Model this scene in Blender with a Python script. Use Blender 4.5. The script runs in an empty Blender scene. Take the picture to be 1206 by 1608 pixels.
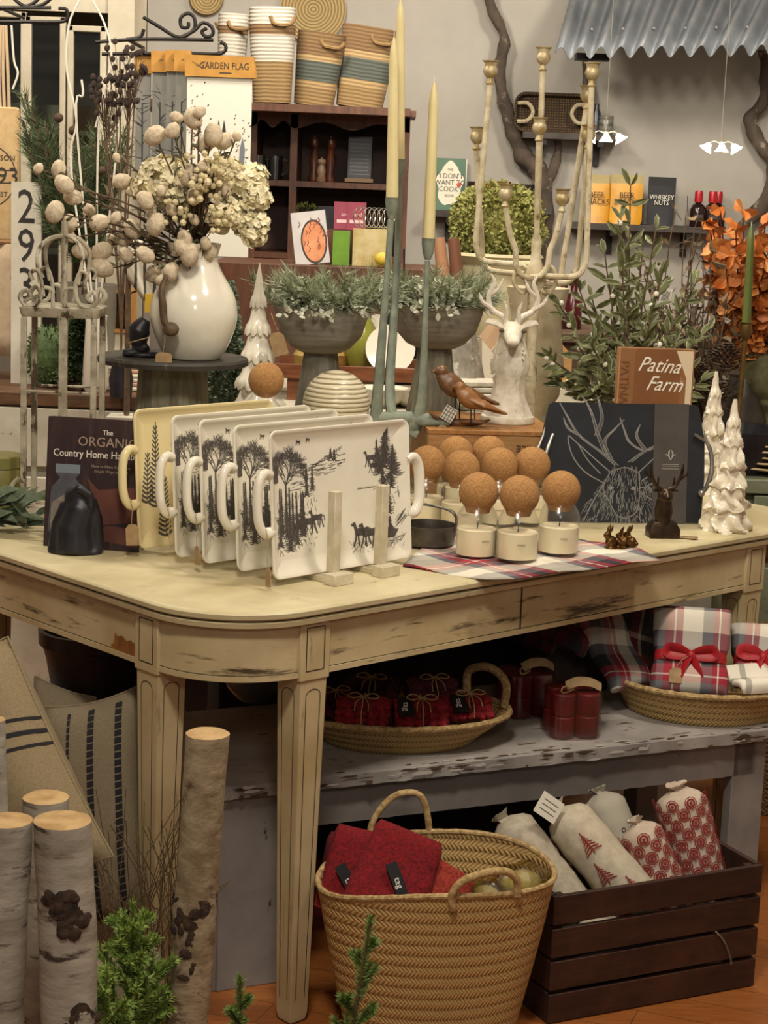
import bpy, math, random
from math import sin, cos, pi, radians as R, sqrt, atan2, tan, hypot
from mathutils import Vector as V, Matrix, noise as mn
random.seed(7)
C = bpy.context.scene.collection
# ---------------- camera -----------------
F, TH, RO, HC = 2900.0, R(10.15), R(2.2), 1.56
T = 0.81          # height of the painted table
cam = bpy.data.objects.new('camera', bpy.data.cameras.new('camera')); C.objects.link(cam)
cam.matrix_world = Matrix.Translation((0, 0, HC)) @ Matrix.Rotation(pi/2-TH, 4, 'X') @ Matrix.Rotation(RO, 4, 'Z')
cam.data.sensor_fit = 'VERTICAL'; cam.data.sensor_height = 36; cam.data.lens = 36*F/1608
cam.data.clip_end = 60
bpy.context.scene.camera = cam
def ray(px, py):
    x, y, z = px-603, 804-py, -F
    c, s = cos(RO), sin(RO); x, y = c*x-s*y, s*x+c*y
    a = pi/2-TH; c, s = cos(a), sin(a)
    return V((x, c*y-s*z, s*y+c*z))
def on(px, py, z):                 # the point of the horizontal plane z seen at a pixel
    d = ray(px, py); t = (z-HC)/d.z; return V((d.x*t, d.y*t, z))
def at(px, py, Y):                 # the point at depth Y seen at a pixel
    d = ray(px, py); t = Y/d.y; return V((d.x*t, Y, HC+d.z*t))
def dim(p, Y, z=1.1): return p*(Y*cos(TH)+(HC-z)*sin(TH))/F
# ---------------- materials -----------------
def lin(h):
    h = h.lstrip('#'); o = []
    for i in (0, 2, 4):
        c = int(h[i:i+2], 16)/255; o.append(c/12.92 if c < .04045 else ((c+.055)/1.055)**2.4)
    return (*o, 1)
class NT:
    def __init__(s, name):
        s.m = bpy.data.materials.new(name); s.m.use_nodes = True; s.t = s.m.node_tree; s.n = s.t.nodes; s.l = s.t.links
        s.b = s.n['Principled BSDF']; s.co = None
    def N(s, typ, **k):
        n = s.n.new(typ)
        for a, v in k.items():
            if a in ('_',): continue
            setattr(n, a, v)
        return n
    def L(s, a, b): s.l.new(a, b)
    def coord(s, scale=(1, 1, 1), rot=(0, 0, 0)):
        if not s.co: s.co = s.N('ShaderNodeTexCoord')
        m = s.N('ShaderNodeMapping'); m.inputs['Scale'].default_value = scale; m.inputs['Rotation'].default_value = rot
        s.L(s.co.outputs['Object'], m.inputs['Vector']); return m.outputs[0]
    def noise(s, sc, scale=(1, 1, 1), detail=4, rough=.6):
        n = s.N('ShaderNodeTexNoise'); n.inputs['Scale'].default_value = sc; n.inputs['Detail'].default_value = detail
        n.inputs['Roughness'].default_value = rough; s.L(s.coord(scale), n.inputs['Vector']); return n.outputs['Fac']
    def ramp(s, fac, stops, const=False):
        r = s.N('ShaderNodeValToRGB'); e = r.color_ramp.elements
        while len(e) < len(stops): e.new(.5)
        for i, (p, c) in enumerate(stops):
            e[i].position = p; e[i].color = c if isinstance(c, tuple) else (lin(c) if isinstance(c, str) else (c, c, c, 1))
        if const: r.color_ramp.interpolation = 'CONSTANT'
        s.L(fac, r.inputs[0]); return r.outputs[0]
    def mix(s, f, a, b, mode='MIX'):
        m = s.N('ShaderNodeMix', data_type='RGBA', blend_type=mode)
        for sock, v in ((m.inputs['Factor'], f), (m.inputs['A'] if False else m.inputs[6], a), (m.inputs[7], b)):
            if hasattr(v, 'is_output') or isinstance(v, bpy.types.NodeSocket): s.L(v, sock)
            else: sock.default_value = lin(v) if isinstance(v, str) else v
        return m.outputs[2]
    def math(s, op, a, b=0.0, c=None):
        m = s.N('ShaderNodeMath', operation=op)
        for i, v in enumerate((a, b, c)):
            if v is None: continue
            if isinstance(v, bpy.types.NodeSocket): s.L(v, m.inputs[i])
            else: m.inputs[i].default_value = v
        return m.outputs[0]
    def bump(s, h, st=.3, d=.005):
        b = s.N('ShaderNodeBump'); b.inputs['Strength'].default_value = st; b.inputs['Distance'].default_value = d
        s.L(h, b.inputs['Height']); s.L(b.outputs[0], s.b.inputs['Normal'])
    def col(s, c):
        if isinstance(c, bpy.types.NodeSocket): s.L(c, s.b.inputs['Base Color'])
        else: s.b.inputs['Base Color'].default_value = lin(c)
    def set(s, rough=.6, metal=0, **k):
        s.b.inputs['Roughness'].default_value = rough; s.b.inputs['Metallic'].default_value = metal
        for a, v in k.items(): s.b.inputs[a.replace('_', ' ')].default_value = v
        return s.m
_c = {}
def pm(c1, c2=None, sc=20, rough=.6, bump=.15, metal=0, st=(1, 1, 1), lo=.35, hi=.65, c3=None, sc3=8, st3=(1, 1, 1), lo3=.6, hi3=.64, bd=.003, **k):
    key = repr((c1, c2, sc, rough, bump, metal, st, lo, hi, c3, sc3, st3, lo3, hi3, bd, sorted(k.items())))
    if key in _c: return _c[key]
    n = NT('surface'); f = n.noise(sc, st)
    c = n.ramp(f, [(lo, c1), (hi, c2 or c1)])
    if c3:
        g = n.noise(sc3, st3, 6, .7); c = n.mix(n.ramp(g, [(lo3, 0.0), (hi3, 1.0)]), c, c3)
    n.col(c)
    if bump: n.bump(f, bump, bd)
    _c[key] = n.set(rough, metal, **k); return _c[key]
def glass(tint='ffffff', g=.035):
    key = ('g', tint, g)
    if key in _c: return _c[key]
    m = bpy.data.materials.new('clear_glass'); m.use_nodes = True; t = m.node_tree; t.nodes.clear()
    o = t.nodes.new('ShaderNodeOutputMaterial'); mx = t.nodes.new('ShaderNodeMixShader'); tr = t.nodes.new('ShaderNodeBsdfTransparent')
    gl = t.nodes.new('ShaderNodeBsdfGlossy'); gl.inputs['Roughness'].default_value = .2; tr.inputs[0].default_value = lin(tint)
    lw = t.nodes.new('ShaderNodeLayerWeight'); lw.inputs[0].default_value = .12
    ma = t.nodes.new('ShaderNodeMath'); ma.operation = 'MULTIPLY_ADD'; ma.inputs[1].default_value = .38; ma.inputs[2].default_value = g
    t.links.new(lw.outputs['Facing'], ma.inputs[0]); t.links.new(ma.outputs[0], mx.inputs[0])
    t.links.new(tr.outputs[0], mx.inputs[1]); t.links.new(gl.outputs[0], mx.inputs[2]); t.links.new(mx.outputs[0], o.inputs[0])
    _c[key] = m; return m
def emis(c, st):
    n = NT('glow'); n.col(c); n.b.inputs['Emission Color'].default_value = lin(c); n.b.inputs['Emission Strength'].default_value = st; return n.set(.4)
def weave(c1, c2, N=60, K=70, bump=.6):
    n = NT('woven_fibre'); sp = n.N('ShaderNodeSeparateXYZ'); n.L(n.coord(), sp.inputs[0])
    a = n.math('MULTIPLY', n.math('ARCTAN2', sp.outputs[1], sp.outputs[0]), N/(2*pi))
    v = n.math('MULTIPLY', sp.outputs[2], K)
    fr = n.math('FRACT', v); ch = n.math('ABSOLUTE', n.math('SUBTRACT', fr, .5))
    w = n.math('SINE', n.math('MULTIPLY', n.math('ADD', a, n.math('MULTIPLY', ch, 2.0)), 2*pi))
    w = n.math('MULTIPLY_ADD', w, .5, .5)
    e = n.math('MULTIPLY', n.math('SINE', n.math('MULTIPLY', fr, pi)), .6)  # row shading: colour darkens towards the gaps between woven rows
    h = n.math('ADD', n.math('MULTIPLY', w, .5), e)
    no = n.noise(60, (1, 1, 3)); h2 = n.math('ADD', h, n.math('MULTIPLY', no, .5))
    n.col(n.ramp(h2, [(.2, c2), (.95, c1)])); n.bump(h2, bump, .006); return n.set(.75)
def plaid(rot=0, k=9, stops1=None, stops2=None, ax=(0, 1)):
    n = NT('plaid_cotton'); sp = n.N('ShaderNodeSeparateXYZ'); n.L(n.coord(rot=(0, 0, rot)), sp.inputs[0])
    W, Rr, B, G = 'e6dfcd', 'a02a38', '26222a', '6d6c70'
    s1 = stops1 or [(0, W), (.22, G), (.34, Rr), (.40, W), (.42, Rr), (.52, B), (.72, G), (.8, Rr), (.9, W), (.92, Rr)]
    s2 = stops2 or [(0, W), (.25, G), (.4, Rr), (.47, W), (.49, Rr), (.6, B), (.82, G)]
    a = n.ramp(n.math('FRACT', n.math('MULTIPLY_ADD', sp.outputs[ax[0]], k, .1)), s1, True)
    b = n.ramp(n.math('FRACT', n.math('MULTIPLY_ADD', sp.outputs[ax[1]], k, .3)), s2, True)
    n.col(n.mix(.5, a, b)); n.bump(n.noise(300), .2, .002); return n.set(.9)
def scatter(base, spot, sc=30, size=.3, c3=None):
    n = NT('printed_cotton'); v = n.N('ShaderNodeTexVoronoi'); v.inputs['Scale'].default_value = sc; v.inputs['Randomness'].default_value = .35
    n.L(n.coord(), v.inputs['Vector'])
    n.col(n.ramp(v.outputs['Distance'], [(0, base if not c3 else c3), (.06, spot), (size*.45, base), (size*.55, spot), (size, base)], True))
    n.bump(n.noise(200), .2, .002); return n.set(.9)
# ---------------- mesh builder -----------------
def frame(d):
    d = d.normalized(); u = d.orthogonal().normalized(); return u, d.cross(u)
class MB:
    def __init__(s): s.v = []; s.f = []; s.m = []; s.X = Matrix.Identity(4); s.mi = 0
    def add(s, vs, fs, mi=None):
        o = len(s.v); s.v += [s.X @ V(p) for p in vs]; s.f += [tuple(i+o for i in f) for f in fs]
        s.m += [s.mi if mi is None else mi]*len(fs); return s
    def box(s, c, d, rot=None, mi=None):
        x, y, z = (q/2 for q in d); M = rot if rot else Matrix.Identity(3); M = M.to_3x3()
        vs = [M @ V((sx*x, sy*y, sz*z))+V(c) for sx in (-1, 1) for sy in (-1, 1) for sz in (-1, 1)]
        return s.add(vs, [(0, 1, 3, 2), (4, 6, 7, 5), (0, 4, 5, 1), (2, 3, 7, 6), (0, 2, 6, 4), (1, 5, 7, 3)], mi)
    def rings(s, rr, cap0=True, cap1=True, mi=None, closed=True):
        n = len(rr[0]); vs = [p for r in rr for p in r]; fs = []
        for i in range(len(rr)-1):
            for j in range(n if closed else n-1):
                k = (j+1) % n; fs.append((i*n+j, i*n+k, (i+1)*n+k, (i+1)*n+j))
        if cap0: fs.append(tuple(range(n))[::-1])
        if cap1: fs.append(tuple((len(rr)-1)*n+j for j in range(n)))
        return s.add(vs, fs, mi)
    def lathe(s, prof, n=32, c=(0, 0, 0), cap0=True, cap1=True, mi=None, fn=None, sx=1, sy=1):
        rr = []
        for r, z in prof:
            q = []
            for j in range(n):
                a = 2*pi*j/n; r2, z2 = fn(a, r, z) if fn else (r, z)
                q.append((c[0]+r2*cos(a)*sx, c[1]+r2*sin(a)*sy, c[2]+z2))
            rr.append(q)
        return s.rings(rr, cap0, cap1, mi)
    def tube(s, path, r, n=8, mi=None, cap=True, flat=1):
        path = [V(p) for p in path]; rr = []; m = len(path); u = None
        for i, p in enumerate(path):
            d = path[min(i+1, m-1)]-path[max(i-1, 0)]
            if d.length < 1e-9: d = V((0, 0, 1))
            d.normalize()
            u = (frame(d)[0] if u is None else (u-d*u.dot(d)))
            if u.length < 1e-6: u = frame(d)[0]
            u.normalize(); w = d.cross(u)
            ri = r[i] if isinstance(r, (list, tuple)) else r
            rr.append([p+u*cos(2*pi*j/n)*ri+w*sin(2*pi*j/n)*ri*flat for j in range(n)])
        return s.rings(rr, cap, cap, mi)
    def sph(s, c, r, n=16, mi=None, rot=None):
        r = (r, r, r) if isinstance(r, (int, float)) else r; M = rot.to_3x3() if rot else Matrix.Identity(3)
        h = max(4, n//2); rr = []
        for i in range(h+1):
            t = pi*i/h; t = min(max(t, .02), pi-.02)
            rr.append([V(c)+M @ V((r[0]*sin(t)*cos(2*pi*j/n), r[1]*sin(t)*sin(2*pi*j/n), -r[2]*cos(t))) for j in range(n)])
        return s.rings(rr, True, True, mi)
    def leaf(s, b, d, L, W, mi=None, nrm=None, curl=.15):
        b = V(b); d = V(d).normalized(); nn = V(nrm) if nrm else V((random.uniform(-1, 1), random.uniform(-1, 1), random.uniform(-1, 1)))
        sd = d.cross(nn); sd = sd.normalized() if sd.length > 1e-5 else frame(d)[0]; up = sd.cross(d)
        return s.add([b, b+d*L*.3+sd*W*.4+up*L*curl*.5, b+d*L*.68+sd*W*.42+up*L*curl*.6, b+d*L, b+d*L*.68-sd*W*.42+up*L*curl*.6, b+d*L*.3-sd*W*.4+up*L*curl*.5, b+d*L*.5+up*L*curl*.2],
                     [(0, 1, 6), (1, 2, 6), (2, 3, 6), (3, 4, 6), (4, 5, 6), (5, 0, 6)], mi)
    def stroke(s, pts, w, mi=None, y=0, fn=None, taper=False):   # flat ink stroke in the local XZ plane
        q = []; m = len(pts)
        for i, p in enumerate(pts):
            a = pts[max(i-1, 0)]; b = pts[min(i+1, m-1)]; dx, dz = b[0]-a[0], b[1]-a[1]; l = hypot(dx, dz) or 1
            ww = w*(1-.85*i/(m-1)) if taper and m > 1 else w
            nx, nz = -dz/l*ww/2, dx/l*ww/2
            q += [(p[0]+nx, p[1]+nz), (p[0]-nx, p[1]-nz)]
        vs = [(a, (fn(a, b) if fn else y), b) for a, b in q]
        return s.add(vs, [(2*i, 2*i+1, 2*i+3, 2*i+2) for i in range(m-1)], mi)
    def blot(s, pts, mi=None, y=0, fn=None):
        return s.add([(a, (fn(a, b) if fn else y), b) for a, b in pts], [tuple(range(len(pts)))], mi)
    def rrect(s, x0, y0, x1, y1, r, levels, seg=8, mi=None, cap0=True, cap1=True, plane='xy'):
        rr = []
        for ins, z in levels:
            q = []; rad = max(r-ins, .0005)
            for cx, cy, a0 in ((x1, y1, 0), (x0, y1, 90), (x0, y0, 180), (x1, y0, 270)):
                for k in range(seg+1):
                    a = R(a0+90*k/seg); sx = 1 if cx == x1 else -1; sy = 1 if cy == y1 else -1
                    q.append((cx-sx*(ins+rad)+cos(a)*rad, cy-sy*(ins+rad)+sin(a)*rad))
            rr.append([(a, b, z) if plane == 'xy' else (a, z, b) for a, b in q])
        return s.rings(rr, cap0, cap1, mi)
    def prism(s, pts, y0, y1, mi=None):      # outline in XZ extruded along y
        n = len(pts)
        return s.add([(a, y0, b) for a, b in pts]+[(a, y1, b) for a, b in pts],
                     [tuple(range(n)), tuple(range(2*n-1, n-1, -1))]+[(i, i+n, (i+1) % n+n, (i+1) % n) for i in range(n)], mi)
    def text(s, t, size, loc=(0, 0, 0), rot=None, mi=None, align='CENTER', squash=1, thick=.0006, shear=0):
        cu = bpy.data.curves.new('t', 'FONT'); cu.body = t; cu.size = size; cu.align_x = align; cu.align_y = 'CENTER'; cu.extrude = thick; cu.resolution_u = 2; cu.shear = shear
        ob = bpy.data.objects.new('t', cu); C.objects.link(ob); dg = bpy.context.evaluated_depsgraph_get()
        me = bpy.data.meshes.new_from_object(ob.evaluated_get(dg))
        M = Matrix.Translation(loc) @ (rot.to_4x4() if rot else Matrix.Identity(4)) @ Matrix.Rotation(pi/2, 4, 'X')
        s.add([M @ V((v.co.x*squash, v.co.y, v.co.z)) for v in me.vertices], [tuple(p.vertices) for p in me.polygons], mi)
        bpy.data.objects.remove(ob); bpy.data.curves.remove(cu); bpy.data.meshes.remove(me); return s
    def build(s, name, mats, parent=None, loc=None, rz=0, rot=None, smooth=38, bevel=0, sub=0, remesh=0, solid=0, disp=0):
        me = bpy.data.meshes.new(name); me.from_pydata([tuple(p) for p in s.v], [], s.f)
        mats = mats if isinstance(mats, (list, tuple)) else [mats]
        for m in mats: me.materials.append(m)
        me.polygons.foreach_set('material_index', s.m)
        if smooth:
            me.polygons.foreach_set('use_smooth', [True]*len(me.polygons)); me.update()
            me.set_sharp_from_angle(angle=R(smooth))
        me.update()
        o = bpy.data.objects.new(name, me); C.objects.link(o)
        if parent: o.parent = parent
        if loc is not None: o.location = loc
        o.rotation_euler = rot if rot else (0, 0, rz)
        if bevel:
            b = o.modifiers.new('b', 'BEVEL'); b.width = bevel; b.segments = 2; b.limit_method = 'ANGLE'; b.angle_limit = R(40)
        if remesh:
            b = o.modifiers.new('r', 'REMESH'); b.mode = 'VOXEL'; b.voxel_size = remesh; b.use_smooth_shade = True
            b = o.modifiers.new('s', 'SMOOTH'); b.iterations = 4
        if solid:
            b = o.modifiers.new('so', 'SOLIDIFY'); b.thickness = solid
        if sub:
            b = o.modifiers.new('su', 'SUBSURF'); b.levels = sub; b.render_levels = sub
        return o
def tag(o, label, cat, group=None, kind=None):
    o['label'] = label; o['category'] = cat
    if group: o['group'] = group
    if kind: o['kind'] = kind
    return o
def thing(name, label, cat, loc=(0, 0, 0), rz=0, group=None, rot=None):
    o = bpy.data.objects.new(name, None); C.objects.link(o); o.empty_display_size = .05
    o.location = loc; o.rotation_euler = rot if rot else (0, 0, rz); return tag(o, label, cat, group)
def struct(o): o['kind'] = 'structure'; return o
def kids(o): return [c for c in bpy.data.objects if c.parent == o]
def dup(root, loc, rz=None, label=None, group=None, rot=None, scale=None):
    r = root.copy(); C.objects.link(r); r.location = loc
    if rz is not None: r.rotation_euler = (0, 0, rz)
    if rot: r.rotation_euler = rot
    if scale: r.scale = (scale,)*3
    if label: r['label'] = label
    if group: r['group'] = group
    for ch in kids(root):
        c = ch.copy(); C.objects.link(c); c.parent = r
        for g in kids(ch): d = g.copy(); C.objects.link(d); d.parent = c
    return r
def rnd(a, b): return random.uniform(a, b)
def rv(): return V((rnd(-1, 1), rnd(-1, 1), rnd(-1, 1))).normalized()
def bez(p0, p1, p2, p3, n=12):
    p0, p1, p2, p3 = map(V, (p0, p1, p2, p3))
    return [p0*(1-t)**3+p1*3*t*(1-t)**2+p2*3*t*t*(1-t)+p3*t**3 for t in [i/n for i in range(n+1)]]
def cat(pts, n=6):      # smooth path through points
    P = [V(p) for p in pts]; P = [P[0]*2-P[1]]+P+[P[-1]*2-P[-2]]; o = []
    for i in range(1, len(P)-2):
        for k in range(n):
            t = k/n; a, b, c, d = P[i-1:i+3]
            o.append(.5*((2*b)+(c-a)*t+(2*a-5*b+4*c-d)*t*t+(3*b-a-3*c+d)*t**3))
    o.append(P[-2]); return o
def hang_tag(parent, p, drop=.04, w=.02, h=.035, ang=0, m=None, name='price_tag'):
    p = V(p); b = MB()
    b.tube(bez(p, p+V((.006, -.004, -drop*.4)), p+V((-.006, -.004, -drop*.7)), p+V((0, -.002, -drop)), 6), .0007, 5, mi=1)
    b.X = Matrix.Translation(p+V((0, -.002, -drop-h*.5+.004))) @ Matrix.Rotation(ang, 4, 'Z')
    b.prism([(-w/2, -h/2), (w/2, -h/2), (w/2, h*.3), (w*.25, h/2), (-w*.25, h/2), (-w/2, h*.3)], -.0006, .0006, mi=0)
    o = b.build(name, [m or KRAFT, TWINE], parent); o['label'] = 'kraft paper price tag on string'; return o
# shared materials
KRAFT = pm('a98d66', '977b56', 60, .9, .1); TWINE = pm('b89c6e', '8f7448', 200, .9, .3)
WHITECER = pm('ece5d3', 'e2dac6', 6, .16, .02, Coat_Weight=.3)
INK = pm('2e2a2a', None, 10, .5, 0)
BLACK = pm('17161a', '24222a', 30, .45, .2)
IRON = pm('1c1917', '2a2522', 60, .5, .2, metal=.5)
WAX = pm('f5e8c4', 'eee0b8', 8, .45, .03, Subsurface_Weight=.2, Subsurface_Radius=(.02, .012, .006))
GLASS = glass()
PAINT = pm('c9b78f', 'b19c70', 5, .55, .12, st=(1, 1, 1), c3='493c28', sc3=4.5, st3=(1.0, 1.0, 8), lo3=.56, hi3=.655)
PAINTL = pm('c9b78f', 'b19c70', 5, .55, .12, c3='6b5a3c', sc3=5, st3=(6, 6, .8), lo3=.6, hi3=.72)
GLAZE = pm('40331f', '2a2013', 60, .7, .2)
CORK = pm('b98a53', '8a6034', 260, .9, .35, lo=.3, hi=.7, c3='6a4524', sc3=420, lo3=.6, hi3=.66)
DARKLEAF = pm('3d4a28', '59663a', 30, .6, .1)
TWIG = pm('4c3b2c', '6d5640', 60, .85, .4)
# ================= the room =================
fl = NT('plank_floor'); bt = fl.N('ShaderNodeTexBrick'); bt.inputs['Scale'].default_value = 1
fl.L(fl.coord(rot=(0, 0, R(20))), bt.inputs['Vector']); bt.inputs['Brick Width'].default_value = 1.3; bt.inputs['Row Height'].default_value = .09
bt.inputs['Mortar Size'].default_value = .0012; bt.inputs['Color1'].default_value = lin('9c5c2c'); bt.inputs['Color2'].default_value = lin('8a4d23'); bt.inputs['Mortar'].default_value = lin('3a200f')
g = fl.noise(14, (1, 9, 1)); fl.col(fl.mix(.35, bt.outputs[0], fl.ramp(g, [(.3, '6d3a18'), (.7, 'b5743c')]))); fl.set(.32)
struct(MB().box((0, 4.4, -.05), (7, 10.2, .1)).build('floor', fl.m))
WALL = pm('a8a298', 'a09a90', 3, .75, .05)
struct(MB().box((0, 9.45, 1.6), (7, .1, 3.3)).build('wall_back', WALL))
struct(MB().box((-3.05, 4.4, 1.6), (.1, 10.2, 3.3)).build('wall_left', WALL))
struct(MB().box((3.05, 4.4, 1.6), (.1, 10.2, 3.3)).build('wall_right', WALL))
struct(MB().box((0, 4.4, 3.3), (7, 10.2, .1)).build('ceiling', pm('d8cfbf', None, 4, .9, 0)))
# ceiling lamps and one added fill lamp behind the camera
def area(x, y, z, e, size, col=(1, .92, .79), aim=None):
    l = bpy.data.lights.new('lamp', 'AREA'); l.energy = e; l.size = size; l.color = col; l.shape = 'DISK'
    o = bpy.data.objects.new('ceiling_or_fill_lamp', l); C.objects.link(o); o.location = (x, y, z)
    if aim: o.rotation_euler = (V(aim)-V((x, y, z))).to_track_quat('-Z', 'Y').to_euler()
    return o
area(-.2, 1.5, 3.15, 42, .45, aim=(0, 3.8, .8)); area(.9, 3.0, 3.15, 26, .4, aim=(.5, 4.2, .8))
area(-1.6, 4.6, 3.15, 34, .4, aim=(-1.0, 6, 1)); area(.3, 5.0, 3.15, 40, .4, aim=(.1, 7, .9)); area(1.6, 6.8, 3.15, 46, .5, aim=(1.2, 9.3, 1.4)); area(-.6, 7.0, 3.15, 44, .5, aim=(-.6, 9.2, 1.6))
area(.35, -.35, 2.55, 12, .5, aim=(.1, 3.5, .4))  # added fill lamp behind the camera, brightens the bench and the table fronts
w = bpy.data.worlds.new('world'); bpy.context.scene.world = w; w.use_nodes = True
w.node_tree.nodes['Background'].inputs[0].default_value = (.8, .82, .85, 1); w.node_tree.nodes['Background'].inputs[1].default_value = .10
# ================= painted table =================
PHI = R(43)
tb = thing('painted_table', 'cream distressed table with rounded corner and tapered legs, carrying the main display', 'table', (-.273, 3.056, 0), PHI)
TU = V((cos(PHI), sin(PHI), 0)); TV = V((-sin(PHI), cos(PHI), 0)); T0 = V((-.273, 3.056, 0))
def tl(p): d = V(p)-T0; return d.dot(TU), d.dot(TV)
TL, TW, TR = 1.86, 1.18, .20
b = MB(); b.rrect(0, 0, TL, TW, TR, [(.012, T-.034), (.006, T-.031), (.004, T-.022), (.009, T-.019), (.001, T-.014), (0, T-.006), (.004, T-.001), (.008, T)], 14)
top = PAINT2 = pm('d6c9a2', 'b9aa80', 4, .42, .1, c3='6f6142', sc3=7, st3=(2, 7, 2), lo3=.63, hi3=.76)
b.mi = 1
for z, i_ in ((T-.0185, .0082), (T-.0325, .0115)): b.rrect(0, 0, TL, TW, TR, [(i_+.003, z-.001), (i_-.0015, z-.0009), (i_-.0015, z+.0009), (i_+.003, z+.001)], 14)
b.build('tabletop', [PAINT2, GLAZE], tb)
z0, z1, ins = T-.128, T-.034, .022
def wall_strip(pts, th=.018):
    m = MB(); n = len(pts); P = []
    for i, p in enumerate(pts):
        a = V(pts[max(i-1, 0)]); c = V(pts[min(i+1, n-1)]); d = (c-a).normalized(); nn = V((-d.y, d.x))
        P.append((V(p), V(p)+nn*th, nn))
    for lo, hi, o in ((z0, z1, 0), (z0-.004, z0+.006, .003)):
        m.rings([[(a.x-nn.x*o, a.y-nn.y*o, lo), (a.x-nn.x*o, a.y-nn.y*o, hi), (c.x, c.y, hi), (c.x, c.y, lo)] for a, c, nn in P])
    m.rings([[(a.x-nn.x*.0006, a.y-nn.y*.0006, z0+.006), (a.x-nn.x*.0006, a.y-nn.y*.0006, z0+.0075), (c.x, c.y, z0+.0075), (c.x, c.y, z0+.006)] for a, c, nn in P], mi=1)
    return m
lw = .066; A = TR
wall_strip([(A+lw, ins), (.70, ins), (1.12, ins), (1.52, ins)]).build('apron', [PAINT, GLAZE], tb)
MB().box((.777, ins-.001, (z0+z1)/2), (.002, .003, z1-z0), mi=0).build('apron_seam', GLAZE, tb)
wall_strip([(ins, TW-A-lw), (ins, .6), (ins, A+lw)]).build('apron', [PAINT, GLAZE], tb)
rc = A-ins
wall_strip([(A-rc*cos(a), A-rc*sin(a)) for a in [R(90*k/12) for k in range(13)]]).build('apron', [PAINT, GLAZE], tb)
wall_strip([(TL-A+rc*sin(a), A-rc*cos(a)) for a in [R(90*k/12) for k in range(13)]]).build('apron', [PAINT, GLAZE], tb)
# flaked veneer patch on the end apron
m = MB(); m.add([(ins-.0012, y, z) for y, z in ((.275, z0-.003), (.275, z0+.03), (.29, z0+.034), (.30, z0+.03), (.315, z0+.037), (.33, z0+.033), (.338, z0+.04), (.342, z0+.018), (.35, z0+.014), (.35, z0-.003))], [tuple(range(10))])
m.build('bare_wood_patch', pm('9a6228', '6e4115', 30, .7, .3), tb)
def tleg(cx, cy):
    m = MB(); h = lw/2
    m.box((cx, cy, (z0+z1)/2-.006), (lw+.004, lw+.004, z1-z0+.012), mi=0)
    m.rings([[(cx-w2, cy-w2, z), (cx+w2, cy-w2, z), (cx+w2, cy+w2, z), (cx-w2, cy+w2, z)] for w2, z in ((.012, 0), (.018, .004), (.021, .02), (h-.001, z0-.014), (h+.001, z0-.012), (h+.001, z0-.008))], mi=0)
    e = h+.0024
    for face in range(4):
        m.X = Matrix.Translation((cx, cy, 0)) @ Matrix.Rotation(face*pi/2, 4, 'Z')
        a, zb, zt = .021, z0+.006, z1-.008
        for p, q in (((-a, zb), (a, zb)), ((a, zb), (a, zt)), ((a, zt), (-a, zt)), ((-a, zt), (-a, zb))):
            m.stroke([p, q], .0022, mi=1, y=-e)
        def yy(x, z): t = (z-.02)/(z0-.014-.02); return -(.021+(h-.001-.021)*t)-.0008
        zt = z0-.03; pts = []
        for k in range(9): an = pi*k/8; pts.append((.017*cos(an), zt-.012+.012*sin(an)))
        pts = [(.0105, .05)]+[(.0105+(.017-.0105)*k/6, .05+(zt-.012-.05)*k/6) for k in range(1, 6)]+pts+[(-.017+.0065*k/6, zt-.012-(zt-.062)*k/6) for k in range(1, 7)]
        m.stroke(pts, .0016, mi=1, fn=yy)
    m.X = Matrix.Identity(4); return m
for cx, cy in ((A+lw/2, ins+lw/2-.004), (ins+lw/2-.004, A+lw/2), (1.52+lw/2, ins+lw/2-.004), (ins+lw/2-.004, TW-A-lw/2), (TL-ins-lw/2, TW-A-lw/2), (A+lw/2, TW-ins-lw/2), (TL-A-lw/2, TW-ins-lw/2)):
    tleg(cx, cy).build('leg', [PAINTL, GLAZE], tb, bevel=.002)
# ================= grey bench under the table =================
BH = .42; pL = on(345, 1237, BH); pR = on(1206, 1145, BH); byaw = atan2(pR.y-pL.y, pR.x-pL.x)
GREY = pm('8d857f', '7a736e', 8, .7, .12, c3='3b2a1c', sc3=16, st3=(2, 2, .8), lo3=.66, hi3=.69)
GREYT = pm('a39b94', '857e78', 6, .7, .2, c3='54402f', sc3=12, st3=(1, 4, 4), lo3=.6, hi3=.64)
be = thing('painted_bench', 'grey chippy painted bench on the floor under the table', 'bench', pL, byaw)
BL = (pR-pL).length+.03; BD = .5
b = MB()
for k in range(3):
    n = 60; y0, y1 = k*BD/3, (k+1)*BD/3-.003
    rr = []
    for i in range(n+1):
        x = BL*i/n; dz = .0; e = (.006*mn.noise(V((x*30, k, 0)))+.005*mn.noise(V((x*90, k, 3)))) if k == 0 else 0
        rr.append([(x, y0-e, -.026), (x, y0+e, -.002), (x, y0+.004+abs(e), 0), (x, y1, 0), (x, y1, -.026)])
    b.rings(rr)
b.build('bench_top', GREYT, be)
b = MB(); random.seed(77)
for i in range(60):
    x = rnd(0, 1)*BL; w_, h_ = rnd(.004, .03), rnd(.0015, .006); z = rnd(-.024, -.003); b.blot([(x+w_*cos(a)*rnd(.6, 1), z+h_*sin(a)*rnd(.5, 1)) for a in [2*pi*k/9 for k in range(9)]], random.choice((0, 0, 1)), y=-.0048-.0002*(i % 5))
for i in range(45):
    x = rnd(0, 1)*BL; y_ = rnd(0, .014); w_, h_ = rnd(.006, .025), rnd(.002, .006); b.add([(x+w_*cos(a)*rnd(.6, 1), y_+h_*sin(a)*rnd(.5, 1)+.004, .0012+.0001*(i % 5)) for a in [2*pi*k/9 for k in range(9)]], [tuple(range(9))], random.choice((0, 1)))
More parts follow.
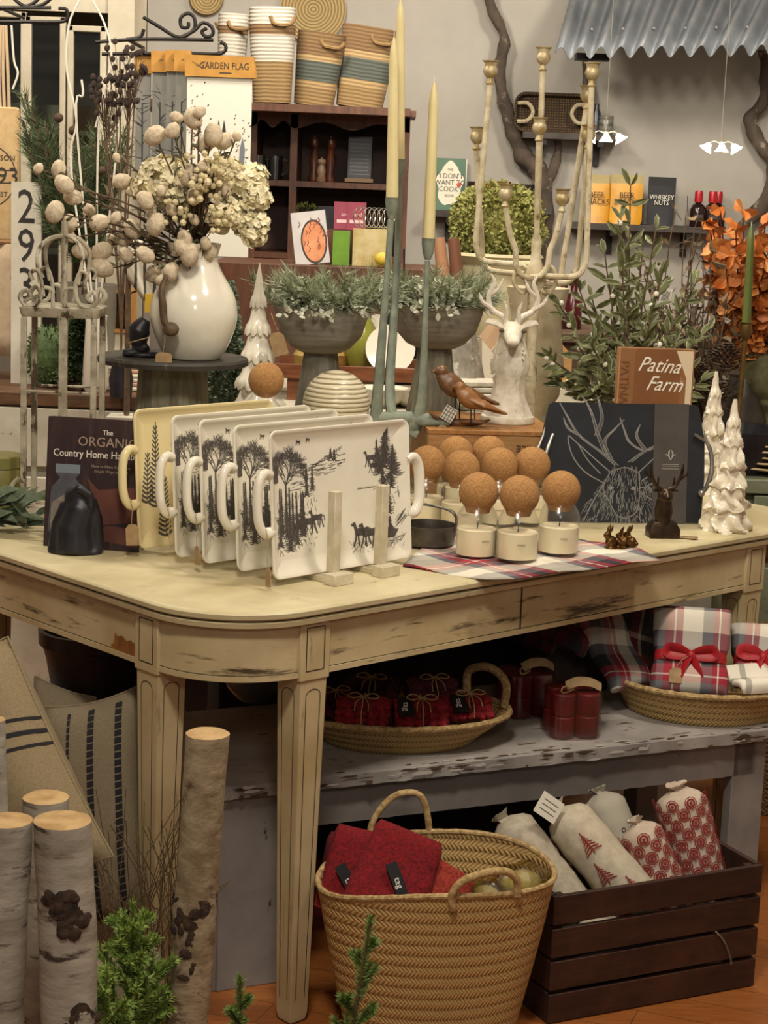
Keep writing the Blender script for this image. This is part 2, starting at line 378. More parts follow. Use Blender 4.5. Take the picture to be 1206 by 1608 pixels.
o = b.build('chipped_paint', [pm('5b4230', '3f2d1f', 30, .9), pm('b8aea6', None, 10, .8)], be); o['kind'] = 'stuff'
b = MB(); n = 80; hh = .084
b.rings([[(.03+(BL-.06)*i/n, .03, -.026), (.03+(BL-.06)*i/n, .05, -.026), (.03+(BL-.06)*i/n, .05, -.026-hh), (.03+(BL-.06)*i/n, .03, -.026-hh+.002*mn.noise(V((i*.7, 0, 0))))] for i in range(n+1)])
b.build('bench_apron', GREY, be)
MB().box((BL-.05, .045, -BH/2-.013), (.085, .03, BH-.026)).box((BL-.02, .09, -BH/2-.013), (.025, .085, BH-.026)).build('leg', GREY, be, bevel=.002)
MB().box((BL-.05, BD-.05, -BH/2-.013), (.06, .06, BH-.026)).build('leg', GREY, be, bevel=.002)
MB().box((.085, .03, -BH/2-.013), (.155, .03, BH-.026)).box((.01, .14, -BH/2-.013), (.02, .24, BH-.026)).build('leg', GREY, be, bevel=.002)
MB().box((.05, BD-.05, -BH/2-.013), (.06, .06, BH-.026)).build('leg', GREY, be, bevel=.002)
BU = V((cos(byaw), sin(byaw), 0)); BV = V((-sin(byaw), cos(byaw), 0))
# ================= trays in their rack =================
TRW, TRH = .372, .278
def tdepth(x, z):        # front surface of the tray at (x, z); rim rises towards the viewer
    d = min(x+TRW/2, TRW/2-x, z, TRH-z)
    return -.0105*max(0, min(1, (.034-d)/.028))**1.3-.0012
def bare_tree(m, x, z, h, mi=1, sp=.5, dep=5):
    def br(x, z, a, L, w, k):
        x2, z2 = x+cos(a)*L, z+sin(a)*L
        m.stroke([(x, z), (x2, z2)], max(w, .0006), mi=mi, fn=tdepth)
        if k:
            for _ in range(3 if k > 1 else 4): br(x2, z2, a+rnd(-sp, sp)*1.5, L*rnd(.72, .95), w*.62, k-1)
    br(x, z, pi/2, h*.2, h*.03, dep)
def pine(m, x, z, h, w, mi=1):
    m.stroke([(x, z), (x, z+h)], .0012, mi=mi, fn=tdepth)
    for i in range(int(h/.004)):
        t = i*.004/h; ww = w*(1-t)**.8*rnd(.55, 1.1)
        for s in (-1, 1): m.stroke([(x, z+h*t+.002), (x+s*ww*.5, z+h*t-.003), (x+s*ww, z+h*t-.001)], .0042, mi=mi, fn=tdepth, taper=True)
def horse(m, x, z, s):
    f = tdepth; P = lambda L: [(x+a*s, z+b*s) for a, b in L]
    m.blot(P([(0, .5), (.1, .42), (.75, .45), (.85, .6), (.8, .78), (.5, .74), (.2, .76), (.02, .7)]), 1, fn=f)
    m.blot(P([(.15, .7), (.02, 1.05), (-.2, .98), (-.22, .88), (-.08, .86), (0, .6)]), 1, fn=f)
    for a, c in ((.08, -.08), (.2, .25), (.68, .6), (.8, .95)): m.stroke(P([(a, .5), (a+(c-a)*.3, .25), (c, 0)]), .09*s, 1, fn=f)
    m.stroke(P([(.84, .72), (1, .6), (1.02, .35)]), .07*s, 1, fn=f)
def rim(m, x0, x1, z0_, z1_, r=.018):
    m.rrect(x0, z0_, x1, z1_, r, [(.030, .0045), (.006, -.006), (.0, -.0105), (.001, -.0135), (.004, -.0135), (.008, -.0105), (.020, -.004), (.034, -.0008)], 6, plane='xz', mi=0)
def handle(m, s):
    x = s*TRW/2; m.tube(cat([(x-s*.004, -.008, .195), (x+s*.012, -.010, .2), (x+s*.026, -.010, .185), (x+s*.031, -.009, .15), (x+s*.028, -.008, .11), (x+s*.014, -.008, .09), (x-s*.006, -.006, .092)], 6), [.0075]+[.0088]*34+[.0075]*2, 10, mi=0, flat=1.25)
random.seed(3)
m = MB(); rim(m, -TRW/2, TRW/2, 0, TRH); m.mi = 1
for _ in range(2): bare_tree(m, -.138, .15, .115, dep=5, sp=.6)
for x in (-.175, -.17): m.blot([(x, .18), (x+.012, .18), (x+.012, .21), (x, .212)], 1, fn=tdepth)
for x, z, h, w2 in ((-.15, .085, .085, .011), (-.138, .075, .1, .012), (-.122, .07, .09, .011), (-.1, .085, .075, .010), (.125, .185, .075, .026), (.105, .19, .055, .018), (.15, .18, .05, .018), (.135, .1, .045, .014), (.12, .15, .05, .016), (.145, .145, .05, .014), (-.085, .15, .055, .013), (-.02, .215, .022, .012), (-.01, .212, .02, .01), (-.07, .16, .04, .01)): pine(m, x, z, h, w2)
for i in range(70):
    x = rnd(-.13, .0); z = .19+.03*(x+.1)/.1+rnd(-.025, .012); L = rnd(.006, .025); m.stroke([(x, z), (x+L, z+rnd(-.001, .004))], rnd(.0006, .0013), 1, fn=tdepth)
for i in range(14):
    x = -.1+i*.008; z = .185+i*.0032; m.stroke([(x, z), (x, z+.008)], .001, 1, fn=tdepth)
for dz in (.003, .006): m.stroke([(-.1, .185+dz), (.01, .23+dz)], .0009, 1, fn=tdepth)
for i in range(60):
    x = rnd(.1, .165); z = rnd(.12, .22); a = rnd(0, 6); m.stroke([(x, z), (x+cos(a)*.01, z+sin(a)*.01)], .001, 1, fn=tdepth)
horse(m, .085, .178, .024); horse(m, .04, .038, .046); horse(m, .06, .034, .046); horse(m, .075, .19, .03); horse(m, -.12, .075, .028); horse(m, -.02-.09, .085, .026)
horse(m, -.1, .075, .042); horse(m, -.075, .085, .034)
for x, z, h, w2 in ((.13, .195, .07, .034), (.15, .17, .06, .028), (.11, .175, .05, .022), (.135, .095, .05, .02), (.128, .08, .035, .016), (-.155, .06, .11, .014), (-.13, .05, .12, .014), (-.112, .06, .1, .013), (-.095, .075, .085, .012)): pine(m, x, z, h, w2)
for _ in range(2): bare_tree(m, .14, .13, .06, dep=4, sp=.6)
for i in range(120):
    x = rnd(-.165, -.06); z = rnd(.04, .15); m.stroke([(x, z), (x+rnd(-.006, .006), z+rnd(.003, .012))], .0009, 1, fn=tdepth)
horse(m, -.11, .246, .011); horse(m, -.085, .25, .009)
P = [(.115, .055), (.125, .045), (.15, .045), (.16, .06), (.15, .062), (.14, .075), (.135, .07), (.13, .062)]; m.blot(P, 1, fn=tdepth)
m.stroke([(.108, .04), (.165, .038), (.172, .048)], .0012, 1, fn=tdepth); m.blot([(.134, .07), (.142, .07), (.14, .088), (.136, .088)], 1, fn=tdepth)
for i in range(90):
    x = rnd(.03, .17); z = rnd(.022, .045); m.stroke([(x, z), (x+rnd(-.008, .012), z+rnd(.0, .012))], .0007, 1, fn=tdepth)
for i in range(26):
    x = rnd(.15, .178); z = .06+(x-.15)*.6+rnd(0, .02); m.stroke([(x, z), (x+.01, z+.012)], .0007, 1, fn=tdepth)
for i in range(12): m.stroke([(.05+i*.004, .148), (.052+i*.004, .152)], .001, 1, fn=tdepth)
m.stroke([(.05, .149), (.1, .15)], .0008, 1, fn=tdepth)
for i in range(10): m.stroke([(-.172+i*.0035, .115-i*.006), (-.168+i*.0035, .117-i*.006)], .002, 1, fn=tdepth)
m.mi = 0; handle(m, -1); handle(m, 1)
pf = on(430, 925, T); TYAW = R(46); tu = V((cos(TYAW), sin(TYAW), 0)); tn = V((-sin(TYAW), cos(TYAW), 0)); LEAN = -R(5)
c0 = pf+tu*(TRW/2+.006)+tn*.02
INKT = pm('45403d', '5f5854', 200, .4, 0)
L5 = ['white ceramic tray with black winter scene, frontmost in the rack and fully visible', 'white winter scene tray directly behind the frontmost tray', 'white winter scene tray in the middle of the row of five', 'white winter scene tray just in front of the cream fern tray', 'cream ceramic tray with black fern print, rearmost of the row beside the book']
offs = [0, .094, .187, .262, .37]; heights = [0, .003, .006, .008, .008]
t0 = None
for i in range(5):
    loc = c0+tn*offs[i]-tu*(.006*i)+V((0, 0, T+.012-T))
    loc.z = T+.012
    if i < 4:
        if t0 is None:
            t0 = thing('serving_tray', L5[0], 'tray', loc, 0, 'ceramic trays standing in the rack', rot=(LEAN, 0, TYAW)); m.build('tray_body', [WHITECER, INKT], t0, smooth=50)
        else: dup(t0, loc, rot=(LEAN, 0, TYAW), label=L5[i])
    else:
        t4 = thing('serving_tray', L5[4], 'tray', loc, 0, 'ceramic trays standing in the rack', rot=(LEAN, 0, TYAW))
        m = MB(); rim(m, -TRW/2, TRW/2, 0, TRH); handle(m, -1); handle(m, 1)
        for x, z, h in ((-.13, .08, .17), (-.152, .09, .1), (-.11, .02, .12)):
            m.stroke([(x, z), (x+.006, z+h)], .0018, 1, fn=tdepth)
            for k in range(int(h/.009)):
                t = k*.009/h; ww = .017*(1-t*.8)
                for s in (-1, 1): m.stroke([(x+.006*t, z+h*t), (x+.006*t+s*ww*.6, z+h*t+.004), (x+.006*t+s*ww, z+h*t+.009)], .005*(1-t*.5), 1, fn=tdepth)
        m.build('tray_body', [pm('e3d3a4', 'dccb98', 6, .18, .02), INKT], t4, smooth=50)
trs = [o for o in bpy.data.objects if o.name.startswith('serving_tray')]
trs.sort(key=lambda o: o.location.y)
for i, o in enumerate(trs):
    if i in (0, 2, 3, 4):
        hang_tag(o, (-TRW/2-.022, -.02, .10), drop=[.075, 0, .065, .06, .05][i], w=.02 if i != 4 else .026, h=.036 if i != 4 else .042, ang=[1.3, 0, 1.4, .9, -.75][i])
# rack
rk = thing('tray_rack', 'whitewashed wooden plate rack with upright posts holding the trays', 'rack', c0+V((0, 0, T-c0.z)), TYAW)
RW = pm('d8cdb2', 'bfb394', 30, .7, .2)
for x in (-.065, .062):
    MB().box((x, .16, .006), (.03, .42, .012)).box((x, -.062, .011), (.05, .028, .022)).build('base_rail', RW, rk, bevel=.0015)
    MB().box((x, -.045, .098), (.019, .019, .155)).build('upright_post', RW, rk, bevel=.0015)
    MB().box((x, .4, .06), (.02, .02, .1)).build('upright_post', RW, rk, bevel=.0015)
# ================= handbook =================
pb = on(68, 857, T)
bk = thing('book', 'dark brown country home handbook with jar on cover, standing at left end of trays', 'book', pb, R(-9))
BW, BHh, BT = .2, .262, .03
cov = pm('3b2b2b', '2c2022', 6, .4, .05, c3='4d3a34', sc3=5, st3=(8, 1, 1), lo3=.5, hi3=.7)
b = MB(); b.X = Matrix.Rotation(-R(6), 4, 'X')
b.box((BW/2, 0, BHh/2), (BW, .0012, BHh)).box((BW/2, BT, BHh/2), (BW, .0012, BHh)).box((.0006, BT/2, BHh/2), (.0012, BT, BHh)).build('cover', cov, bk)
b = MB(); b.X = Matrix.Rotation(-R(6), 4, 'X'); b.box((BW/2, BT/2, BHh/2), (BW-.004, BT-.002, BHh-.004)).build('pages', pm('ddd2b8', 'c9bd9f', 300, .9, .2, st=(1, 9, 1)), bk)
b = MB(); b.X = Matrix.Rotation(-R(6), 4, 'X')
b.text('The', .014, (.125, -.001, .235), mi=0).text('ORGANIC', .027, (.125, -.001, .215), mi=1, thick=.0003).text('Country Home Handbook', .021, (.013, -.001, .19), mi=0, align='LEFT', squash=.88)
b.text('How to Make Your Own', .008, (.135, -.001, .167), mi=1).text('Simple Ways and Old', .008, (.135, -.001, .157), mi=1)
b.build('lettering', [pm('e8dfd0', None), pm('a08a78', None)], bk)
b = MB(); b.X = Matrix.Rotation(-R(6), 4, 'X'); jar = []
b.blot([(.008, .03), (.012, .12), (.03, .14), (.02, .15), (.02, .165), (.07, .165), (.07, .15), (.062, .14), (.08, .12), (.085, .03)], 0, y=-.001)
b.blot([(.02, .15), (.02, .168), (.071, .168), (.071, .15)], 1, y=-.0013); b.blot([(.012, .035), (.014, .09), (.045, .11), (.078, .08), (.082, .035)], 2, y=-.0014)
b.blot([(.035, .06), (.035, .085), (.055, .085), (.055, .06)], 3, y=-.0017)
b.blot([(.085, .145), (.11, .12), (.19, .13), (.195, .06), (.12, .05)], 4, y=-.001); b.blot([(.1, .02), (.13, .05), (.19, .045), (.198, .01)], 4, y=-.0012)
b.build('cover_picture', [pm('5c5c60', '46464c', 30, .4), pm('78828a', None), pm('8d8274', '6c6058', 60), pm('3a2c28', None), pm('6b3f34', '54302a', 12, .5)], bk)
# cast iron figure
pi_ = on(118, 868, T)
b = MB(); b.lathe([(.054, 0), (.056, .004), (.052, .008)], 24, sx=1, sy=.6)
b.tube([(.0, 0, .005), (-.002, 0, .05), (.012, 0, .095), (.02, 0, .12)], [.042, .038, .03, .014], 12)
b.sph((.005, 0, .112), (.028, .02, .026)); b.tube([(.03, 0, .11), (.042, 0, .07), (.044, 0, .01)], [.012, .013, .014], 8); b.tube([(-.02, 0, .1), (-.035, 0, .06), (-.04, 0, .005)], [.01, .012, .016], 8)
b.tube([(-.01, -.01, .12), (.01, -.02, .135), (.03, -.015, .12), (.035, -.02, .09)], [.006, .01, .01, .005], 8)
tag(b.build('cast_iron_figurine', BLACK, loc=pi_, remesh=.0035), 'small black cast iron figurine standing in front of the dark handbook', 'figurine')
# ================= plaid cloth and candle jars =================
NAPS = [(0, 'ded6c2'), (.3, '6d6c70'), (.4, 'a02a38'), (.5, 'ded6c2'), (.52, 'a02a38'), (.62, '3a3238'), (.75, 'a02a38'), (.85, 'ded6c2')]
CX, CY = 26, 10
q = [(632, 888), (770, 912), (905, 896), (1040, 878)]; p2 = [(690, 838), (800, 842), (900, 846), (985, 855)]
b = MB(); rr = []
for j in range(CY+1):
    row = []
    for i in range(CX+1):
        t = i/CX*3; k = min(int(t), 2); f = t-k
        a = V((q[k][0]*(1-f)+q[k+1][0]*f, q[k][1]*(1-f)+q[k+1][1]*f)); c = V((p2[k][0]*(1-f)+p2[k+1][0]*f, p2[k][1]*(1-f)+p2[k+1][1]*f))
        p = a.lerp(c, j/CY); w3 = on(p.x, p.y, T+.003); w3.z = T+.0035+.0022*sin(i*.9+j*.5)+.0015*mn.noise(V((i*.6, j*.6, 0)))
        row.append(w3)
    rr.append(row)
o0 = on(830, 880, T); b.X = Matrix.Rotation(-R(43), 4, 'Z') @ Matrix.Translation(-o0); b.rings(rr, False, False, closed=False)
tag(b.build('plaid_napkin', plaid(0, 5, stops1=NAPS), loc=o0, rz=R(43), solid=.002), 'red white and grey plaid cloth lying under the front candle jars', 'napkin')
JG = [(.041, .0), (.043, .003), (.043, .075), (.041, .086), (.035, .096), (.031, .102), (.031, .110), (.033, .112), (.0315, .1125), (.030, .110), (.030, .102), (.0335, .095), (.0395, .085), (.0415, .075), (.0415, .004), (.038, .003)]
jr = thing('candle_jar', 'glass candle jar with round cork stopper, front row left beside tray rack', 'candle', on(747, 872, T+.006), 0, 'candle jars with cork ball stoppers')
MB().lathe(JG, 36).build('glass_jar', GLASS, jr)
MB().lathe([(.0408, .0045), (.0408, .056), (.039, .0575), (.0, .0555)], 36, cap1=False).build('wax', WAX, jr)
MB().tube([(0, 0, .054), (.001, 0, .062), (.0015, 0, .068)], .0012, 6).build('wick', INK, jr)
MB().sph((0, 0, .131), .0405, 28).lathe([(.024, .09), (.029, .105), (.0, .11)], 24, cap1=False).build('cork_stopper', CORK, jr)
b = MB()
for k in range(7):
    a = -pi/2+.25+k*.055; b.X = Matrix.Rotation(a+pi/2, 4, 'Z') @ Matrix.Translation((0, -.0434, .034)); b.stroke([(-.0009, 0), (-.0009, .004)], .0006); b.stroke([(-.0009, .004), (.0009, .002)], .0006)
b.build('label_print', pm('6b6152', None), jr)
JL = [(816, 778, 'middle of the front row'), (881, 770, 'right end of the front row, before slate board'), (725, 736, 'second row left, behind front left jar'), (785, 731, 'second row centre between its neighbours'), (842, 725, 'second row right against the slate board'),
      (671, 728, 'partly hidden behind right tray handle'), (716, 712, 'back row left before wooden crate'), (768, 711, 'back row right before wooden crate')]
for px, py, s in JL: 
    p = on(px, py, T+.137); dup(jr, (p.x-(.012 if px == 842 else 0), p.y-(.05 if px == 842 else 0), T+(.0065 if px > 790 or py > 740 else .006)), rnd(-.5, .6), 'glass candle jar with round cork stopper, '+s)
# galvanised arched stand
p = on(672, 852, T+.006)
gt = thing('metal_basket', 'grey galvanised round caddy with arched handle behind the tray rack', 'caddy', p, 0)
GALV = pm('6e6a62', '524e47', 30, .4, .2, metal=.7)
MB().lathe([(.055, 0), (.058, .025), (.06, .04), (.057, .04), (.052, .004)], 32).build('pan', GALV, gt)
MB().tube(cat([(.05, -.02, .012), (.056, -.03, .06), (.03, -.02, .078), (-.04, .0, .08), (-.056, .01, .04)], 8), .004, 8, flat=.6).build('handle', GALV, gt)
# ================= slate board and company =================
pb = on(850, 819, T+.002); pe = on(1100, 822, T+.002); yb = atan2(pe.y-pb.y, pe.x-pb.x); SW = (pe-pb).length; SH = .272
sb = thing('slate_board', 'black slate serving board engraved with a stag head, leaning upright', 'board', pb, rot=(-R(7), 0, yb))
SL = pm('15171c', '1f2228', 12, .5, .12)
out = [(0.0, .0), (SW, 0), (SW+.006, .1), (SW+.004, .19), (SW-.012, SH-.006), (SW-.02, SH), (.02, SH+.0), (.012, SH-.006), (-.004, .19), (-.006, .1)]
m = MB(); m.prism(out, 0, .009, mi=0); y = -.0006; K = SW/250.0
def sp(L): return [((a-850)*K, (822-b)*K) for a, b in L]
ant = [[(965, 735), (940, 715), (905, 690), (885, 660), (873, 640)], [(950, 722), (935, 690), (925, 660), (915, 640), (905, 628)], [(932, 690), (940, 665), (935, 640), (932, 632)], [(905, 690), (888, 680), (880, 664)], [(958, 730), (945, 700), (960, 680), (975, 665)],
       [(985, 730), (1005, 715), (1030, 700), (1050, 680), (1062, 660), (1068, 645)], [(1030, 700), (1010, 712), (985, 700), (975, 680), (968, 662)], [(1045, 688), (1060, 690), (1075, 684)], [(1010, 712), (995, 690), (1000, 672)]]
for L in ant:
    P = [(v.x, v.y) for v in cat([(a, c, 0) for a, c in sp(L)], 5)]
    for d in (-1, 1): m.stroke([(a+d*.0045*(1-i/len(P)), b_) for i, (a, b_) in enumerate(P)], .0019, 1, y)
    m.stroke(P, .0009, 1, y)
for L in ([(955, 745), (930, 725), (900, 700), (888, 692), (895, 720), (915, 745), (945, 762)], [(905, 705), (920, 728), (940, 748)], [(1000, 745), (1025, 722), (1040, 715), (1045, 720), (1040, 750), (1015, 765), (1000, 770)], [(1035, 722), (1022, 745), (1005, 758)],
          [(955, 745), (945, 770), (955, 790), (965, 808), (975, 815), (990, 812), (1000, 800), (1002, 770), (1000, 745)], [(955, 745), (978, 738), (1000, 745)], [(945, 762), (925, 800), (915, 820)], [(1002, 775), (1025, 790), (1045, 812)]): m.stroke([(v.x, v.y) for v in cat([(a, c, 0) for a, c in sp(L)], 4)], .0026, 1, y)
random.seed(5)
for i in range(620):
    a = rnd(905, 1050); c = rnd(735, 818)
    if abs(a-978) > 12+(c-725)*.72: continue
    an = pi/2+(a-978)/90+rnd(-.35, .35); l = rnd(5, 13); m.stroke(sp([(a, c), (a-cos(an)*l*.6, c+sin(an)*l*.6), (a-cos(an)*l*.9, c+sin(an)*l)]), rnd(.0007, .0014), 1, y)
for ex in (957, 992): m.blot(sp([(ex-5, 770), (ex, 766), (ex+5, 769), (ex, 773)]), 1, y=y-.0002)
m.build('slate', [SL, pm('8d8a86', '77746f', 60, .6)], sb)
bx0, bx1 = (1022-850)*K, (1076-850)*K
m = MB(); m.box(((bx0+bx1)/2, .0045, SH/2), (bx1-bx0, .0125, SH+.003)); m.build('paper_band', pm('4a4440', '423c38', 20, .7), sb)
m = MB(); yy = -.0026; cx = (bx0+bx1)/2
for s in (-1, 1): m.stroke([(cx, .145), (cx+s*.006, .155), (cx+s*.012, .158)], .0015, 0, yy); m.stroke([(cx+s*.006, .155), (cx+s*.005, .165)], .0012, 0, yy); m.stroke([(cx+s*.002, .148), (cx+s*.004, .158), (cx+s*.002, .168)], .0012, 0, yy)
for dz in (.135, .131, .125): m.stroke([(cx-.02, dz), (cx+.02, dz)], .0009, 0, yy)
m.build('band_print', pm('b9b2a4', None), sb)
SIL = pm('a9a59c', '8c887e', 20, .3, .1, metal=.8)
for s, x in ((-1, .0), (1, SW-.002)):
    m = MB(); m.tube(cat([(x, -.006, .07), (x+s*.012, -.014, .09), (x+s*.020, -.016, .13), (x+s*.012, -.012, .18), (x-s*.022, -.01, .205)] if s > 0 else [(x+.01, -.006, .07), (x-.004, -.014, .1), (x-.0, -.016, .14), (x+.012, -.012, .18), (x+.02, -.01, .2)], 6), [.006]*12+[.005]*6+[.004]*7, 8)
    m.tube([(x+s*.016, -.014, .165), (x+s*.004, -.012, .195), (x-s*.0, -.012, .215)], [.004, .003, .0012], 6); m.sph((x, -.006, .07), .009, 10); m.build('antler_handle', SIL, sb)
# bronze stag figurine
pf = on(1040, 843, T)
b = MB(); b.rrect(-.034, -.022, .034, .022, .002, [(0, 0), (0, .02), (.008, .034), (.009, .036)], 3)
b.tube([(0, 0, .03), (0, 0, .06), (0, .0, .085)], [.018, .021, .017], 12); b.sph((0, -.004, .092), (.018, .018, .018)); b.tube([(0, -.006, .1), (0, -.02, .088)], [.012, .008], 10)
for s in (-1, 1):
    b.tube(cat([(s*.006, 0, .105), (s*.022, 0, .115), (s*.034, -.002, .14), (s*.036, -.004, .163)], 4), [.0045]*6+[.004]*5+[.002]*2, 8)
    b.tube([(s*.03, 0, .128), (s*.046, -.002, .14), (s*.048, -.002, .15)], [.0035, .003, .0015], 6); b.tube([(s*.018, 0, .112), (s*.018, -.004, .135)], [.003, .0015], 6); b.leaf((s*.012, 0, .102), (s*.02, 0, .002), .018, .01, nrm=(0, -1, .3))
tag(b.build('stag_figurine', pm('35291f', '4b3a2b', 50, .35, .2, metal=.7), loc=pf, rz=.15), 'small dark bronze stag head figurine on square block before the slate board', 'figurine')
# brass rabbits
pf = on(972, 862, T)
b = MB(); b.lathe([(.034, 0), (.032, .004)], 20, sy=.6)
for x, y, s, r in ((-.018, -.004, 1, .4), (.008, .004, .9, -.3), (.024, -.002, 1, -.6)):
    b.X = Matrix.Translation((x, y, .002)) @ Matrix.Rotation(r, 4, 'Z') @ Matrix.Scale(s, 4)
    b.sph((0, 0, .013), (.014, .010, .014)); b.sph((-.01, 0, .028), (.009, .007, .008))
    for e in (-1, 1): b.tube([(-.008, e*.003, .032), (-.004, e*.005, .042), (0, e*.006, .052)], [.003, .0045, .001], 6)
    b.sph((.013, 0, .012), .005); b.tube([(-.01, -.005, .012), (-.014, -.006, .001)], .003, 6)
b.X = Matrix.Identity(4)
tag(b.build('rabbit_figurine', pm('6b4c26', '4a3218', 60, .35, .2, metal=.8), loc=pf, remesh=.0016), 'brass cluster of tiny rabbits lying at the right of the plaid cloth', 'figurine')
# price tag lying
pf = on(1082, 846, T)
m = MB(); m.X = Matrix.Rotation(-.4, 4, 'Z'); m.add([(-.02, -.012, .002), (.015, -.014, .004), (.022, -.004, .006), (.015, .012, .005), (-.02, .012, .002)], [(0, 1, 2, 3, 4)]); m.tube(cat([(-.02, 0, .003), (-.06, .01, .004), (-.075, .03, .004)], 4), .0008, 5, mi=1)
tag(m.build('price_tag', [KRAFT, TWINE], loc=pf, solid=.0006), 'kraft price tag lying on table beside the bronze stag figurine', 'tag')
# white dripping ceramic trees
def drip_tree(px, py, tpx, tpy, w2, label, seed):
    p = on(px, py, T); h = at(tpx, tpy, p.y).z-T; b = MB(); random.seed(seed); pr = []; nT = 6
    for i in range(61):
        t = i/60; e = (1-t)**.9*w2*.82+.0035; ph = (t*nT*1.05) % 1; pr.append((e*(1+.28*(1-ph)*(1 if t < .86 else .1)), t*h))
    def fn(a, r, z):
        k = 1+.18*sin(a*6+z*60+sin(z*90)*2)*(1 if z < h*.8 else .15)+.25*mn.noise(V((cos(a)*2.5, sin(a)*2.5, z*45))); return r*k, z+.004*sin(a*7+z*30)*(1 if .01 < z < h*.85 else 0)
    b.lathe(pr, 40, fn=fn)
    return tag(b.build('ceramic_tree', pm('ede4d0', 'd9ccb0', 50, .2, .15, c3='8b6c3c', sc3=22, lo3=.66, hi3=.78), loc=p), label, 'ceramic tree', 'white dripped ceramic trees beside the slate board')
drip_tree(1140, 832, 1158, 627, .047, 'white glazed ceramic tree nearest the table edge, right of slate board', 1)
drip_tree(1112, 772, 1124, 583, .043, 'white glazed ceramic tree standing behind the nearer one by slate board', 2)
# ================= riser boxes and wooden crate =================
WOOD = pm('a67d4e', '8a6236', 14, .6, .2, st=(1, 6, 6)); pc = at(671, 740, 4.27); RISE = at(671, 674, 4.27).z-T-.01
pc = pc; pc.z = T; CYAW = R(6); cw = .30
cr = thing('wooden_crate', 'honey coloured wooden crate stamped with letters, under the deer bust and birds', 'crate', pc, CYAW)
for x, y, w_, d, nm in ((cw/2, .006, cw, .012, 'front_panel'), (.006, .17, .012, .31, 'side_panel'), (cw-.006, .17, .012, .31, 'side_panel'), (cw/2, .334, cw, .012, 'back_panel')): MB().box((x, y, RISE/2), (w_, d, RISE)).build(nm, WOOD, cr, bevel=.001)
MB().box((cw/2, .17, RISE+.005), (cw+.004, .345, .010)).build('lid', pm('a5743f', '8a5c2b', 14, .6, .2, st=(6, 1, 6)), cr, bevel=.001)
b = MB(); b.text('CHILE', .022, (cw-.06, -.0008, RISE-.03), rot=Matrix.Rotation(pi, 3, 'Y'), squash=1.1); b.build('stamped_lettering', pm('3a2512', None), cr)
RZ = T
# ================= deer bust =================
pd = at(796, 668, 4.46); pd.z = T+RISE+.011
DW = pm('ded6c4', 'c9bea8', 60, .7, .35, c3='a3937a', sc3=30, lo3=.62, hi3=.7)
db = thing('deer_bust', 'white carved deer bust with antlers standing on the wooden crate', 'bust', pd, R(0))
hN = at(800, 520, 4.46).z-pd.z       # eye height
b = MB(); b.lathe([(.056, 0), (.057, .006), (.055, .014), (.050, .017)], 32)
b.lathe([(.052, .012), (.045, .03), (.034, .06), (.031, .09), (.036, .115), (.04, .13), (.034, .16), (.028, .19), (.024, .21)], 32, fn=lambda a, r, z: (r*(1+.05*sin(a*24)), z))
b.build('pedestal', DW, db); db.scale = (1.18, 1.12, 1.03)
b = MB(); b.tube([(0, .01, .10), (0, .005, .14), (0, -.004, .18), (0, -.008, .205)], [.034, .036, .027, .024], 14)
for k in range(90):
    a = rnd(0, 6.28); z = rnd(.11, .185); r0 = .03; b.leaf((r0*cos(a), r0*sin(a), z), (cos(a)*.7, sin(a)*.7, -1), .024, .009, curl=.3)
b.sph((0, -.012, .212), (.026, .028, .025)); b.tube([(0, -.02, .212), (.0, -.05, .2), (0, -.068, .192)], [.023, .017, .0125], 12); b.sph((0, -.068, .193), (.013, .012, .011))
for s in (-1, 1):
    b.tube([(s*.018, 0, .222), (s*.034, .0, .232), (s*.048, .0, .234), (s*.056, 0, .23)], [.005, .011, .009, .002], 8, flat=.5); b.sph((s*.02, -.03, .216), .005, 8)
b.build('deer_head', DW, db, remesh=.0022)
for s in (-1, 1):
    b = MB(); b.tube(cat([(s*.010, -.002, .228), (s*.018, .004, .245), (s*.042, .004, .262), (s*.05, .0, .29), (s*.04, -.004, .325), (s*.048, -.006, .345)], 5), [.0065]*10+[.0055]*10+[.0045, .004, .0035, .003, .0025, .002], 8)
    b.tube(cat([(s*.014, -.002, .236), (s*.012, -.008, .26), (s*.018, -.01, .282)], 4), [.005]*4+[.004]*3+[.0015]*2, 7); b.tube(cat([(s*.044, .002, .265), (s*.062, -.004, .28), (s*.07, -.006, .3)], 4), [.005]*4+[.004]*3+[.0015]*2, 7)
    b.tube(cat([(s*.049, 0, .295), (s*.032, -.004, .31), (s*.022, -.004, .335)], 4), [.005]*4+[.004]*3+[.0015]*2, 7)
    b.build('antler', pm('e6dfcf', 'd2c8b4', 60, .6, .2), db)
for s in (-1, 1): MB().sph((s*.0225, -.036, .2175), .0055, 10).build('eye', pm('5a4c3a', None), db)
# ================= wooden birds =================
pbd = at(722, 676, 4.34); pbd.z = T+RISE+.012; BW_ = pm('5a3a22', '74502f', 40, .4, .15, st=(1, 1, 5)); BW2 = pm('84582f', '96683a', 40, .4, .15, st=(1, 1, 5))
bs = thing('bird_carving', 'carved pair of brown wooden birds perched on driftwood, on the wooden crate', 'carving', pbd, R(4))
b = MB(); b.tube(cat([(-.06, .0, .008), (-.03, .006, .006), (.01, 0, .007), (.05, -.004, .010), (.07, 0, .016)], 4), [.008, .009, .01, .011, .011, .01, .01, .009, .008, .008, .008, .007, .006, .005, .004, .003, .002], 8); b.tube([(.0, 0, .01), (.03, -.02, .014), (.06, -.022, .01)], [.007, .006, .002], 7); b.tube([(-.03, 0, .01), (-.06, -.015, .02), (-.075, -.018, .03)], [.006, .005, .002], 7); b.build('driftwood_base', pm('4d2f19', '6e4827', 40, .6, .4), bs)
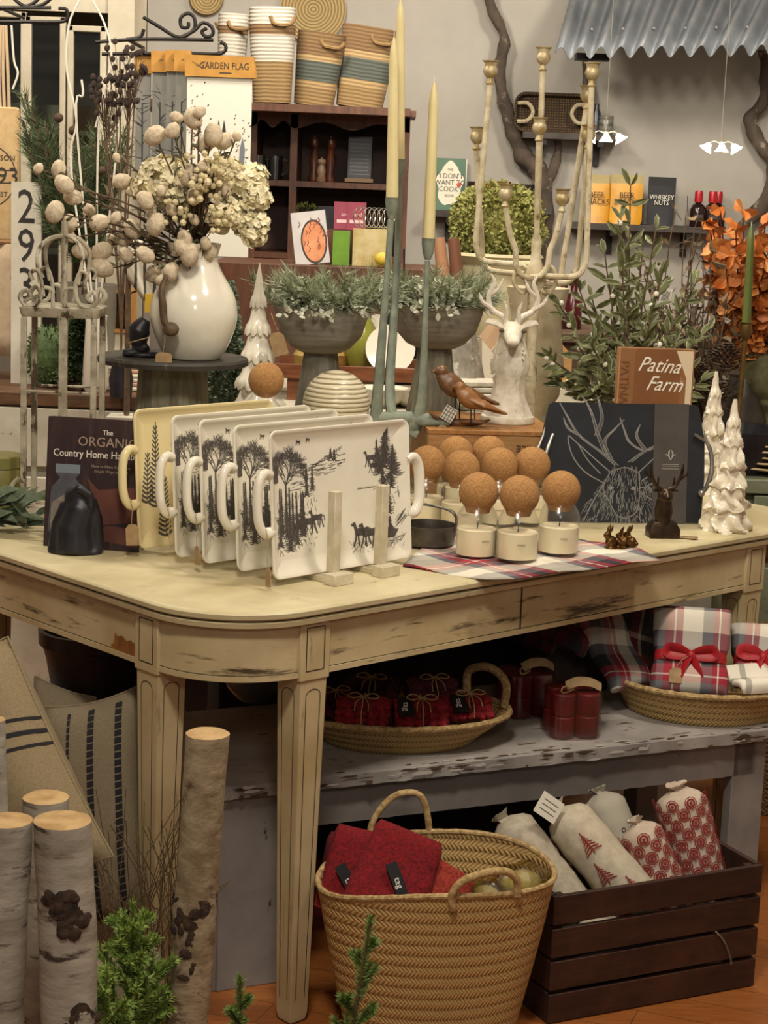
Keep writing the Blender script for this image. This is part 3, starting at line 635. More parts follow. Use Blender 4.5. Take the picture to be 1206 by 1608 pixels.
def bird(sc, ox, oz, oy, mt):
    b = MB(); b.X = Matrix.Translation((ox, oy, oz)) @ Matrix.Scale(sc, 4)
    b.tube(cat([(-.045, 0, .078), (-.036, 0, .066), (-.012, 0, .045), (.02, 0, .03), (.05, 0, .02), (.1, 0, .006)], 5), [.013, .015, .017, .018, .019, .021, .024, .027, .028, .028, .028, .027, .025, .022, .019, .016, .014, .012, .010, .009, .009, .009, .008, .007, .006, .003], 12, flat=.8)
    b.sph((-.042, 0, .08), (.017, .015, .016)); b.tube([(-.055, 0, .081), (-.068, 0, .078)], [.006, .001], 8)
    for s in (-1, 1): b.tube([(-.015, s*.019, .05), (.03, s*.02, .034), (.085, s*.008, .012)], [.008, .014, .002], 8, flat=.4)
    o = b.build('bird', mt, bs, remesh=.002)
    m = MB(); m.X = Matrix.Translation((ox, oy, oz)) @ Matrix.Scale(sc, 4)
    for s in (-1, 1):
        m.tube([(-.002+s*.006, s*.006, .02), (s*.006, s*.006, -oz/sc+.014)], .0018, 6)
        for t in (-.5, 0, .5): m.tube([(s*.006, s*.006, -oz/sc+.016), (s*.006+.008*sin(t), s*.006-.01*cos(t), -oz/sc+.01)], .0014, 5)
    m.build('bird_legs', IRON, bs)
bird(1.0, -.005, .045, .02, BW_); bird(.82, .028, .028, -.018, BW2)
hang_tag(bs, (-.045, -.03, .012), .012, .026, .035, .3)
m = MB(); m.X = Matrix.Translation((-.03, -.022, .03)) @ Matrix.Rotation(.5, 4, 'Y'); m.box((0, 0, 0), (.03, .001, .035), mi=0)
for k in range(4): m.box((-.011+k*.007, -.0008, 0), (.0015, .0006, .035), mi=1); m.box((0, -.0008, -.013+k*.009), (.03, .0006, .0012), mi=1)
m.build('woven_label', [pm('cfcabd', None), INK], bs)
# ================= green triple candlestick =================
VER = pm('8b927f', '70786a', 30, .6, .25, c3='9a9478', sc3=40, lo3=.58, hi3=.7); Yc = 4.34
cs = thing('candlestick', 'tall verdigris green three stem candlestick on the wooden crate', 'candlestick', V((at(625, 690, Yc).x, Yc, T+RISE+.012)), 0)
o0 = cs.location.copy(); L = lambda px, py, Y=Yc: at(px, py, Y)-o0
def holder(top, w2, pts, rad, name='stem'):
    b = MB(); b.tube(cat(pts, 6), rad, 10, flat=.75)
    b.build(name, VER, cs); b = MB(); b.X = Matrix.Translation(top); b.lathe([(w2*.45, -.05), (w2*.8, -.035), (w2, -.012), (w2*1.0, -.002), (w2*1.08, 0), (w2*.92, 0), (w2*.85, -.01), (0, -.012)], 20, cap1=False); b.build('candle_cup', VER, cs)
def lerpr(r, n): k = len(r)-1; return [r[min(int(i/n*k), k-1)]*(1-(i/n*k-min(int(i/n*k), k-1)))+r[min(int(i/n*k), k-1)+1]*(i/n*k-min(int(i/n*k), k-1)) for i in range(n+1)]
A1 = L(616, 310); A2 = L(673, 374); A3 = at(627, 250, 4.46)-o0
g = [L(614, 345), L(608, 430), L(601, 520), L(593, 620), L(590, 668)]; holder(A1, .0155, g, lerpr([.009, .008, .011, .015, .019], 24))
g = [A3+V((0, 0, -.04)), at(624, 400, 4.45)-o0, at(617, 520, 4.42)-o0, at(612, 610, 4.38)-o0, L(620, 660), L(655, 682)]; holder(A3, .0145, g, lerpr([.008, .009, .012, .014, .016, .016], 30))
g = [L(671, 410), L(668, 500), L(664, 590), L(660, 640), L(650, 668), L(630, 678)]; holder(A2, .0155, g, lerpr([.007, .008, .012, .017, .022, .018], 30))
b = MB(); b.tube(cat([(L(586, 678).x, 0, .012), (L(625, 690).x, 0, .013), (L(665, 688).x, -.005, .012), (L(705, 694).x, -.01, .008)], 5), lerpr([.014, .018, .018, .01], 15), 10, flat=.8); b.build('base', VER, cs, bevel=.002)
def taper(base, top, w2, lab, m=None):
    d = (top-base); b = MB(); n = 14
    b.tube([base+d*(i/n) for i in range(n)]+[top], [w2*(1-.28*i/n) for i in range(n-1)]+[w2*.6, w2*.12], 14)
    b.v = [p-base for p in b.v]
    o = tag(b.build('taper_candle', m or WAX, loc=base), lab, 'candle', 'cream taper candles'); w_ = MB(); w_.tube([d, d*1.0+V((0, .0, .012))], .0012, 5); w_.build('wick', pm('d8cfb4', None), o); return o
CW = pm('e2d3a0', 'd6c690', 6, .4, .03, Subsurface_Weight=.15, Subsurface_Radius=(.02, .012, .006))
taper(o0+A1+V((0, 0, -.010)), at(619, 58, Yc), .0145, 'cream taper candle in the left front cup of green candlestick', CW)
taper(o0+A3+V((0, 0, -.010)), at(629, -2, 4.46), .0135, 'tallest cream taper candle, in the rear cup of green candlestick', CW)
taper(o0+A2+V((0, 0, -.010)), at(682, 128, Yc), .0145, 'cream taper candle in the right cup of green candlestick', CW)
# ================= striped sphere, mid ceramic tree, corked jar =================
ps = at(528, 635, 4.18); rr_ = dim(53, 4.18); ps.z = RZ
zc = at(528, 634, 4.18).z
n = NT('ringed_glaze'); sp_ = n.N('ShaderNodeSeparateXYZ'); n.L(n.coord(), sp_.inputs[0]); w_ = n.math('SINE', n.math('MULTIPLY_ADD', sp_.outputs[2], 620, n.math('MULTIPLY', n.noise(20), 3.0)))
n.col(n.ramp(n.math('MULTIPLY_ADD', w_, .5, .5), [(.1, '8d8163'), (.3, 'c9be9c'), (.6, 'ddd3b6')])); n.bump(w_, .25, .003); n.set(.3)
b = MB(); b.sph((0, 0, rr_), rr_, 36); b.lathe([(.03, .0), (.03, .004)], 20)
tag(b.build('striped_sphere', n.m, loc=(ps.x, ps.y, zc-rr_)), 'cream ringed ceramic ball resting behind the tray rack', 'ornament')
st = MB(); st.box((0, 0, (zc-rr_-RZ)/2+.0), (.11, .10, max(.004, zc-rr_-RZ-.001))); tag(st.build('display_block', WOOD, loc=(ps.x, ps.y, RZ)), 'small wooden block under the ringed ceramic ball', 'block')
def tier_tree(px, Y, ytop, ybase, w2, tiers, label, mt, zb):
    p = at(px, (ytop+ybase)/2, Y); zt = at(px, ytop, Y).z; h = zt-zb; b = MB(); rr = []; n = 72
    for t in range(tiers):
        f0, f1 = t/tiers, (t+1)/tiers
        for u_ in range(7):
            u = u_/6; z = (f0+(f1-f0)*u)*h*.93; R0 = w2*(1-f0*.88); R1 = w2*(1-f1*.88)*.66
            r = R0+(R1-R0)*u**.7; rr.append([((r+(.20*R0*abs(cos(a*5+t*1.57)) if u < .5 else .02*R0))*cos(a), (r+(.20*R0*abs(cos(a*5+t*1.57)) if u < .5 else 0))*sin(a), z-(.012*abs(cos(a*5+t*1.57))*(1-u) if u < .6 else 0)*min(1, R0/.04)) for a in [2*pi*j/n for j in range(n)]])
        rr[-7] = [(x*.86, y*.86, z) for x, y, z in rr[-7]]
    rr.append([(x*.12, y*.12, h) for x, y, z in rr[-1]]); b.rings(rr)
    return tag(b.build('ceramic_tree', mt, loc=(p.x, Y, zb)), label, 'ceramic tree')
zb = RZ
tier_tree(404, 4.45, 412, 700, .09, 8, 'tall cream ceramic tree with scalloped tiers between pitcher and bowl', WHITECER, RZ)
p = at(418, 597, 3.98); zz = p.z
cj = thing('cork_jar', 'clear glass jar with cork ball alone behind the rearmost trays', 'jar', (p.x, 3.98, T), 0)
MB().lathe([(.05, 0), (.052, .01), (.052, zz-T-.08), (.045, zz-T-.05), (.033, zz-T-.035), (.033, zz-T-.02), (.031, zz-T-.02), (.031, zz-T-.036), (.043, zz-T-.052), (.050, zz-T-.08), (.049, .004)], 32).build('glass_jar', GLASS, cj)
MB().sph((0, 0, zz-T), .039, 28).build('cork_stopper', CORK, cj)
m = MB(); m.lathe([(.046, .006), (.046, zz-T-.1), (0, zz-T-.1)], 28, cap1=False); m.build('wax', WAX, cj)
hang = thing('price_tag', 'large kraft price tag hanging on cream tiered tree beside the left bowl', 'tag', at(437, 540, 4.38), 0)
m = MB(); m.X = Matrix.Rotation(-.3, 4, 'Y'); m.prism([(-.018, -.028), (.018, -.028), (.018, .018), (.008, .028), (-.008, .028), (-.018, .018)], -.0008, .0008, 0); m.build('paper', KRAFT, hang); MB().tube(cat([(0, 0, .026), (-.01, .0, .05), (-.02, .02, .07)], 4), .0009, 5).build('string', TWINE, hang)
# ================= cake stand, pitcher and flowers =================
YK = 4.22; p = at(272, 562, YK); zd = p.z; PEW = pm('46423a', '35322c', 12, .6, .25, metal=.3, c3='6b6454', sc3=14, st3=(5, 5, 1), lo3=.55, hi3=.75)
ck = thing('cake_stand', 'dark weathered pedestal cake stand under the white pitcher', 'cake stand', (p.x, YK, T), 0); hd = zd-T
rd = dim(117, YK)
MB().lathe([(0, hd-.012), (rd*.9, hd-.014), (rd, hd-.012), (rd*1.01, hd-.002), (rd*.99, hd+.004), (rd*.9, hd+.0), (0, hd)], 48, cap0=False, cap1=False).build('plate', PEW, ck)
RIB = pm('8f8a74', '625d4c', 30, .7, .4, st=(1, 1, .2))
MB().lathe([(rd*.95, 0), (rd*.9, .01), (rd*.72, .04), (rd*.58, hd*.4), (rd*.48, hd*.7), (rd*.45, hd-.02), (rd*.5, hd-.013)], 96, fn=lambda a, r, z: (r*(1+.018*(1 if sin(a*30) > 0 else -1)), z)).build('pedestal', RIB, ck)
pp = at(303, 556, YK); pth = at(303, 392, YK).z-zd; w1 = dim(68, YK)
pj = thing('pitcher', 'white ceramic pitcher holding cream flowers on the cake stand', 'pitcher', (pp.x, YK, zd+.001), 0)
pr = [(.55, 0), (.62, .01), (.8, .12), (.95, .28), (1, .42), (.93, .58), (.75, .72), (.58, .84), (.52, .93), (.6, 1.06), (.56, 1.06), (.48, .93), (.54, .84), (.7, .72), (.88, .55), (.9, .3)]
MB().lathe([(r*w1, z*pth) for r, z in cat([(a, c, 0) for a, c in pr[:10]], 4) for _ in (0,)] if False else [(v.x*w1, v.y*pth) for v in cat([(a, c, 0) for a, c in pr[:10]], 4)]+[(a*w1, c*pth) for a, c in pr[10:]], 48, fn=lambda a, r, z: (r*(1+.12*max(0, cos(a-pi))**6*max(0, (z/pth-.85)/.2)), z)).build('body', WHITECER, pj)
HND = pm('6b553c', '4c3a28', 40, .6, .3); q = lambda px, py, Y: at(px, py, Y)-pj.location
g = [q(262, 432, YK-.11), q(254, 455, YK-.13), q(256, 480, YK-.13), q(258, 503, YK-.13), q(268, 520, YK-.125)]
b = MB(); b.tube(cat(g, 5), lerpr([.005, .007, .009, .008, .006], 20), 10); b.sph(q(268, 517, YK-.125), (.019, .014, .016), 16); b.tube([q(262, 432, YK-.11), q(266, 420, YK-.06), q(285, 430, YK-.02)], .005, 8); b.build('curled_vine', HND, pj)
hang_tag(pj, q(258, 528, YK-.135), .04, .036, .022, .1)
fa = thing('flower_arrangement', 'cream hydrangea and fuzzy seed pod bouquet in the white pitcher', 'flowers', (pp.x, YK, zd+pth), 0); o0 = fa.location.copy()
random.seed(11); CRM = pm('f4ebca', 'e8dcb2', 40, .7, .1); POD = pm('dccdb2', 'c2ae90', 120, .95, .5, bd=.004); STM = TWIG; root = V((0, 0, -.02))
for hx, hy, hr, dY in ((262, 287, 46, .0), (232, 296, 26, .02), (375, 320, 38, -.02), (392, 350, 28, -.03), (395, 280, 26, .02), (340, 285, 40, .06), (315, 330, 40, .05), (372, 285, 26, -.04), (404, 308, 22, -.05), (398, 368, 20, -.04), (350, 330, 30, -.06), (355, 265, 22, -.03)):
    c = at(hx, hy, YK+dY)-o0; r = dim(hr, YK); b = MB()
    for k in range(int(330*(hr/36)**2)):
        d = rv(); P = c+V((d.x*r, d.y*r, d.z*r*.85))*rnd(.82, 1.05)
        nrm = d+rv()*.5; u, w_ = frame(nrm); a0 = rnd(0, 1.57)
        for e in range(4):
            dd = u*cos(a0+e*pi/2)+w_*sin(a0+e*pi/2)+d*.25; b.leaf(P, dd, rnd(.008, .0115), .0105, nrm=nrm, curl=.15)
    b.sph(c, r*.55, 8); b.build('hydrangea_head', CRM, fa, smooth=0)
pods = [(277, 184, 9), (303, 187, 14), (313, 176, 9), (271, 205, 11), (243, 213, 15), (335, 212, 15), (323, 225, 14), (352, 222, 13), (372, 214, 7), (183, 248, 7), (191, 285, 13), (208, 300, 9), (297, 275, 16), (306, 307, 13), (345, 353, 15), (228, 315, 13), (238, 334, 9), (245, 352, 15), (253, 300, 8), (328, 307, 8), (318, 262, 8), (337, 270, 9), (290, 375, 12), (323, 382, 9), (355, 300, 8), (298, 400, 15), (330, 396, 11), (240, 430, 12), (268, 427, 13), (254, 440, 9),
        (92, 266, 12), (60, 265, 8), (101, 290, 14), (115, 310, 13), (86, 333, 15), (110, 350, 12), (156, 350, 14), (208, 360, 14), (182, 342, 9), (128, 395, 13), (160, 395, 15), (160, 420, 16), (198, 400, 11), (112, 372, 8), (140, 330, 10), (193, 376, 12), (175, 378, 10), (228, 400, 13), (285, 390, 12), (305, 345, 8), (270, 330, 9)]
bst = MB(); lfs = MB()
for i, (x, y, r) in enumerate(pods):
    Yp = YK+rnd(-.12, -.02) if x > 220 else YK+rnd(-.1, .06); c = at(x, y, Yp)-o0; rr0 = dim(r, YK)*1.02; b = MB(); m_ = Matrix.Rotation(rnd(0, 3), 3, 'Y'); n0 = len(b.v)
    b.sph(c, (rr0*1.2, rr0*.95, rr0*.92), 14, rot=m_)
    b.v = [v+(v-c)*(.10*mn.noise(v*300)) for v in b.v]; b.build('seed_pod', POD, fa)
    far = x < 240; mid = c+V((rnd(.02, .06), rnd(-.02, .02), rnd(-.05, .02))) if far else (root+c)*.5+V((rnd(-.02, .02), .0, rnd(-.0, .03)))
    path = bez(root+V((rnd(-.02, .02), rnd(-.02, .02), 0)), root+(c-root)*.35+V((rnd(-.02, .02), 0, rnd(-.05, .09) if far else .05)), mid, c, 10); bst.tube(path, lerpr([.0028, .0018], 10), 5)
    for k in range(3, 10):
        d_ = (path[k]-path[k-1]).normalized()+rv()*.9; lfs.leaf(path[k], d_, rnd(.018, .034), rnd(.006, .010), curl=.4)
for i in range(60):
    c = at(rnd(295, 365), rnd(255, 330), YK-.1+rnd(-.03, .03))-o0; bst.tube(bez(root, root+(c-root)*.3+V((0, 0, .02)), (root+c)*.5, c, 6), .0012, 4)
bst.build('stems', STM, fa); lfs.build('leaves', pm('7f7a5c', '5a5940', 60, .8, .2), fa, smooth=0)
bb = MB()
for i in range(85):
    cl = random.choice([(325, 290), (300, 260), (335, 262), (310, 300), (345, 285), (280, 330), (350, 345), (360, 270)]); c = at(cl[0]+rnd(-22, 22), cl[1]+rnd(-20, 20), YK-.13+rnd(-.03, .02))-o0; bb.sph(c, rnd(.005, .009), 8)
bb.build('berries', pm('dccfa6', 'cbbb8c', 60, .6, .2), fa)['kind'] = 'stuff'
# black cast lamp-like figure beside the pitcher
pk = at(222, 540, YK-.0); pk.z = zd+.001
b = MB(); b.lathe([(.035, 0), (.038, .005), (.03, .012), (.0, .014)], 20, sx=1.2, sy=.8, cap1=False); b.tube(cat([(.01, 0, .01), (-.005, 0, .03), (-.004, 0, .06), (.01, 0, .085)], 4), lerpr([.012, .02, .026, .012], 12), 12); b.tube([(-.04, -.01, .012), (-.01, -.012, .014), (.02, -.01, .024)], [.004, .008, .004], 8)
tag(b.build('cast_iron_figurine', BLACK, loc=pk, remesh=.003), 'black cast iron figure on the cake stand left of pitcher', 'figurine')
m = MB(); m.X = Matrix.Rotation(-.3, 4, 'Y'); m.box((0, 0, 0), (.045, .03, .001)); tag(m.build('price_tag', KRAFT, loc=at(218, 538, YK-.06)+V((0, 0, .006))), 'kraft price tag lying on the cake stand left of the pitcher', 'tag')
# ================= pedestal bowls with frosted greens =================
BOWL = pm('8f897c', '777164', 10, .75, .3, st=(1, 1, 9)); FROST = pm('b4b9a2', '8f967f', 50, .7, .1); NEED = pm('757f5c', '9ea284', 40, .6, .1); FL2 = pm('cfcfbc', 'a9a992', 60, .8, .1)
def needles(b, c, d, L, n, ln, mi=0, w_=.0017):
    c = V(c); d = V(d).normalized()
    for i in range(n):
        P = c+d*L*i/n; dd = (d*1.1+rv()).normalized(); e = P+dd*ln*rnd(.7, 1.1); s_ = frame(dd)[0]*w_; b.add([P-s_, P+s_, e], [(0, 1, 2)], mi)
def pbowl(px, Y, yr, yb, w, label, seed, pcol, ped):
    random.seed(seed); p = at(px, yr, Y); zr = p.z; zb_ = at(px, yb, Y).z; R0 = dim(w/2, Y); h = zr-zb_
    t = thing('pedestal_bowl', label, 'bowl', (p.x, Y, ped), 0, 'grey stoneware pedestal bowls'); H = zr-ped; hb = zb_-ped
    pr = [(.42, 0), (.62, .1), (.85, .38), (.97, .75), (1.02, .95), (1.03, 1), (.97, 1), (.93, .75), (.8, .4), (.3, .12)]
    MB().lathe([(a*R0, hb+c*h) for a, c in pr], 48, fn=lambda a, r, z: (r*(1+.012*sin((z-hb)*520)), z)).build('bowl', BOWL, t)
    rp = R0*.56; b = MB(); b.lathe([(rp*1.3, 0), (rp*1.28, .012), (rp*1.2, .05), (rp*1.0, hb*.5), (rp*.72, hb*.85), (rp*.62, hb+.006), (0, hb+.01)], 64, fn=lambda a, r, z: (r*(1+.02*sin(a*22)), z), cap1=False); b.build('pedestal', pcol, t)
    f = thing('greenery_arrangement', label.replace('grey ribbed stoneware pedestal bowl', 'frosted eucalyptus and pine needle arrangement filling the bowl'), 'plant', (p.x, Y, zr), 0, 'frosted arrangements in the pedestal bowls')
    ln = MB(); lf = MB(); fl_ = MB()
    for i in range(95):
        a = rnd(0, 6.28); r = R0*sqrt(rnd(0, 1))*.9; c = V((r*cos(a), r*sin(a), -.01)); d = V((cos(a)*rnd(.2, 1.1), sin(a)*rnd(.2, 1.1), rnd(.25, 1.1))); L = rnd(.05, .1)
        k = random.random()
        if k < .45: ln.tube([c, c+d.normalized()*L], .0015, 4); needles(ln, c, d, L*1.15, 70, .048)
        else:
            d.normalize(); ln.tube([c, c+d*L], .0012, 4)
            for j in range(11):
                P = c+d*L*(j/10); q_ = (d*.3+rv()); lf.leaf(P, q_, rnd(.014, .021), rnd(.009, .014), curl=.3) if k < .8 else fl_.leaf(P, q_, rnd(.012, .018), rnd(.010, .015), curl=.3)
    for c_ in ((-.6, -.5, .035), (-.45, -.4, .05), (-.3, -.75, .02)):
        P = V((c_[0]*R0, c_[1]*R0, c_[2]))
        for L_ in range(3):
            for j in range(7): a = j*.9+L_*.5; fl_.leaf(P+V((0, 0, L_*.005)), (cos(a), sin(a)*.8-.3, .3+L_*.5), .028-.006*L_, .018, nrm=(0, 0, 1), curl=.3)
    for k in range(8):
        a = rnd(3.5, 5.9); P = V((R0*cos(a)*.95, R0*sin(a)*.95, .01)); d = V((cos(a)*.8, sin(a)*.6, -.35)).normalized()
        for j in range(9): fl_.leaf(P+d*j*.006, d*.4+rv(), .018, .013)
    ln.build('pine_needles', NEED, f, smooth=0); lf.build('grey_leaves', FROST, f, smooth=0); fl_.build('frosted_leaves', FL2, f, smooth=0)
PEDC = pm('6b6657', '545044', 14, .7, .3, st=(5, 5, 1)); PEDC2 = pm('77705c', '5a5445', 14, .7, .3, st=(5, 5, 1))
pbowl(506, 4.5, 482, 553, 148, 'grey ribbed stoneware pedestal bowl, left one behind the ringed ball', 21, PEDC, T)
pbowl(686, 4.76, 478, 546, 148, 'grey ribbed stoneware pedestal bowl, right one behind the candlestick', 22, PEDC2, T)
# ================= weathered candelabra =================
Yd = 4.78; CWH = pm('d8ccae', 'b8a986', 30, .6, .3, c3='7d6640', sc3=18, lo3=.56, hi3=.66); GOLD = pm('a58d58', 'd0c4a2', 45, .5, .3, metal=.35)
pc = at(840, 430, Yd); cb = thing('candelabra', 'tall weathered white candelabra with nine gilt candle cups behind deer bust', 'candelabra', (pc.x, Yd, T), 0); o0 = cb.location.copy(); q = lambda px, py, dy=0: at(px, py, Yd+dy)-o0
b = MB(); hz = q(840, 430).z; b.lathe([(.075, 0), (.075, .01), (.05, .025), (.022, .05), (.016, .08), (.02, hz*.5), (.014, hz*.6), (.016, hz-.05), (.028, hz-.02), (.03, hz), (.016, hz+.03), (.012, hz+.05), (.014, hz+.08), (.008, hz+.1)], 28); b.build('column', CWH, cb)
def cup(P, s=1):
    b = MB(); b.X = Matrix.Translation(P) @ Matrix.Scale(s, 4)
    b.lathe([(.006, -.062), (.011, -.056), (.007, -.05), (.007, -.044), (.015, -.036), (.0185, -.028), (.0175, -.02), (.0145, -.014), (.0165, -.005), (.021, -.002), (.0215, 0), (.016, 0), (.013, -.01), (0, -.012)], 22, cap1=False); b.build('candle_cup', GOLD, cb)
cups = [(771, 95, .0, (745, 405)), (854, 74, .02, (835, 415)), (931, 98, -.05, (920, 430)), (848, 184, -.06, (838, 420)), (923, 134, .05, (880, 445)), (750, 199, .06, (757, 420)), (795, 288, -.08, (810, 430)), (884, 296, -.04, (860, 430)), (925, 196, .0, (905, 440))]
for x, y, dy, (ax, ay) in cups:
    P = q(x, y, dy); cup(P); st_ = P+V((0, 0, -.055)); low = V((P.x+(q(ax, ay, dy).x-P.x)*.9, dy, q(ax, ay-6, dy).z+.02)); hub = V((q(840, 430).x, 0, hz-.005-.012*abs(P.x)/.1))
    if abs(x-850) < 10: pts = [st_, st_.lerp(hub+V((0, 0, .06)), .5), hub+V((0, 0, .06)), hub]
    else: sg = 1 if hub.x > low.x else -1; hub.z = max(low.z-.04, hz-.09); pts = [st_, st_.lerp(low, .5), low+V((0, 0, .03)), low+V((sg*.004, 0, -.01)), low+V((sg*.02, 0, -.034)), (low+V((sg*.045, 0, -.04))).lerp(hub, .15), hub]
    MB().tube(cat(pts, 5), .0075, 9).build('arm', CWH, cb)
for s in (-1, 1): MB().tube(cat([(s*.0, 0, hz), (s*.04, -.01, hz+.02), (s*.055, -.01, hz-.02), (s*.03, -.01, hz-.05), (s*.014, 0, hz-.03)], 5), .005, 8).build('scroll', CWH, cb)
# ================= white scroll lantern =================
YL = 3.99; pl = at(100, 560, YL); ln_ = thing('metal_lantern', 'weathered white scrollwork metal lantern at the left end of the table', 'lantern', (pl.x, YL, T), 0); o0 = ln_.location.copy()
q = lambda px, py, dy=0: at(px, py, YL+dy)-o0
CHIP = pm('b9b09a', '8d846e', 26, .6, .35, c3='4b3d2a', sc3=30, st3=(1, 1, .5), lo3=.54, hi3=.6); zt = q(100, 487).z; hw = dim(58, YL)
b = MB(); b.rrect(-hw, -hw*.8, hw, hw*.8, .01, [(0, zt-.012), (-.004, zt-.004), (-.006, zt+.008), (.004, zt+.012)], 3, cap0=True).build('roof_band', CHIP, ln_)
for sx, sy in ((-1, -1), (1, -1), (1, 1), (-1, 1)): MB().box((sx*hw*.93, sy*hw*.74, zt/2-.006), (.012, .012, zt-.012)).build('post', CHIP, ln_, bevel=.001)
MB().box((hw*.12, -hw*.76, zt/2), (.018, .008, zt-.02)).build('door_bar', CHIP, ln_)
for sx in (-1, 1): MB().tube([(-hw*.93*1, sx*hw*.74, zt*.62), (hw*.93, sx*hw*.74, zt*.62)], .003, 6).build('cross_bar', CHIP, ln_)
b = MB(); b.rrect(-hw*1.1, -hw*.9, hw*1.1, hw*.9, .01, [(.01, 0), (0, .008), (0, .016), (.01, .02)], 3).build('base_plate', CHIP, ln_)
def scroll(pts, r, nm='scroll', par=None, mt=None): return MB().tube(cat(pts, 6), r, 8, flat=.7).build(nm, mt or CHIP, par or ln_)
for s in (-1, 1):
    for yy in (-hw*.8, hw*.6):
        scroll([(s*.07, yy, zt+.01), (s*.082, yy, zt+.03), (s*.07, yy, zt+.045), (s*.06, yy, zt+.03), (s*.072, yy, zt+.022)], .006)
        scroll([(s*.075, yy, zt+.01), (s*.045, yy, zt+.018), (s*.035, yy, zt+.05), (s*.045, yy, zt+.085), (s*.06, yy, zt+.08), (s*.055, yy, zt+.065)], .0055)
        scroll([(s*.012, yy, zt+.01), (s*.015, yy, zt+.045), (s*.032, yy, zt+.05), (s*.032, yy, zt+.032)], .005)
        scroll([(s*.04, yy, zt+.06), (s*.048, yy*.8, zt+.12), (s*.03, yy*.5, zt+.15), (0, 0, zt+.16)], .005)
    scroll([(s*.085, -hw*.7, .09), (s*.1, -hw*.7, .07), (s*.095, -hw*.7, .035), (s*.07, -hw*.7, .035), (s*.065, -hw*.7, .055), (s*.08, -hw*.7, .06)], .006)
MB().tube([(0, 0, zt+.0), (0, 0, zt+.19)], .007, 8).build('finial', CHIP, ln_)
m = MB(); m.sph((hw*.9, -hw*.8, .13+.0), .009, 8); m.tube([(hw*.9, -hw*.8, .13), (hw*.5, -hw*.85, .15)], .004, 6); m.build('latch', CHIP, ln_)
# ================= baskets on and under the bench =================
STRAW = weave('bd9d64', '775a2f', 100, 62, .7); STRAW2 = weave('c4a166', '7f5f30', 110, 46, .7)
ROPE = pm('c6aa78', '8f7142', 120, .85, .5, st=(1, 1, 1))
def rope_ring(b, a, c, z, r, n=90, zf=None):
    pts = [(a*cos(2*pi*i/n), c*sin(2*pi*i/n), z+(zf(2*pi*i/n) if zf else 0)) for i in range(n+1)]
    b.tube(pts, [r*(1+.12*sin(i*2.1)) for i in range(n+1)], 8)
def basket(t, a, c, h, k, zf=None, mt=STRAW, slump=0):
    """oval woven basket wall: rim radii a, c; floor radii a*k, c*k"""
    n = 72; rr = []
    prof = [(k*.0+.001, .006), (k*.9, .006), (k, .0), (k+(1-k)*.25, h*.3), (k+(1-k)*.62, h*.62), (1, h), (.975, h), (k+(1-k)*.6-.03, h*.62), (k+(1-k)*.25-.03, h*.32), (k-.04, .012), (.001, .012)]
    for f, z in prof: rr.append([(a*f*cos(t_), c*f*sin(t_), z+(zf(t_)*(z/h)**1.5 if zf else 0)) for t_ in [2*pi*j/n for j in range(n)]])
    MB().rings(rr).build('basket_body', mt, t)
    b = MB(); rope_ring(b, a*.99, c*.99, h, .0065, zf=zf); b.build('rim', ROPE, t)
# shallow oval basket with bundles
p1 = on(632, 1182, BH); yb1 = byaw
p1 = p1+V((0, .055, 0))
p1 = V((at(628, 1130, p1.y).x, p1.y+.03, BH+.001))
ob = thing('oval_basket', 'shallow oval straw basket of red bundles standing on the grey bench', 'basket', p1, byaw-.28)
basket(ob, .232, .15, .066, .66)
MB().tube(cat([(.16, .10, .065), (.165, .115, .115), (.20, .07, .135), (.225, .02, .115), (.222, .01, .065)], 8), .009, 10).build('handle', ROPE, ob)
MB().tube(cat([(-.17, .09, .065), (-.19, .10, .1), (-.22, .05, .11), (-.235, -.02, .1), (-.215, -.03, .065)], 8), .009, 10).build('handle', ROPE, ob)
KN = pm('a81c28', '6e0f1c', 140, .9, .5, bd=.004); KN2 = pm('6a2432', '3c1626', 90, .9, .5); BLK = pm('111013', None, 10, .5); LET = pm('e8e4da', None)
def bundle(loc, rz, mt, label, tagtxt=True, s=1, flip=0):
    t = thing('knit_bundle', label, 'bundle', loc, rz, 'knitted bundles in the oval basket')
    b = MB(); n = 40
    for k in range(3):
        rr = []
        for i in range(15):
            u = i/14; x = -.055+.11*u; w_ = .030*(1+.22*sin(u*30+k))*(.7 if i in (0, 14) else 1)*(.82 if 6 < i < 9 else 1)
            rr.append([(x*s, (.036*cos(2*pi*j/16)*w_/.03+.012*(k-1))*s, (.012+k*.013+.012*sin(2*pi*j/16)*w_/.03)*s) for j in range(16)])
        b.rings(rr)
    b.v = [v+V((0, 0, .004))*mn.noise(v*120) for v in b.v]; b.build('knit_wool', mt, t)
    z = .058*s; b = MB(); b.tube([(0, -.045*s, .01), (0, -.042*s, .035*s), (0, -.02*s, z), (0, .02*s, z), (0, .042*s, .035*s)], .0014, 6)
    for e in (-1, 1): b.tube(cat([(0, -.012, z+.002), (e*.018, -.004, z+.007), (e*.032, -.014, z+.003), (e*.02, -.026, z+.002), (0, -.014, z+.003)], 5), .0014, 5); b.tube(cat([(0, -.012, z+.002), (e*.012, -.035, z-.004), (e*.014, -.048, z-.018)], 4), .0012, 5)
    b.build('twine_bow', TWINE, t)
    if tagtxt:
        m = MB(); m.X = Matrix.Translation((-.034*s if not flip else .034*s, -.03, z-.012)) @ Matrix.Rotation(-.9, 4, 'X'); m.box((0, 0, 0), (.032, .0015, .046), mi=0); m.text('tag', .018, (0, -.001, 0), rot=Matrix.Rotation(-pi/2 if flip else pi/2, 3, 'Y'), mi=1); m.build('label_tag', [BLK, LET], t)
ct, st_ = cos(ob.rotation_euler.z), sin(ob.rotation_euler.z)
def inb(x, y, z): return p1+V((x*ct-y*st_, x*st_+y*ct, z))
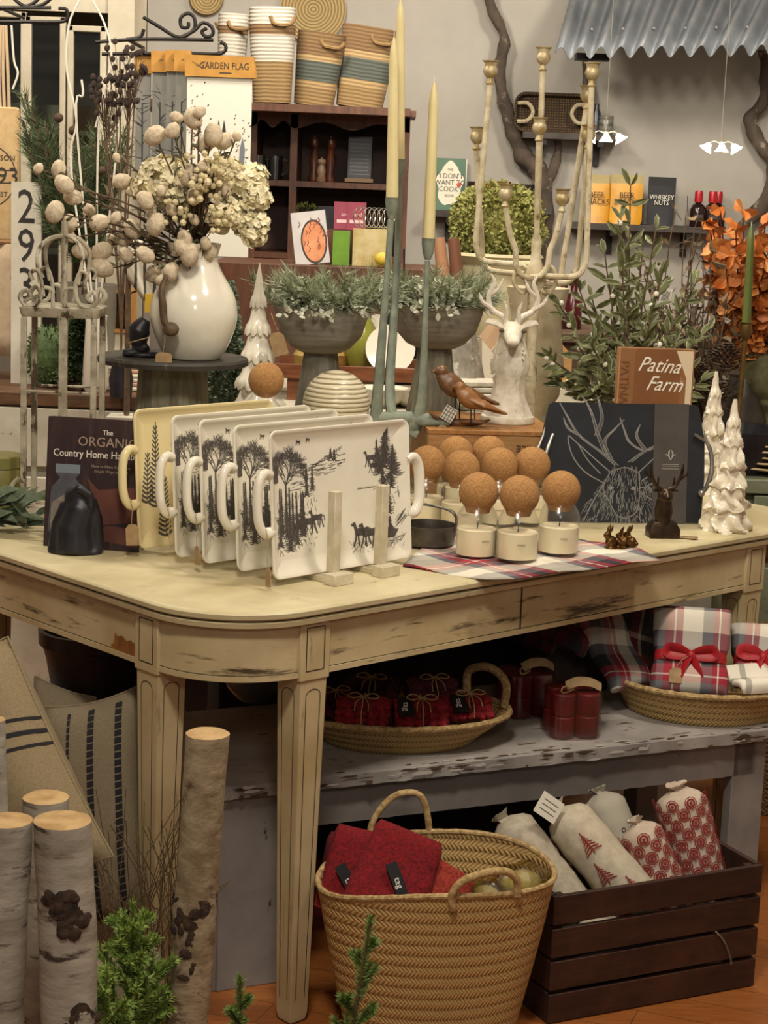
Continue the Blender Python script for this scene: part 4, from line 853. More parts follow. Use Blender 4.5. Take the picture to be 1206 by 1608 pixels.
bundle(inb(.03, -.072, 0.054), .12, KN, 'red knitted bundle with twine bow and black label at basket front centre')
bundle(inb(.135, -.03, 0.057), .35, KN, 'red knitted bundle with black label at right end of oval basket', s=.9, flip=0)
bundle(inb(-.085, -.06, 0.054), -.1, KN, 'red knitted bundle at the left end of oval basket, no label', False)
bundle(inb(-.14, .01, 0.054), .5, pm('5a101a', '3a0a12', 120, .9, .5), 'darker red knitted bundle at the far left of oval basket', False, .9)
bundle(inb(.075, .055, 0.062), .3, KN2, 'plum striped knitted bundle at the back right of oval basket', False)
bundle(inb(-.05, .06, 0.062), -.2, pm('4a0e1a', '2c0810', 120, .9, .5), 'dark maroon knitted bundle at the back left of oval basket', False)
# red candle packs
RWAX = pm('7e1d1c', '641215', 10, .5, .1, Subsurface_Weight=.1, Subsurface_Radius=(.01, .004, .003))
def cpack(px, py, s, label, rz):
    p = on(px, py, BH+.001); t = thing('candle_pack', label, 'candles', p, rz, 'cellophane wrapped red candle packs')
    for i, (x, y) in enumerate(((-.026, -.026), (.026, -.026), (-.026, .026), (.026, .026))):
        for k in range(2): MB().lathe([(.024*s, .001), (.0255*s, .004), (.0255*s, .044*s), (.023*s, .047*s), (0, .0465*s)], 24, (x*s, y*s, k*.0475*s), cap1=False).build('candle', RWAX, t)
    b = MB(); b.rrect(-.054*s, -.054*s, .054*s, .054*s, .022*s, [(0, 0), (-.001, .03*s), (.0005, .05*s), (-.001, .08*s), (.002, .097*s), (.012, .101*s), (.03, .104*s)], 6, cap0=False)
    b.v = [v+(v*.04)*mn.noise(v*70) for v in b.v]; b.build('cellophane', glass('e8d8d8', .10), t)
    MB().tube(cat([(0, -.01, .103*s), (-.03, -.03, .108), (-.035, -.045, .1), (-.01, -.035, .104), (0, -.01, .106)], 5), .0018, 5).build('twine', TWINE, t)
    m = MB(); m.tube(cat([(-.02, -.02, .108), (.0, -.03, .12), (.03, -.03, .118), (.055, -.025, .105)], 5), .011, 8, flat=.12); m.build('paper_tag', KRAFT, t)
cpack(895, 1150, 1.02, 'red pillar candle pack in cellophane, front one between the two straw baskets', .2)
cpack(822, 1118, .98, 'red pillar candle pack in cellophane, behind the front one in shade', .45)
# round basket with plaid towels
pB = on(1105, 1143, BH); pB = V((pB.x+.02, pB.y+.16, BH+.001))
rb = thing('round_basket', 'round straw basket holding bow tied plaid towels at right end of bench', 'basket', pB, 0); basket(rb, .215, .19, .075, .80)
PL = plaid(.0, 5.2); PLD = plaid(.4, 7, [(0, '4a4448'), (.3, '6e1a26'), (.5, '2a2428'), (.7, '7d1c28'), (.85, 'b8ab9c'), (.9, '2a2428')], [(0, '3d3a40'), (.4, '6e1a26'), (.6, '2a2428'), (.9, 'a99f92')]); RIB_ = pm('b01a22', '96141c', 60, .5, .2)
def towel(loc, rot, W, Hh, th, label, mt=PL, bow=True, tg=False):
    t = thing('plaid_towel', label, 'towel', loc, 0, 'folded plaid towels in the round basket', rot=rot)
    b = MB(); n = 16; rr = []
    for i in range(n+1):
        v = i/n; y = Hh*v; sq = 1-.10*math.exp(-((v-.42)/.12)**2) if bow else 1; sag = .006*sin(v*9)
        ring = []
        for j in range(24):
            a = 2*pi*j/24; cx, cz = cos(a), sin(a); e = .35; x = W/2*sq*(abs(cx)**e)*(1 if cx > 0 else -1); z = th/2*(1.0+.25*mn.noise(V((x*20, y*14, 3))))*(abs(cz)**.6)*(1 if cz > 0 else -1)*(.8 if i in (0, n) else 1)*(1-.25*math.exp(-((v-.42)/.08)**2)*bow)
            ring.append((x, y, z+th/2+sag))
        rr.append(ring)
    b.rings(rr); b.build('folded_cloth', mt, t, smooth=60)
    if bow:
        y = Hh*.42; z = th*1.0; b = MB(); w_ = .011
        b.rrect(-W/2*.92, -.006, W/2*.92, th*1.0, th*.45, [(0, y-w_), (-.001, y), (0, y+w_)], 5, plane='xz')
        b.build('ribbon_band', RIB_, t)
        b = MB()
        for s in (-1, 1):
            b.tube(cat([(0, y, z), (s*.025, y+.012, z+.012), (s*.048, y+.014, z+.012), (s*.05, y-.0, z+.006), (s*.025, y-.002, z+.004), (0, y, z+.002)], 5), [.006]+[.010]*24+[.006], 6, flat=.25)
            b.tube(cat([(0, y, z+.004), (s*.012, y-.022, z+.008), (s*.022, y-.048, z+.002)], 4), .010, 6, flat=.18)
        b.sph((0, y, z+.005), (.010, .012, .008), 10); b.build('ribbon_bow', RIB_, t)
    if tg:
        m = MB(); m.prism([(-.03-.014, Hh*.08), (-.03+.014, Hh*.08), (-.03+.014, Hh*.22), (-.03+.006, Hh*.26), (-.03-.006, Hh*.26), (-.03-.014, Hh*.22)], 0, .001); m.v = [V((v.x, v.z, th+.006+v.y)) for v in m.v]; m.tube(cat([(-.03, Hh*.25, th+.007), (-.02, Hh*.34, th+.01), (0, Hh*.42, th+.01)], 4), .0009, 5); m.build('kraft_tag', KRAFT, t)
q = lambda px, py, dz=0, dy=0: (lambda v: V((v.x, v.y, v.z)))(at(px, py, pB.y+dy))
towel(q(1080, 1094, dy=-.12), (R(62), 0, R(-8)), .168, .19, .05, 'large upright plaid towel tied with red ribbon, kraft tag at its foot', PL, True, True)
towel(q(1196, 1085, dy=-.08), (R(46), 0, R(-2)), .13, .15, .04, 'plaid towel tied with red ribbon at the right edge of picture', plaid(.1, 6.2), True)
towel(q(1200, 1090, dy=-.17), (R(12), 0, R(20)), .11, .10, .022, 'small folded white and black striped towel at the right rim of basket', plaid(.3, 11, [(0, 'e6dfcd'), (.6, '3a3638'), (.75, 'e6dfcd')], [(0, 'e6dfcd'), (.6, '3a3638'), (.7, 'e6dfcd')]), False)
towel(q(985, 1085, dy=-.06), (R(48), 0, R(38)), .12, .18, .035, 'plaid towel slumped left against the large upright towel', plaid(.2, 7, None, None), False)
towel(q(1010, 1070, dy=.05), (R(52), 0, R(25)), .14, .19, .035, 'dark red and black plaid towel behind the slumped one', PLD, False)
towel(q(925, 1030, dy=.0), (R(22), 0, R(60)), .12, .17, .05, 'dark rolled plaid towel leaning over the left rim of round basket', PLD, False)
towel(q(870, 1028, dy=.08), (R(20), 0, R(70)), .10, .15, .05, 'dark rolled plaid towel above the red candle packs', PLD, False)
tag(MB().box((0, 0, 0), (.16, .10, .1)).build('cardboard_box', pm('4a3a34', '3a2d28', 10, .8, .1), loc=on(905, 1100, BH)+V((-.01, .12, .0515)), rz=.3, bevel=.002), 'dark box holding up the rolled plaid towels behind candle packs', 'box')
# big glass bowl on bench left
pg = V((at(400, 1082, 3.95).x, 3.95, BH+.001)); zt_ = at(400, 1040, 3.95).z-BH
MB_ = MB(); MB_.lathe([(.035, 0), (.04, .004), (.062, .03), (.075, .07), (.078, .11), (.07, zt_), (.066, zt_), (.073, .11), (.07, .07), (.055, .03), (.03, .01)], 36)
tag(MB_.build('glass_bowl', pm('7d7a70', '66645c', 6, .12, .02), loc=pg), 'smoky rounded glass bowl on the bench between the two front table legs', 'bowl')
# ================= large tote with hats =================
pt = on(655, 1600, 0); TX = at(684, 1385, 3.28); tt = thing('market_basket', 'tall woven straw market basket of red hats on the floor under the bench edge', 'basket', (TX.x-.0, 3.24, 0), .12)
HT = .312; zf = lambda a: .022*sin(a)*max(0, cos(a-1.0))+.004*sin(3*a)+.012*max(0, sin(a-.3))-.024*max(0, -cos(a))**2
n = 90; rr = []; A_, B_ = .222, .135
prof = [(.001, .004), (.7, .004), (.72, 0), (.78, .06), (.85, .13), (.93, .22), (1, HT), (.975, HT), (.90, .22), (.82, .13), (.75, .06), (.70, .012), (.001, .012)]
for f, z in prof: rr.append([(A_*f*cos(a), B_*f*sin(a), z+zf(a)*(z/HT)**3) for a in [2*pi*j/n for j in range(n)]])
MB().rings(rr).build('basket_body', STRAW2, tt)
b = MB(); rope_ring(b, A_*.99, B_*.99, HT, .0055, zf=zf); b.build('rim', ROPE, tt)
MB().tube(cat([(.01, -B_*1.01, HT-.02), (.008, -B_*1.03, HT+.01), (.03, -B_*1.05, HT+.038), (.09, -B_*.98, HT+.05), (.125, -B_*.86, HT+.03), (.13, -B_*.84, HT-.005)], 7), .0075, 10).build('handle', ROPE, tt)
MB().tube(cat([(-.10, B_*.92, HT-.02), (-.11, B_*.95, HT+.04), (-.07, B_*1.0, HT+.095), (-.02, B_*1.0, HT+.10), (.0, B_*1.0, HT+.05), (.005, B_*1.0, HT-.02)], 7), .0065, 10).build('handle', ROPE, tt)
TO = tt.location.copy(); q = lambda px, py, Y: at(px, py, Y)
FELT = pm('8c1119', '5f0a12', 160, .95, .6, bd=.004); FELT2 = pm('a8402a', '7d1a18', 160, .95, .6, bd=.004)
def hat(loc, rot, W, Hh, mt, label, tx):
    t = thing('wool_hat', label, 'hat', loc, 0, 'red wool hats in the market basket', rot=rot); b = MB(); rr = []
    for i in range(13):
        v = i/12; w_ = W/2*(1-.12*v**2)*(1 if i < 12 else .93)*(1.05 if i < 4 else 1); th = .026*(1-.3*v)*(1 if i < 12 else .3)*(1.15 if i < 4 else 1)
        rr.append([(w_*(abs(cos(a))**.5)*(1 if cos(a) > 0 else -1), th*sin(a)*(1+.2*mn.noise(V((cos(a)*2, v*4, 1)))), Hh*v) for a in [2*pi*j/28 for j in range(28)]])
    b.rings(rr); b.v = [v+V((0, .005, 0))*mn.noise(v*60) for v in b.v]; b.build('knitted_body', mt, t, smooth=70)
    if tx:
        m = MB(); m.X = Matrix.Translation((-.0, -.031, Hh*.38)) @ Matrix.Rotation(R(48), 4, 'Y'); m.rrect(-.034, -.011, .034, .011, .003, [(0, 0), (0, -.003)], 3, plane='xz', mi=0)
        m.text('tag', .017, (.004, -.0034, 0), mi=1); m.build('label_tag', [BLK, LET], t)
hat(q(600, 1432, 3.17), (R(-24), R(22), R(4)), .15, .155, FELT, 'red wool hat with black label lying at front centre of market basket', True)
hat(q(540, 1432, 3.23), (R(-18), R(8), R(-10)), .11, .155, FELT, 'red wool hat with black label at left side beside the table leg', True)
hat(q(676, 1445, 3.2), (R(-34), R(30), R(8)), .12, .11, FELT2, 'rust red fuzzy hat next to the handle of market basket', False)
hat(q(560, 1440, 3.33), (R(-6), R(4), R(0)), .16, .16, pm('6c0d15', '4c080e', 160, .95, .5), 'dark red hat at the back left of market basket', False)
def cello(loc, s, label, c='d8cf9f'):
    b = MB(); b.sph((0, 0, 0), (s, s*.8, s*.6), 18); b.v = [v*(1+.25*mn.noise(v*45)) for v in b.v]; t = thing('wrapped_gift', label, 'gift', loc, rnd(0, 3), 'clear bags in the market basket')
    b.build('cellophane', glass('e6e0c0', .16), t, smooth=20); m = MB(); m.sph((0, 0, -.003), (s*.72, s*.55, s*.4), 14); m.build('contents', pm(c, 'b0a070', 50, .5, .3), t)
cello(q(818, 1385, 3.24), .06, 'clear cellophane bag of pale contents at right rim of market basket'); cello(q(765, 1402, 3.19), .038, 'small crinkled cellophane bag behind front handle of basket', 'c9c3b4'); cello(q(750, 1400, 3.3), .05, 'olive green wrapped bag deep inside the market basket', '6b6a35')
# ================= dark wooden crate with rolled pillows =================
pc1 = on(857, 1608, 0); pc2 = on(1181, 1547, 0); y3 = atan2(pc2.y-pc1.y, pc2.x-pc1.x); LW = (pc2-pc1).length; LD = .27; LH = .258
DK = pm('3a2219', '2a1711', 10, .5, .2, st=(1, 8, 8), c3='4a2b1d', sc3=6, lo3=.45, hi3=.7); ck = thing('slatted_crate', 'dark brown slatted wooden crate of rolled cushions on the floor under the bench', 'crate', pc1, y3)
sh = (LH-.012)/4
for k in range(4):
    z = sh*k+sh/2+.004*k
    MB().box((LW/2, 0, z), (LW, .011, sh-.005)).build('front_slat', DK, ck, bevel=.001); MB().box((LW/2, LD, z), (LW, .011, sh-.005)).build('back_slat', DK, ck, bevel=.001)
    for x in (.006, LW-.006): MB().box((x, LD/2, z), (.011, LD-.012, sh-.0015)).build('side_slat', DK, ck, bevel=.001)
for x in (.02, LW-.02):
    for y in (.014, LD-.014): MB().box((x, y, LH/2), (.018, .016, LH-.01)).build('corner_post', DK, ck)
MB().box((LW/2, LD/2, .012), (LW-.02, LD-.02, .008)).build('base_board', DK, ck)
MB().tube(cat([(LW*.78, -.008, sh*2+.01), (LW*.82, -.012, sh*1.8), (LW*.86, -.010, sh*1.2), (LW*.87, -.009, sh*.95)], 5), .0022, 5).build('loose_cord', pm('8f8068', '3a342c', 300, .9, .3), ck)
CU, CVv = V((cos(y3), sin(y3), 0)), V((-sin(y3), cos(y3), 0))
TREEC = scatter('ddd6c6', '8c2a26', 26, .16); REDC = scatter('c9b9a8', '8a2420', 36, .36, 'b98878'); BLC = scatter('a8a090', '2c2a2a', 24, .13); PLAIN = pm('bbb09c', 'a59a86', 60, .85, .3)
def roll(u, v, z, d, L, r, mt, label, end=True, mark=None, ros=False):
    c = pc1+CU*u+CVv*v+V((0, 0, z)); t = thing('rolled_cushion', label, 'cushion', c, 0, 'rolled cushions in the slatted crate'); d = V(d).normalized(); b = MB(); n = 18
    p = [d*(L*(i/n-.5)) for i in range(n+1)]; rad = [r*min(1, .32+2.6*(max(0, min(i, n-i))/n)**.6)*(1+.015*sin(i*1.1)) for i in range(n+1)]
    b.tube(p, rad, 24); b.v = [x+x.normalized()*.004*mn.noise(x*50) for x in b.v]; b.build('cushion', mt, t, smooth=60)
    for s in (-1, 1):
        if s == -1 and not end: continue
        b = MB(); b.tube([d*s*(L*.47), d*s*(L*.51), d*s*(L*.56)], [r*.28, r*.2, r*.42], 14)
        b.v = [x+V((mn.noise(x*130), mn.noise(x*130+V((5, 0, 0))), mn.noise(x*130+V((0, 7, 0)))))*.008 for x in b.v]; b.build('gathered_end', mt, t)
    b = MB(); b.tube([d*(L*.475)+frame(d)[0]*r*.3*cos(a)+frame(d)[1]*r*.3*sin(a) for a in [2*pi*k/14 for k in range(15)]], .0035, 6); b.build('cord_tie', pm('8a7c6c', '5c2522', 200, .9, .3), t)
    if mark:
        m = MB(); cdir = (V((0, HC*0, 0))+(cam.location-c)).normalized(); sd = cdir.cross(d).normalized(); nn = d.cross(sd).normalized()
        if nn.dot(cdir) < 0: nn = -nn
        random.seed(len(label))
        for k, (f, g_) in enumerate(mark):
            for half in (-1, 1):
                for j in range(6):
                    a0 = (g_+half*0)/r; hgt = -.02+j*.0065; wd = (.004+.0028*(5-j))*1.0
                    pts = []
                    for q_ in (0, 1):
                        ang = a0+half*wd*q_/r; hh = f*L+hgt-.006*q_
                        for e in (-.0014, .0014): pts.append(d*(hh+e)+nn*cos(ang)*(r*1.065)+sd*sin(ang)*(r*1.065))
                    m.add([pts[0], pts[1], pts[3], pts[2]], [(0, 1, 2, 3)])
            m.tube([d*(f*L-.028)+nn*cos(g_/r)*r*1.06+sd*sin(g_/r)*r*1.06, d*(f*L+.02)+nn*cos(g_/r)*r*1.06+sd*sin(g_/r)*r*1.06], .0014, 4)
        m.build('printed_trees', pm('8c2a26', None, 10, .9), t)
    if ros:
        m = MB(); cdir = (cam.location-c).normalized(); sd = cdir.cross(d).normalized(); nn = d.cross(sd).normalized()
        if nn.dot(cdir) < 0: nn = -nn
        row = 0; f = -.42*L
        while f < .46*L:
            for k in range(-5, 6):
                a0 = (k+.5*(row % 2))*.037/r
                if abs(a0) > 2.0: continue
                k2 = min(1, .32+2.6*(max(0, .5-abs(f/L)))**.6)
                for q0, q1 in ((.0, .0032), (.0052, .0088), (.0105, .0125)):
                    N_ = 20; rg = []
                    for q_ in (q0, q1):
                        rg.append([d*(f+q_*sin(2*pi*j/N_)*(1+.1*(j % 2)))+(nn*cos(a0+q_*cos(2*pi*j/N_)/r)+sd*sin(a0+q_*cos(2*pi*j/N_)/r))*(r*k2+.0035) for j in range(N_)])
                    m.rings(rg, False, False)
            f += .020; row += 1
        m.build('printed_rosettes', pm('8a2420', None, 10, .9), t)
    return t
ROSB = pm('c9b8a6', 'bca995', 60, .9, .2); RT = pm('c9bda6', 'b8ac95', 60, .9, .2)
roll(LW*.82, .12, .27, (-.25, .15, .85), .22, .053, ROSB, 'red rosette printed cushion roll, rightmost and tallest in the slatted crate', True, None, True)
roll(LW*.60, .08, .24, (-.3, .1, .6), .2, .043, ROSB, 'red rosette printed cushion roll with tied end beside the tallest one', True, None, True)
roll(LW*.36, .10, .265, (-.72, .25, .75), .26, .05, RT, 'cream cushion roll with red fir trees at centre of slatted crate', True, [(.22, 0), (-.02, .015), (-.24, -.015), (-.3, .04)])
roll(LW*.12, .14, .25, (-.6, .25, .7), .24, .048, PLAIN, 'cream cushion roll with black sprigs next to the straw market basket', True)
roll(LW*.56, .19, .255, (-.35, .3, .8), .22, .045, BLC, 'cream cushion roll with black ferns at the back of crate')
roll(LW*.42, .19, .1, CU, .3, .06, RT, 'cream fabric roll lying inside the crate bottom, seen between the slats', False)
roll(LW*.5, .08, .13, CU, .26, .05, RT, 'cream fabric roll just behind the front slats under the tree print roll', False)
m = MB(); m.box((0, 0, 0), (.05, .001, .045), mi=0); 
for k in range(3): m.box((0, -.001, .01-k*.01), (.034, .0006, .0012), mi=1)
tag(m.build('paper_tag', [pm('d8d2c2', None), INK], loc=at(862, 1268, 3.42), rot=(-.4, .6, .1)), 'white paper tag tied to cream fir tree cushion roll in the crate', 'tag')
# ================= birch logs =================
BK = pm('b4ad9e', '857d6e', 9, .8, .5, st=(1, 1, 3), lo=.3, hi=.7, c3='3b3026', sc3=9, st3=(1.0, 1.0, 4.2), lo3=.56, hi3=.66, bd=.006)
BK2 = pm('a59678', '7a694f', 22, .85, .6, st=(1, 1, 1.5), c3='40301f', sc3=14, st3=(1, 1, 1.4), lo3=.56, hi3=.66, bd=.006)
def log(topx, topy, botx, r, Y, label, mt, seed, knots=()):
    random.seed(seed); tp = at(topx, topy, Y); bt = at(botx, 1608, Y); d = (tp-bt); base = tp-d*(tp.z/d.z); dd = d.normalized(); L = (tp-base).length
    t = thing('birch_log', label, 'log', base, 0, 'birch logs in the foreground'); n = 40; U, W_ = V((1, 0, 0)), V((0, 1, 0)); rr = []
    for i in range(n+1):
        u = i/n; c = dd*L*u+U*.006*sin(u*5+seed)*(1-u); ring = []
        for j in range(36):
            a = 2*pi*j/36; k = 1+.05*mn.noise(V((cos(a)*1.5, sin(a)*1.5, u*9+seed*3)))+.018*mn.noise(V((cos(a)*5, sin(a)*5, u*60)))
            for ka, ku, ks in knots: k += ks*math.exp(-((u-ku)/.04)**2-(((a-ka+pi) % (2*pi)-pi)/.4)**2)
            ring.append(c+U*cos(a)*r*k+W_*sin(a)*r*k)
        rr.append(ring)
    b = MB(); b.rings(rr, True, False); b.build('bark', mt, t)
    top = rr[-1]; cn = dd*L; e = MB(); e.add(top+[cn+(p-cn)*.93+V((0, 0, .0015)) for p in top]+[cn+V((0, 0, .001))], [(i, (i+1) % 36, 36+(i+1) % 36, 36+i) for i in range(36)]+[(36+i, 36+(i+1) % 36, 72) for i in range(36)])
    n_ = NT('cut_wood'); w3 = n_.N('ShaderNodeTexNoise'); w3.inputs['Scale'].default_value = 30; n_.L(n_.coord(), w3.inputs['Vector']); n_.col(n_.ramp(w3.outputs[0], [(.3, 'a07c4c'), (.6, 'c09f6e')])); n_.set(.7); e.build('cut_face', n_.m, t)
    for ka, ku, ks in knots:
        b = MB()
        for q_ in range(26):
            a = ka+random.gauss(0, .38); P = dd*L*(ku+random.gauss(0, .028))+U*cos(a)*r*1.03+W_*sin(a)*r*1.03; out_ = (U*cos(a)+W_*sin(a)); b.sph(P, (r*rnd(.12, .4), r*rnd(.03, .07), r*rnd(.1, .32)), 9, rot=out_.to_track_quat('Y', 'Z').to_matrix() @ Matrix.Rotation(rnd(0, 3), 3, 'Y'))
        b.v = [v+rv()*r*.02 for v in b.v]; b.build('dark_knot', pm('241b15', '4a3728', 60, .95, .7), t)
    return t
log(-8, 1130, 2, .017, 2.9, 'slim birch log cut off by the left edge, tallest of left group', BK, 4)
log(72, 1252, 70, .036, 2.80, 'birch log standing behind the two thick front ones, cut face only', BK, 2)
log(14, 1288, 2, .035, 2.62, 'thick birch log at left edge, second from left in front', BK, 1)
log(98, 1288, 112, .043, 2.60, 'thick birch log with dark knot, right one of the left group', BK, 3, ((-.9, .5, .2), (-1.5, .79, .0)))
log(326, 1152, 292, .0335, 2.75, 'single slim birch log leaning in front of the left table leg', BK2, 5, ((-1.3, .54, .15), (-2.6, .6, .2), (-.6, .57, .12)))
# ================= evergreen sprigs =================
GRN = pm('6b8a3a', '96ab52', 40, .6, .1); GR2 = pm('55702f', '7c9247', 40, .6, .1)
def sprig(px, py, Y, label, seed, nb, mt, w2=.12, bx=None):
    random.seed(seed); tp = at(px, py, Y); bs_ = V((at(bx or px, 1608, Y).x, Y, 0)); t = thing('evergreen_sprig', label, 'plant', bs_, 0, 'evergreen sprigs in the foreground'); top = tp-bs_; b = MB(); s_ = MB(); s_.tube([(0, 0, 0), top*.5, top*.97], [.006, .004, .002], 6)
    needles(b, top*.35, top, top.length*.65, 520, .016, w_=.0016)
    for i in range(nb):
        f = .45+.45*i/nb; P = top*f; a = rnd(0, 6.28); d = V((cos(a)*.8, sin(a)*.5, .9)).normalized(); L = w2*(1.15-f)*rnd(.7, 1.2); s_.tube([P, P+d*L], .002, 5); needles(b, P, d, L, 210, .014, w_=.0016)
        for k in range(2): P2 = P+d*L*rnd(.3, .6); d2 = (d+V((rnd(-.8, .8), rnd(-.5, .5), .1))).normalized(); needles(b, P2, d2, L*.5, 90, .013, w_=.0016)
    s_.build('stem', TWIG, t); b.build('needles', mt, t, smooth=0)
sprig(208, 1418, 2.72, 'bright green evergreen sprig between the logs, tallest and fullest', 31, 24, GRN, .17)
sprig(168, 1520, 2.62, 'bushy green evergreen sprig right of the knotted birch log', 32, 12, GRN, .14)
sprig(238, 1500, 2.75, 'green evergreen sprig close to the slim leaning birch log', 33, 12, GRN, .14)
sprig(377, 1535, 2.8, 'small faint evergreen tip in front of the bench side panel', 34, 5, GR2, .08)
sprig(583, 1440, 2.8, 'thin evergreen sprig rising in front of the straw market basket', 35, 7, GR2, .1, 530)
# ================= pillows =================
def pillow(corners, Y, th, mt, label, extra=None, lean=None):
    P = [at(x, y, Y+(dy or 0)) for x, y, dy in corners]; c0_ = sum(P, V())/4; t = thing('throw_pillow', label, 'pillow', c0_, 0); n = 20; fr, bk_ = [], []
    nrm = (P[1]-P[0]).cross(P[3]-P[0]).normalized()
    if nrm.y > 0: nrm = -nrm
    def pt(u, v, s):
        p = (P[0]*(1-u)+P[1]*u)*(1-v)+(P[3]*(1-u)+P[2]*u)*v; e = (max(0, 1-abs(2*u-1)**2.6)*max(0, 1-abs(2*v-1)**2.6))**.55; ins = .04*(1-(2*u-1)**2)*(abs(2*v-1)**6)
        return p-c0_+nrm*s*th*e*(1+.1*mn.noise(V((u*3, v*3, 5))))+(c0_-p)*(.06*((1-(2*u-1)**2)*abs(2*v-1)**5+(1-(2*v-1)**2)*abs(2*u-1)**5))
    b = MB()
    for s in (1, -1):
        g_ = [[pt(i/n, j/n, s) for i in range(n+1)] for j in range(n+1)]
        if s < 0: g_ = [r_[::-1] for r_ in g_]
        b.rings(g_, False, False, closed=False)
    b.build('cushion_cover', mt, t, smooth=80)
    if extra:
        for (u0, v0, u1, v1, w_, dash) in extra:
            k = 60; m = MB()
            for i in range(k):
                if dash and i % 2: continue
                f0, f1 = i/k, (i+(.84 if dash else 1))/k; q4 = []
                f1 = (i+(1.6 if dash else 1))/k
                for f in (f0, min(f1, 1)):
                    u, v = u0+(u1-u0)*f, v0+(v1-v0)*f; l = hypot(u1-u0, v1-v0); du, dv = -(v1-v0)/l*w_, (u1-u0)/l*w_
                    q4.append((pt(u+du, v+dv, 1)+nrm*.0012, pt(u-du, v-dv, 1)+nrm*.0012))
                m.add([q4[0][0], q4[0][1], q4[1][1], q4[1][0]], [(0, 1, 2, 3)])
            m.build('woven_stripe', pm('19171a', None, 10, .9), t)
    MB().tube([pt(i/n, 0, 1) for i in range(n+1)]+[pt(1, i/n, 1) for i in range(1, n+1)]+[pt(1-i/n, 1, 1) for i in range(1, n+1)]+[pt(0, 1-i/n, 1) for i in range(1, n+1)], .0025, 6).build('piping', mt, t)
    return t
LIN = pm('8f7e60', '7f6e51', 260, .95, .3, bd=.002); LIN2 = pm('84775f', '786b55', 260, .95, .4, bd=.002)
pillow([(-150, 1040, .1), (12, 1000, .05), (178, 1345, -.1), (-60, 1430, -.05)], 3.05, .085, LIN, 'large tan grain sack pillow with three black stripes leaning at left', [(.0, .36, 1, .36, .007, 0), (0, .42, 1, .42, .010, 0), (0, .48, 1, .48, .007, 0)])
pillow([(70, 1110, .0), (222, 1075, .0), (232, 1440, -.1), (90, 1480, -.1)], 3.35, .07, LIN2, 'taupe pillow with dashed black vertical stripes behind the birch logs', [(.28, .04, .28, .98, .016, 1), (.52, .04, .52, .98, .034, 1), (.80, .04, .80, .98, .034, 1)])
pillow([(55, 1062, 0), (150, 1095, 0), (160, 1260, 0), (40, 1260, 0)], 3.52, .06, LIN2, 'plain taupe pillow squeezed between the two striped pillows', [(.1, .3, .9, .2, .01, 0)])
pillow([(110, 1500, 0), (250, 1490, 0), (270, 1600, -.05), (120, 1620, -.05)], 3.1, .05, LIN2, 'dim taupe pillow low on the floor behind evergreen sprigs')
b = MB(); random.seed(3)
for i in range(70):
    p = V((rnd(-.05, .06), rnd(-.03, .03), 0)); b.tube(bez(p, p+V((rnd(-.03, .03), 0, .07)), p+V((rnd(-.06, .07), rnd(-.03, .03), .12)), p+V((rnd(-.08, .12), rnd(-.04, .04), rnd(.14, .26))), 6), .0008, 3)
pz = at(200, 1480, 3.0); tag(b.build('dried_grass', pm('54452e', '6b5a3c', 40, .9, .2), loc=(pz.x, 3.12, 0)), 'tuft of dry brown grass between pillows and table leg', 'plant'); bpy.data.objects['dried_grass'].scale = (1.2, 1.2, 1.9)
# black planter on a white bench behind left
pq = at(150, 1040, 4.1); zb_ = at(150, 1094, 4.1).z; zt2 = at(150, 985, 4.1).z
wb = thing('wooden_stool', 'low whitewashed wooden stool under the black planter behind pillows', 'stool', (pq.x, 4.1, 0), .2)
MB().box((0, 0, zb_-.012), (.4, .3, .02)).build('seat', GREYT, wb, bevel=.003)
for x in (-.16, .16):
    for y in (-.11, .11): MB().box((x, y, (zb_-.022)/2), (.035, .035, zb_-.022)).build('leg', GREY, wb)
bp = thing('planter', 'black round planter of dried moss below the left table end', 'planter', (pq.x, 4.1, zb_-.0015), 0); h = zt2-zb_; R1 = dim(88, 4.1)
MB().lathe([(R1*.72, 0), (R1*.78, .01), (R1*.9, h*.6), (R1*.97, h*.78), (R1*1.03, h*.8), (R1*1.04, h), (R1*.95, h), (R1*.88, h*.7), (.01, h*.66)], 44).build('pot', BLACK, bp)
b = MB(); random.seed(9)
for i in range(260): a = rnd(0, 6.28); r = R1*.85*sqrt(rnd(0, 1)); b.leaf((r*cos(a), r*sin(a), h*.72), (rnd(-1, 1), rnd(-1, 1), rnd(.3, 1)), .035, .016)
b.build('dried_moss', pm('5f5646', '3c362b', 60, .9, .3), bp, smooth=0)

# navy cloth backing added behind the bench to darken the space under the table
for (x0, x1, Yt, h, lab) in ((330, 560, 4.12, .60, 'added dark navy cloth backing under the table behind left part of bench'), (570, 880, 4.28, .64, 'added dark navy cloth backing under the table behind middle of bench')):
    a = at(x0, 1100, Yt); c = at(x1, 1100, Yt); w_ = c.x-a.x; t = thing('dark_backing', lab, 'backing', ((a.x+c.x)/2, Yt+.06, 0), .22)
    NV = pm('1b1c24', '12131a', 30, .8, .2); MB().box((0, 0, h*.4), (w_, .22, h*.8)).build('backing_body', NV, t, bevel=.008); MB().box((0, 0, h*.9), (w_+.01, .23, h*.2-.004)).build('backing_lid', NV, t, bevel=.01)
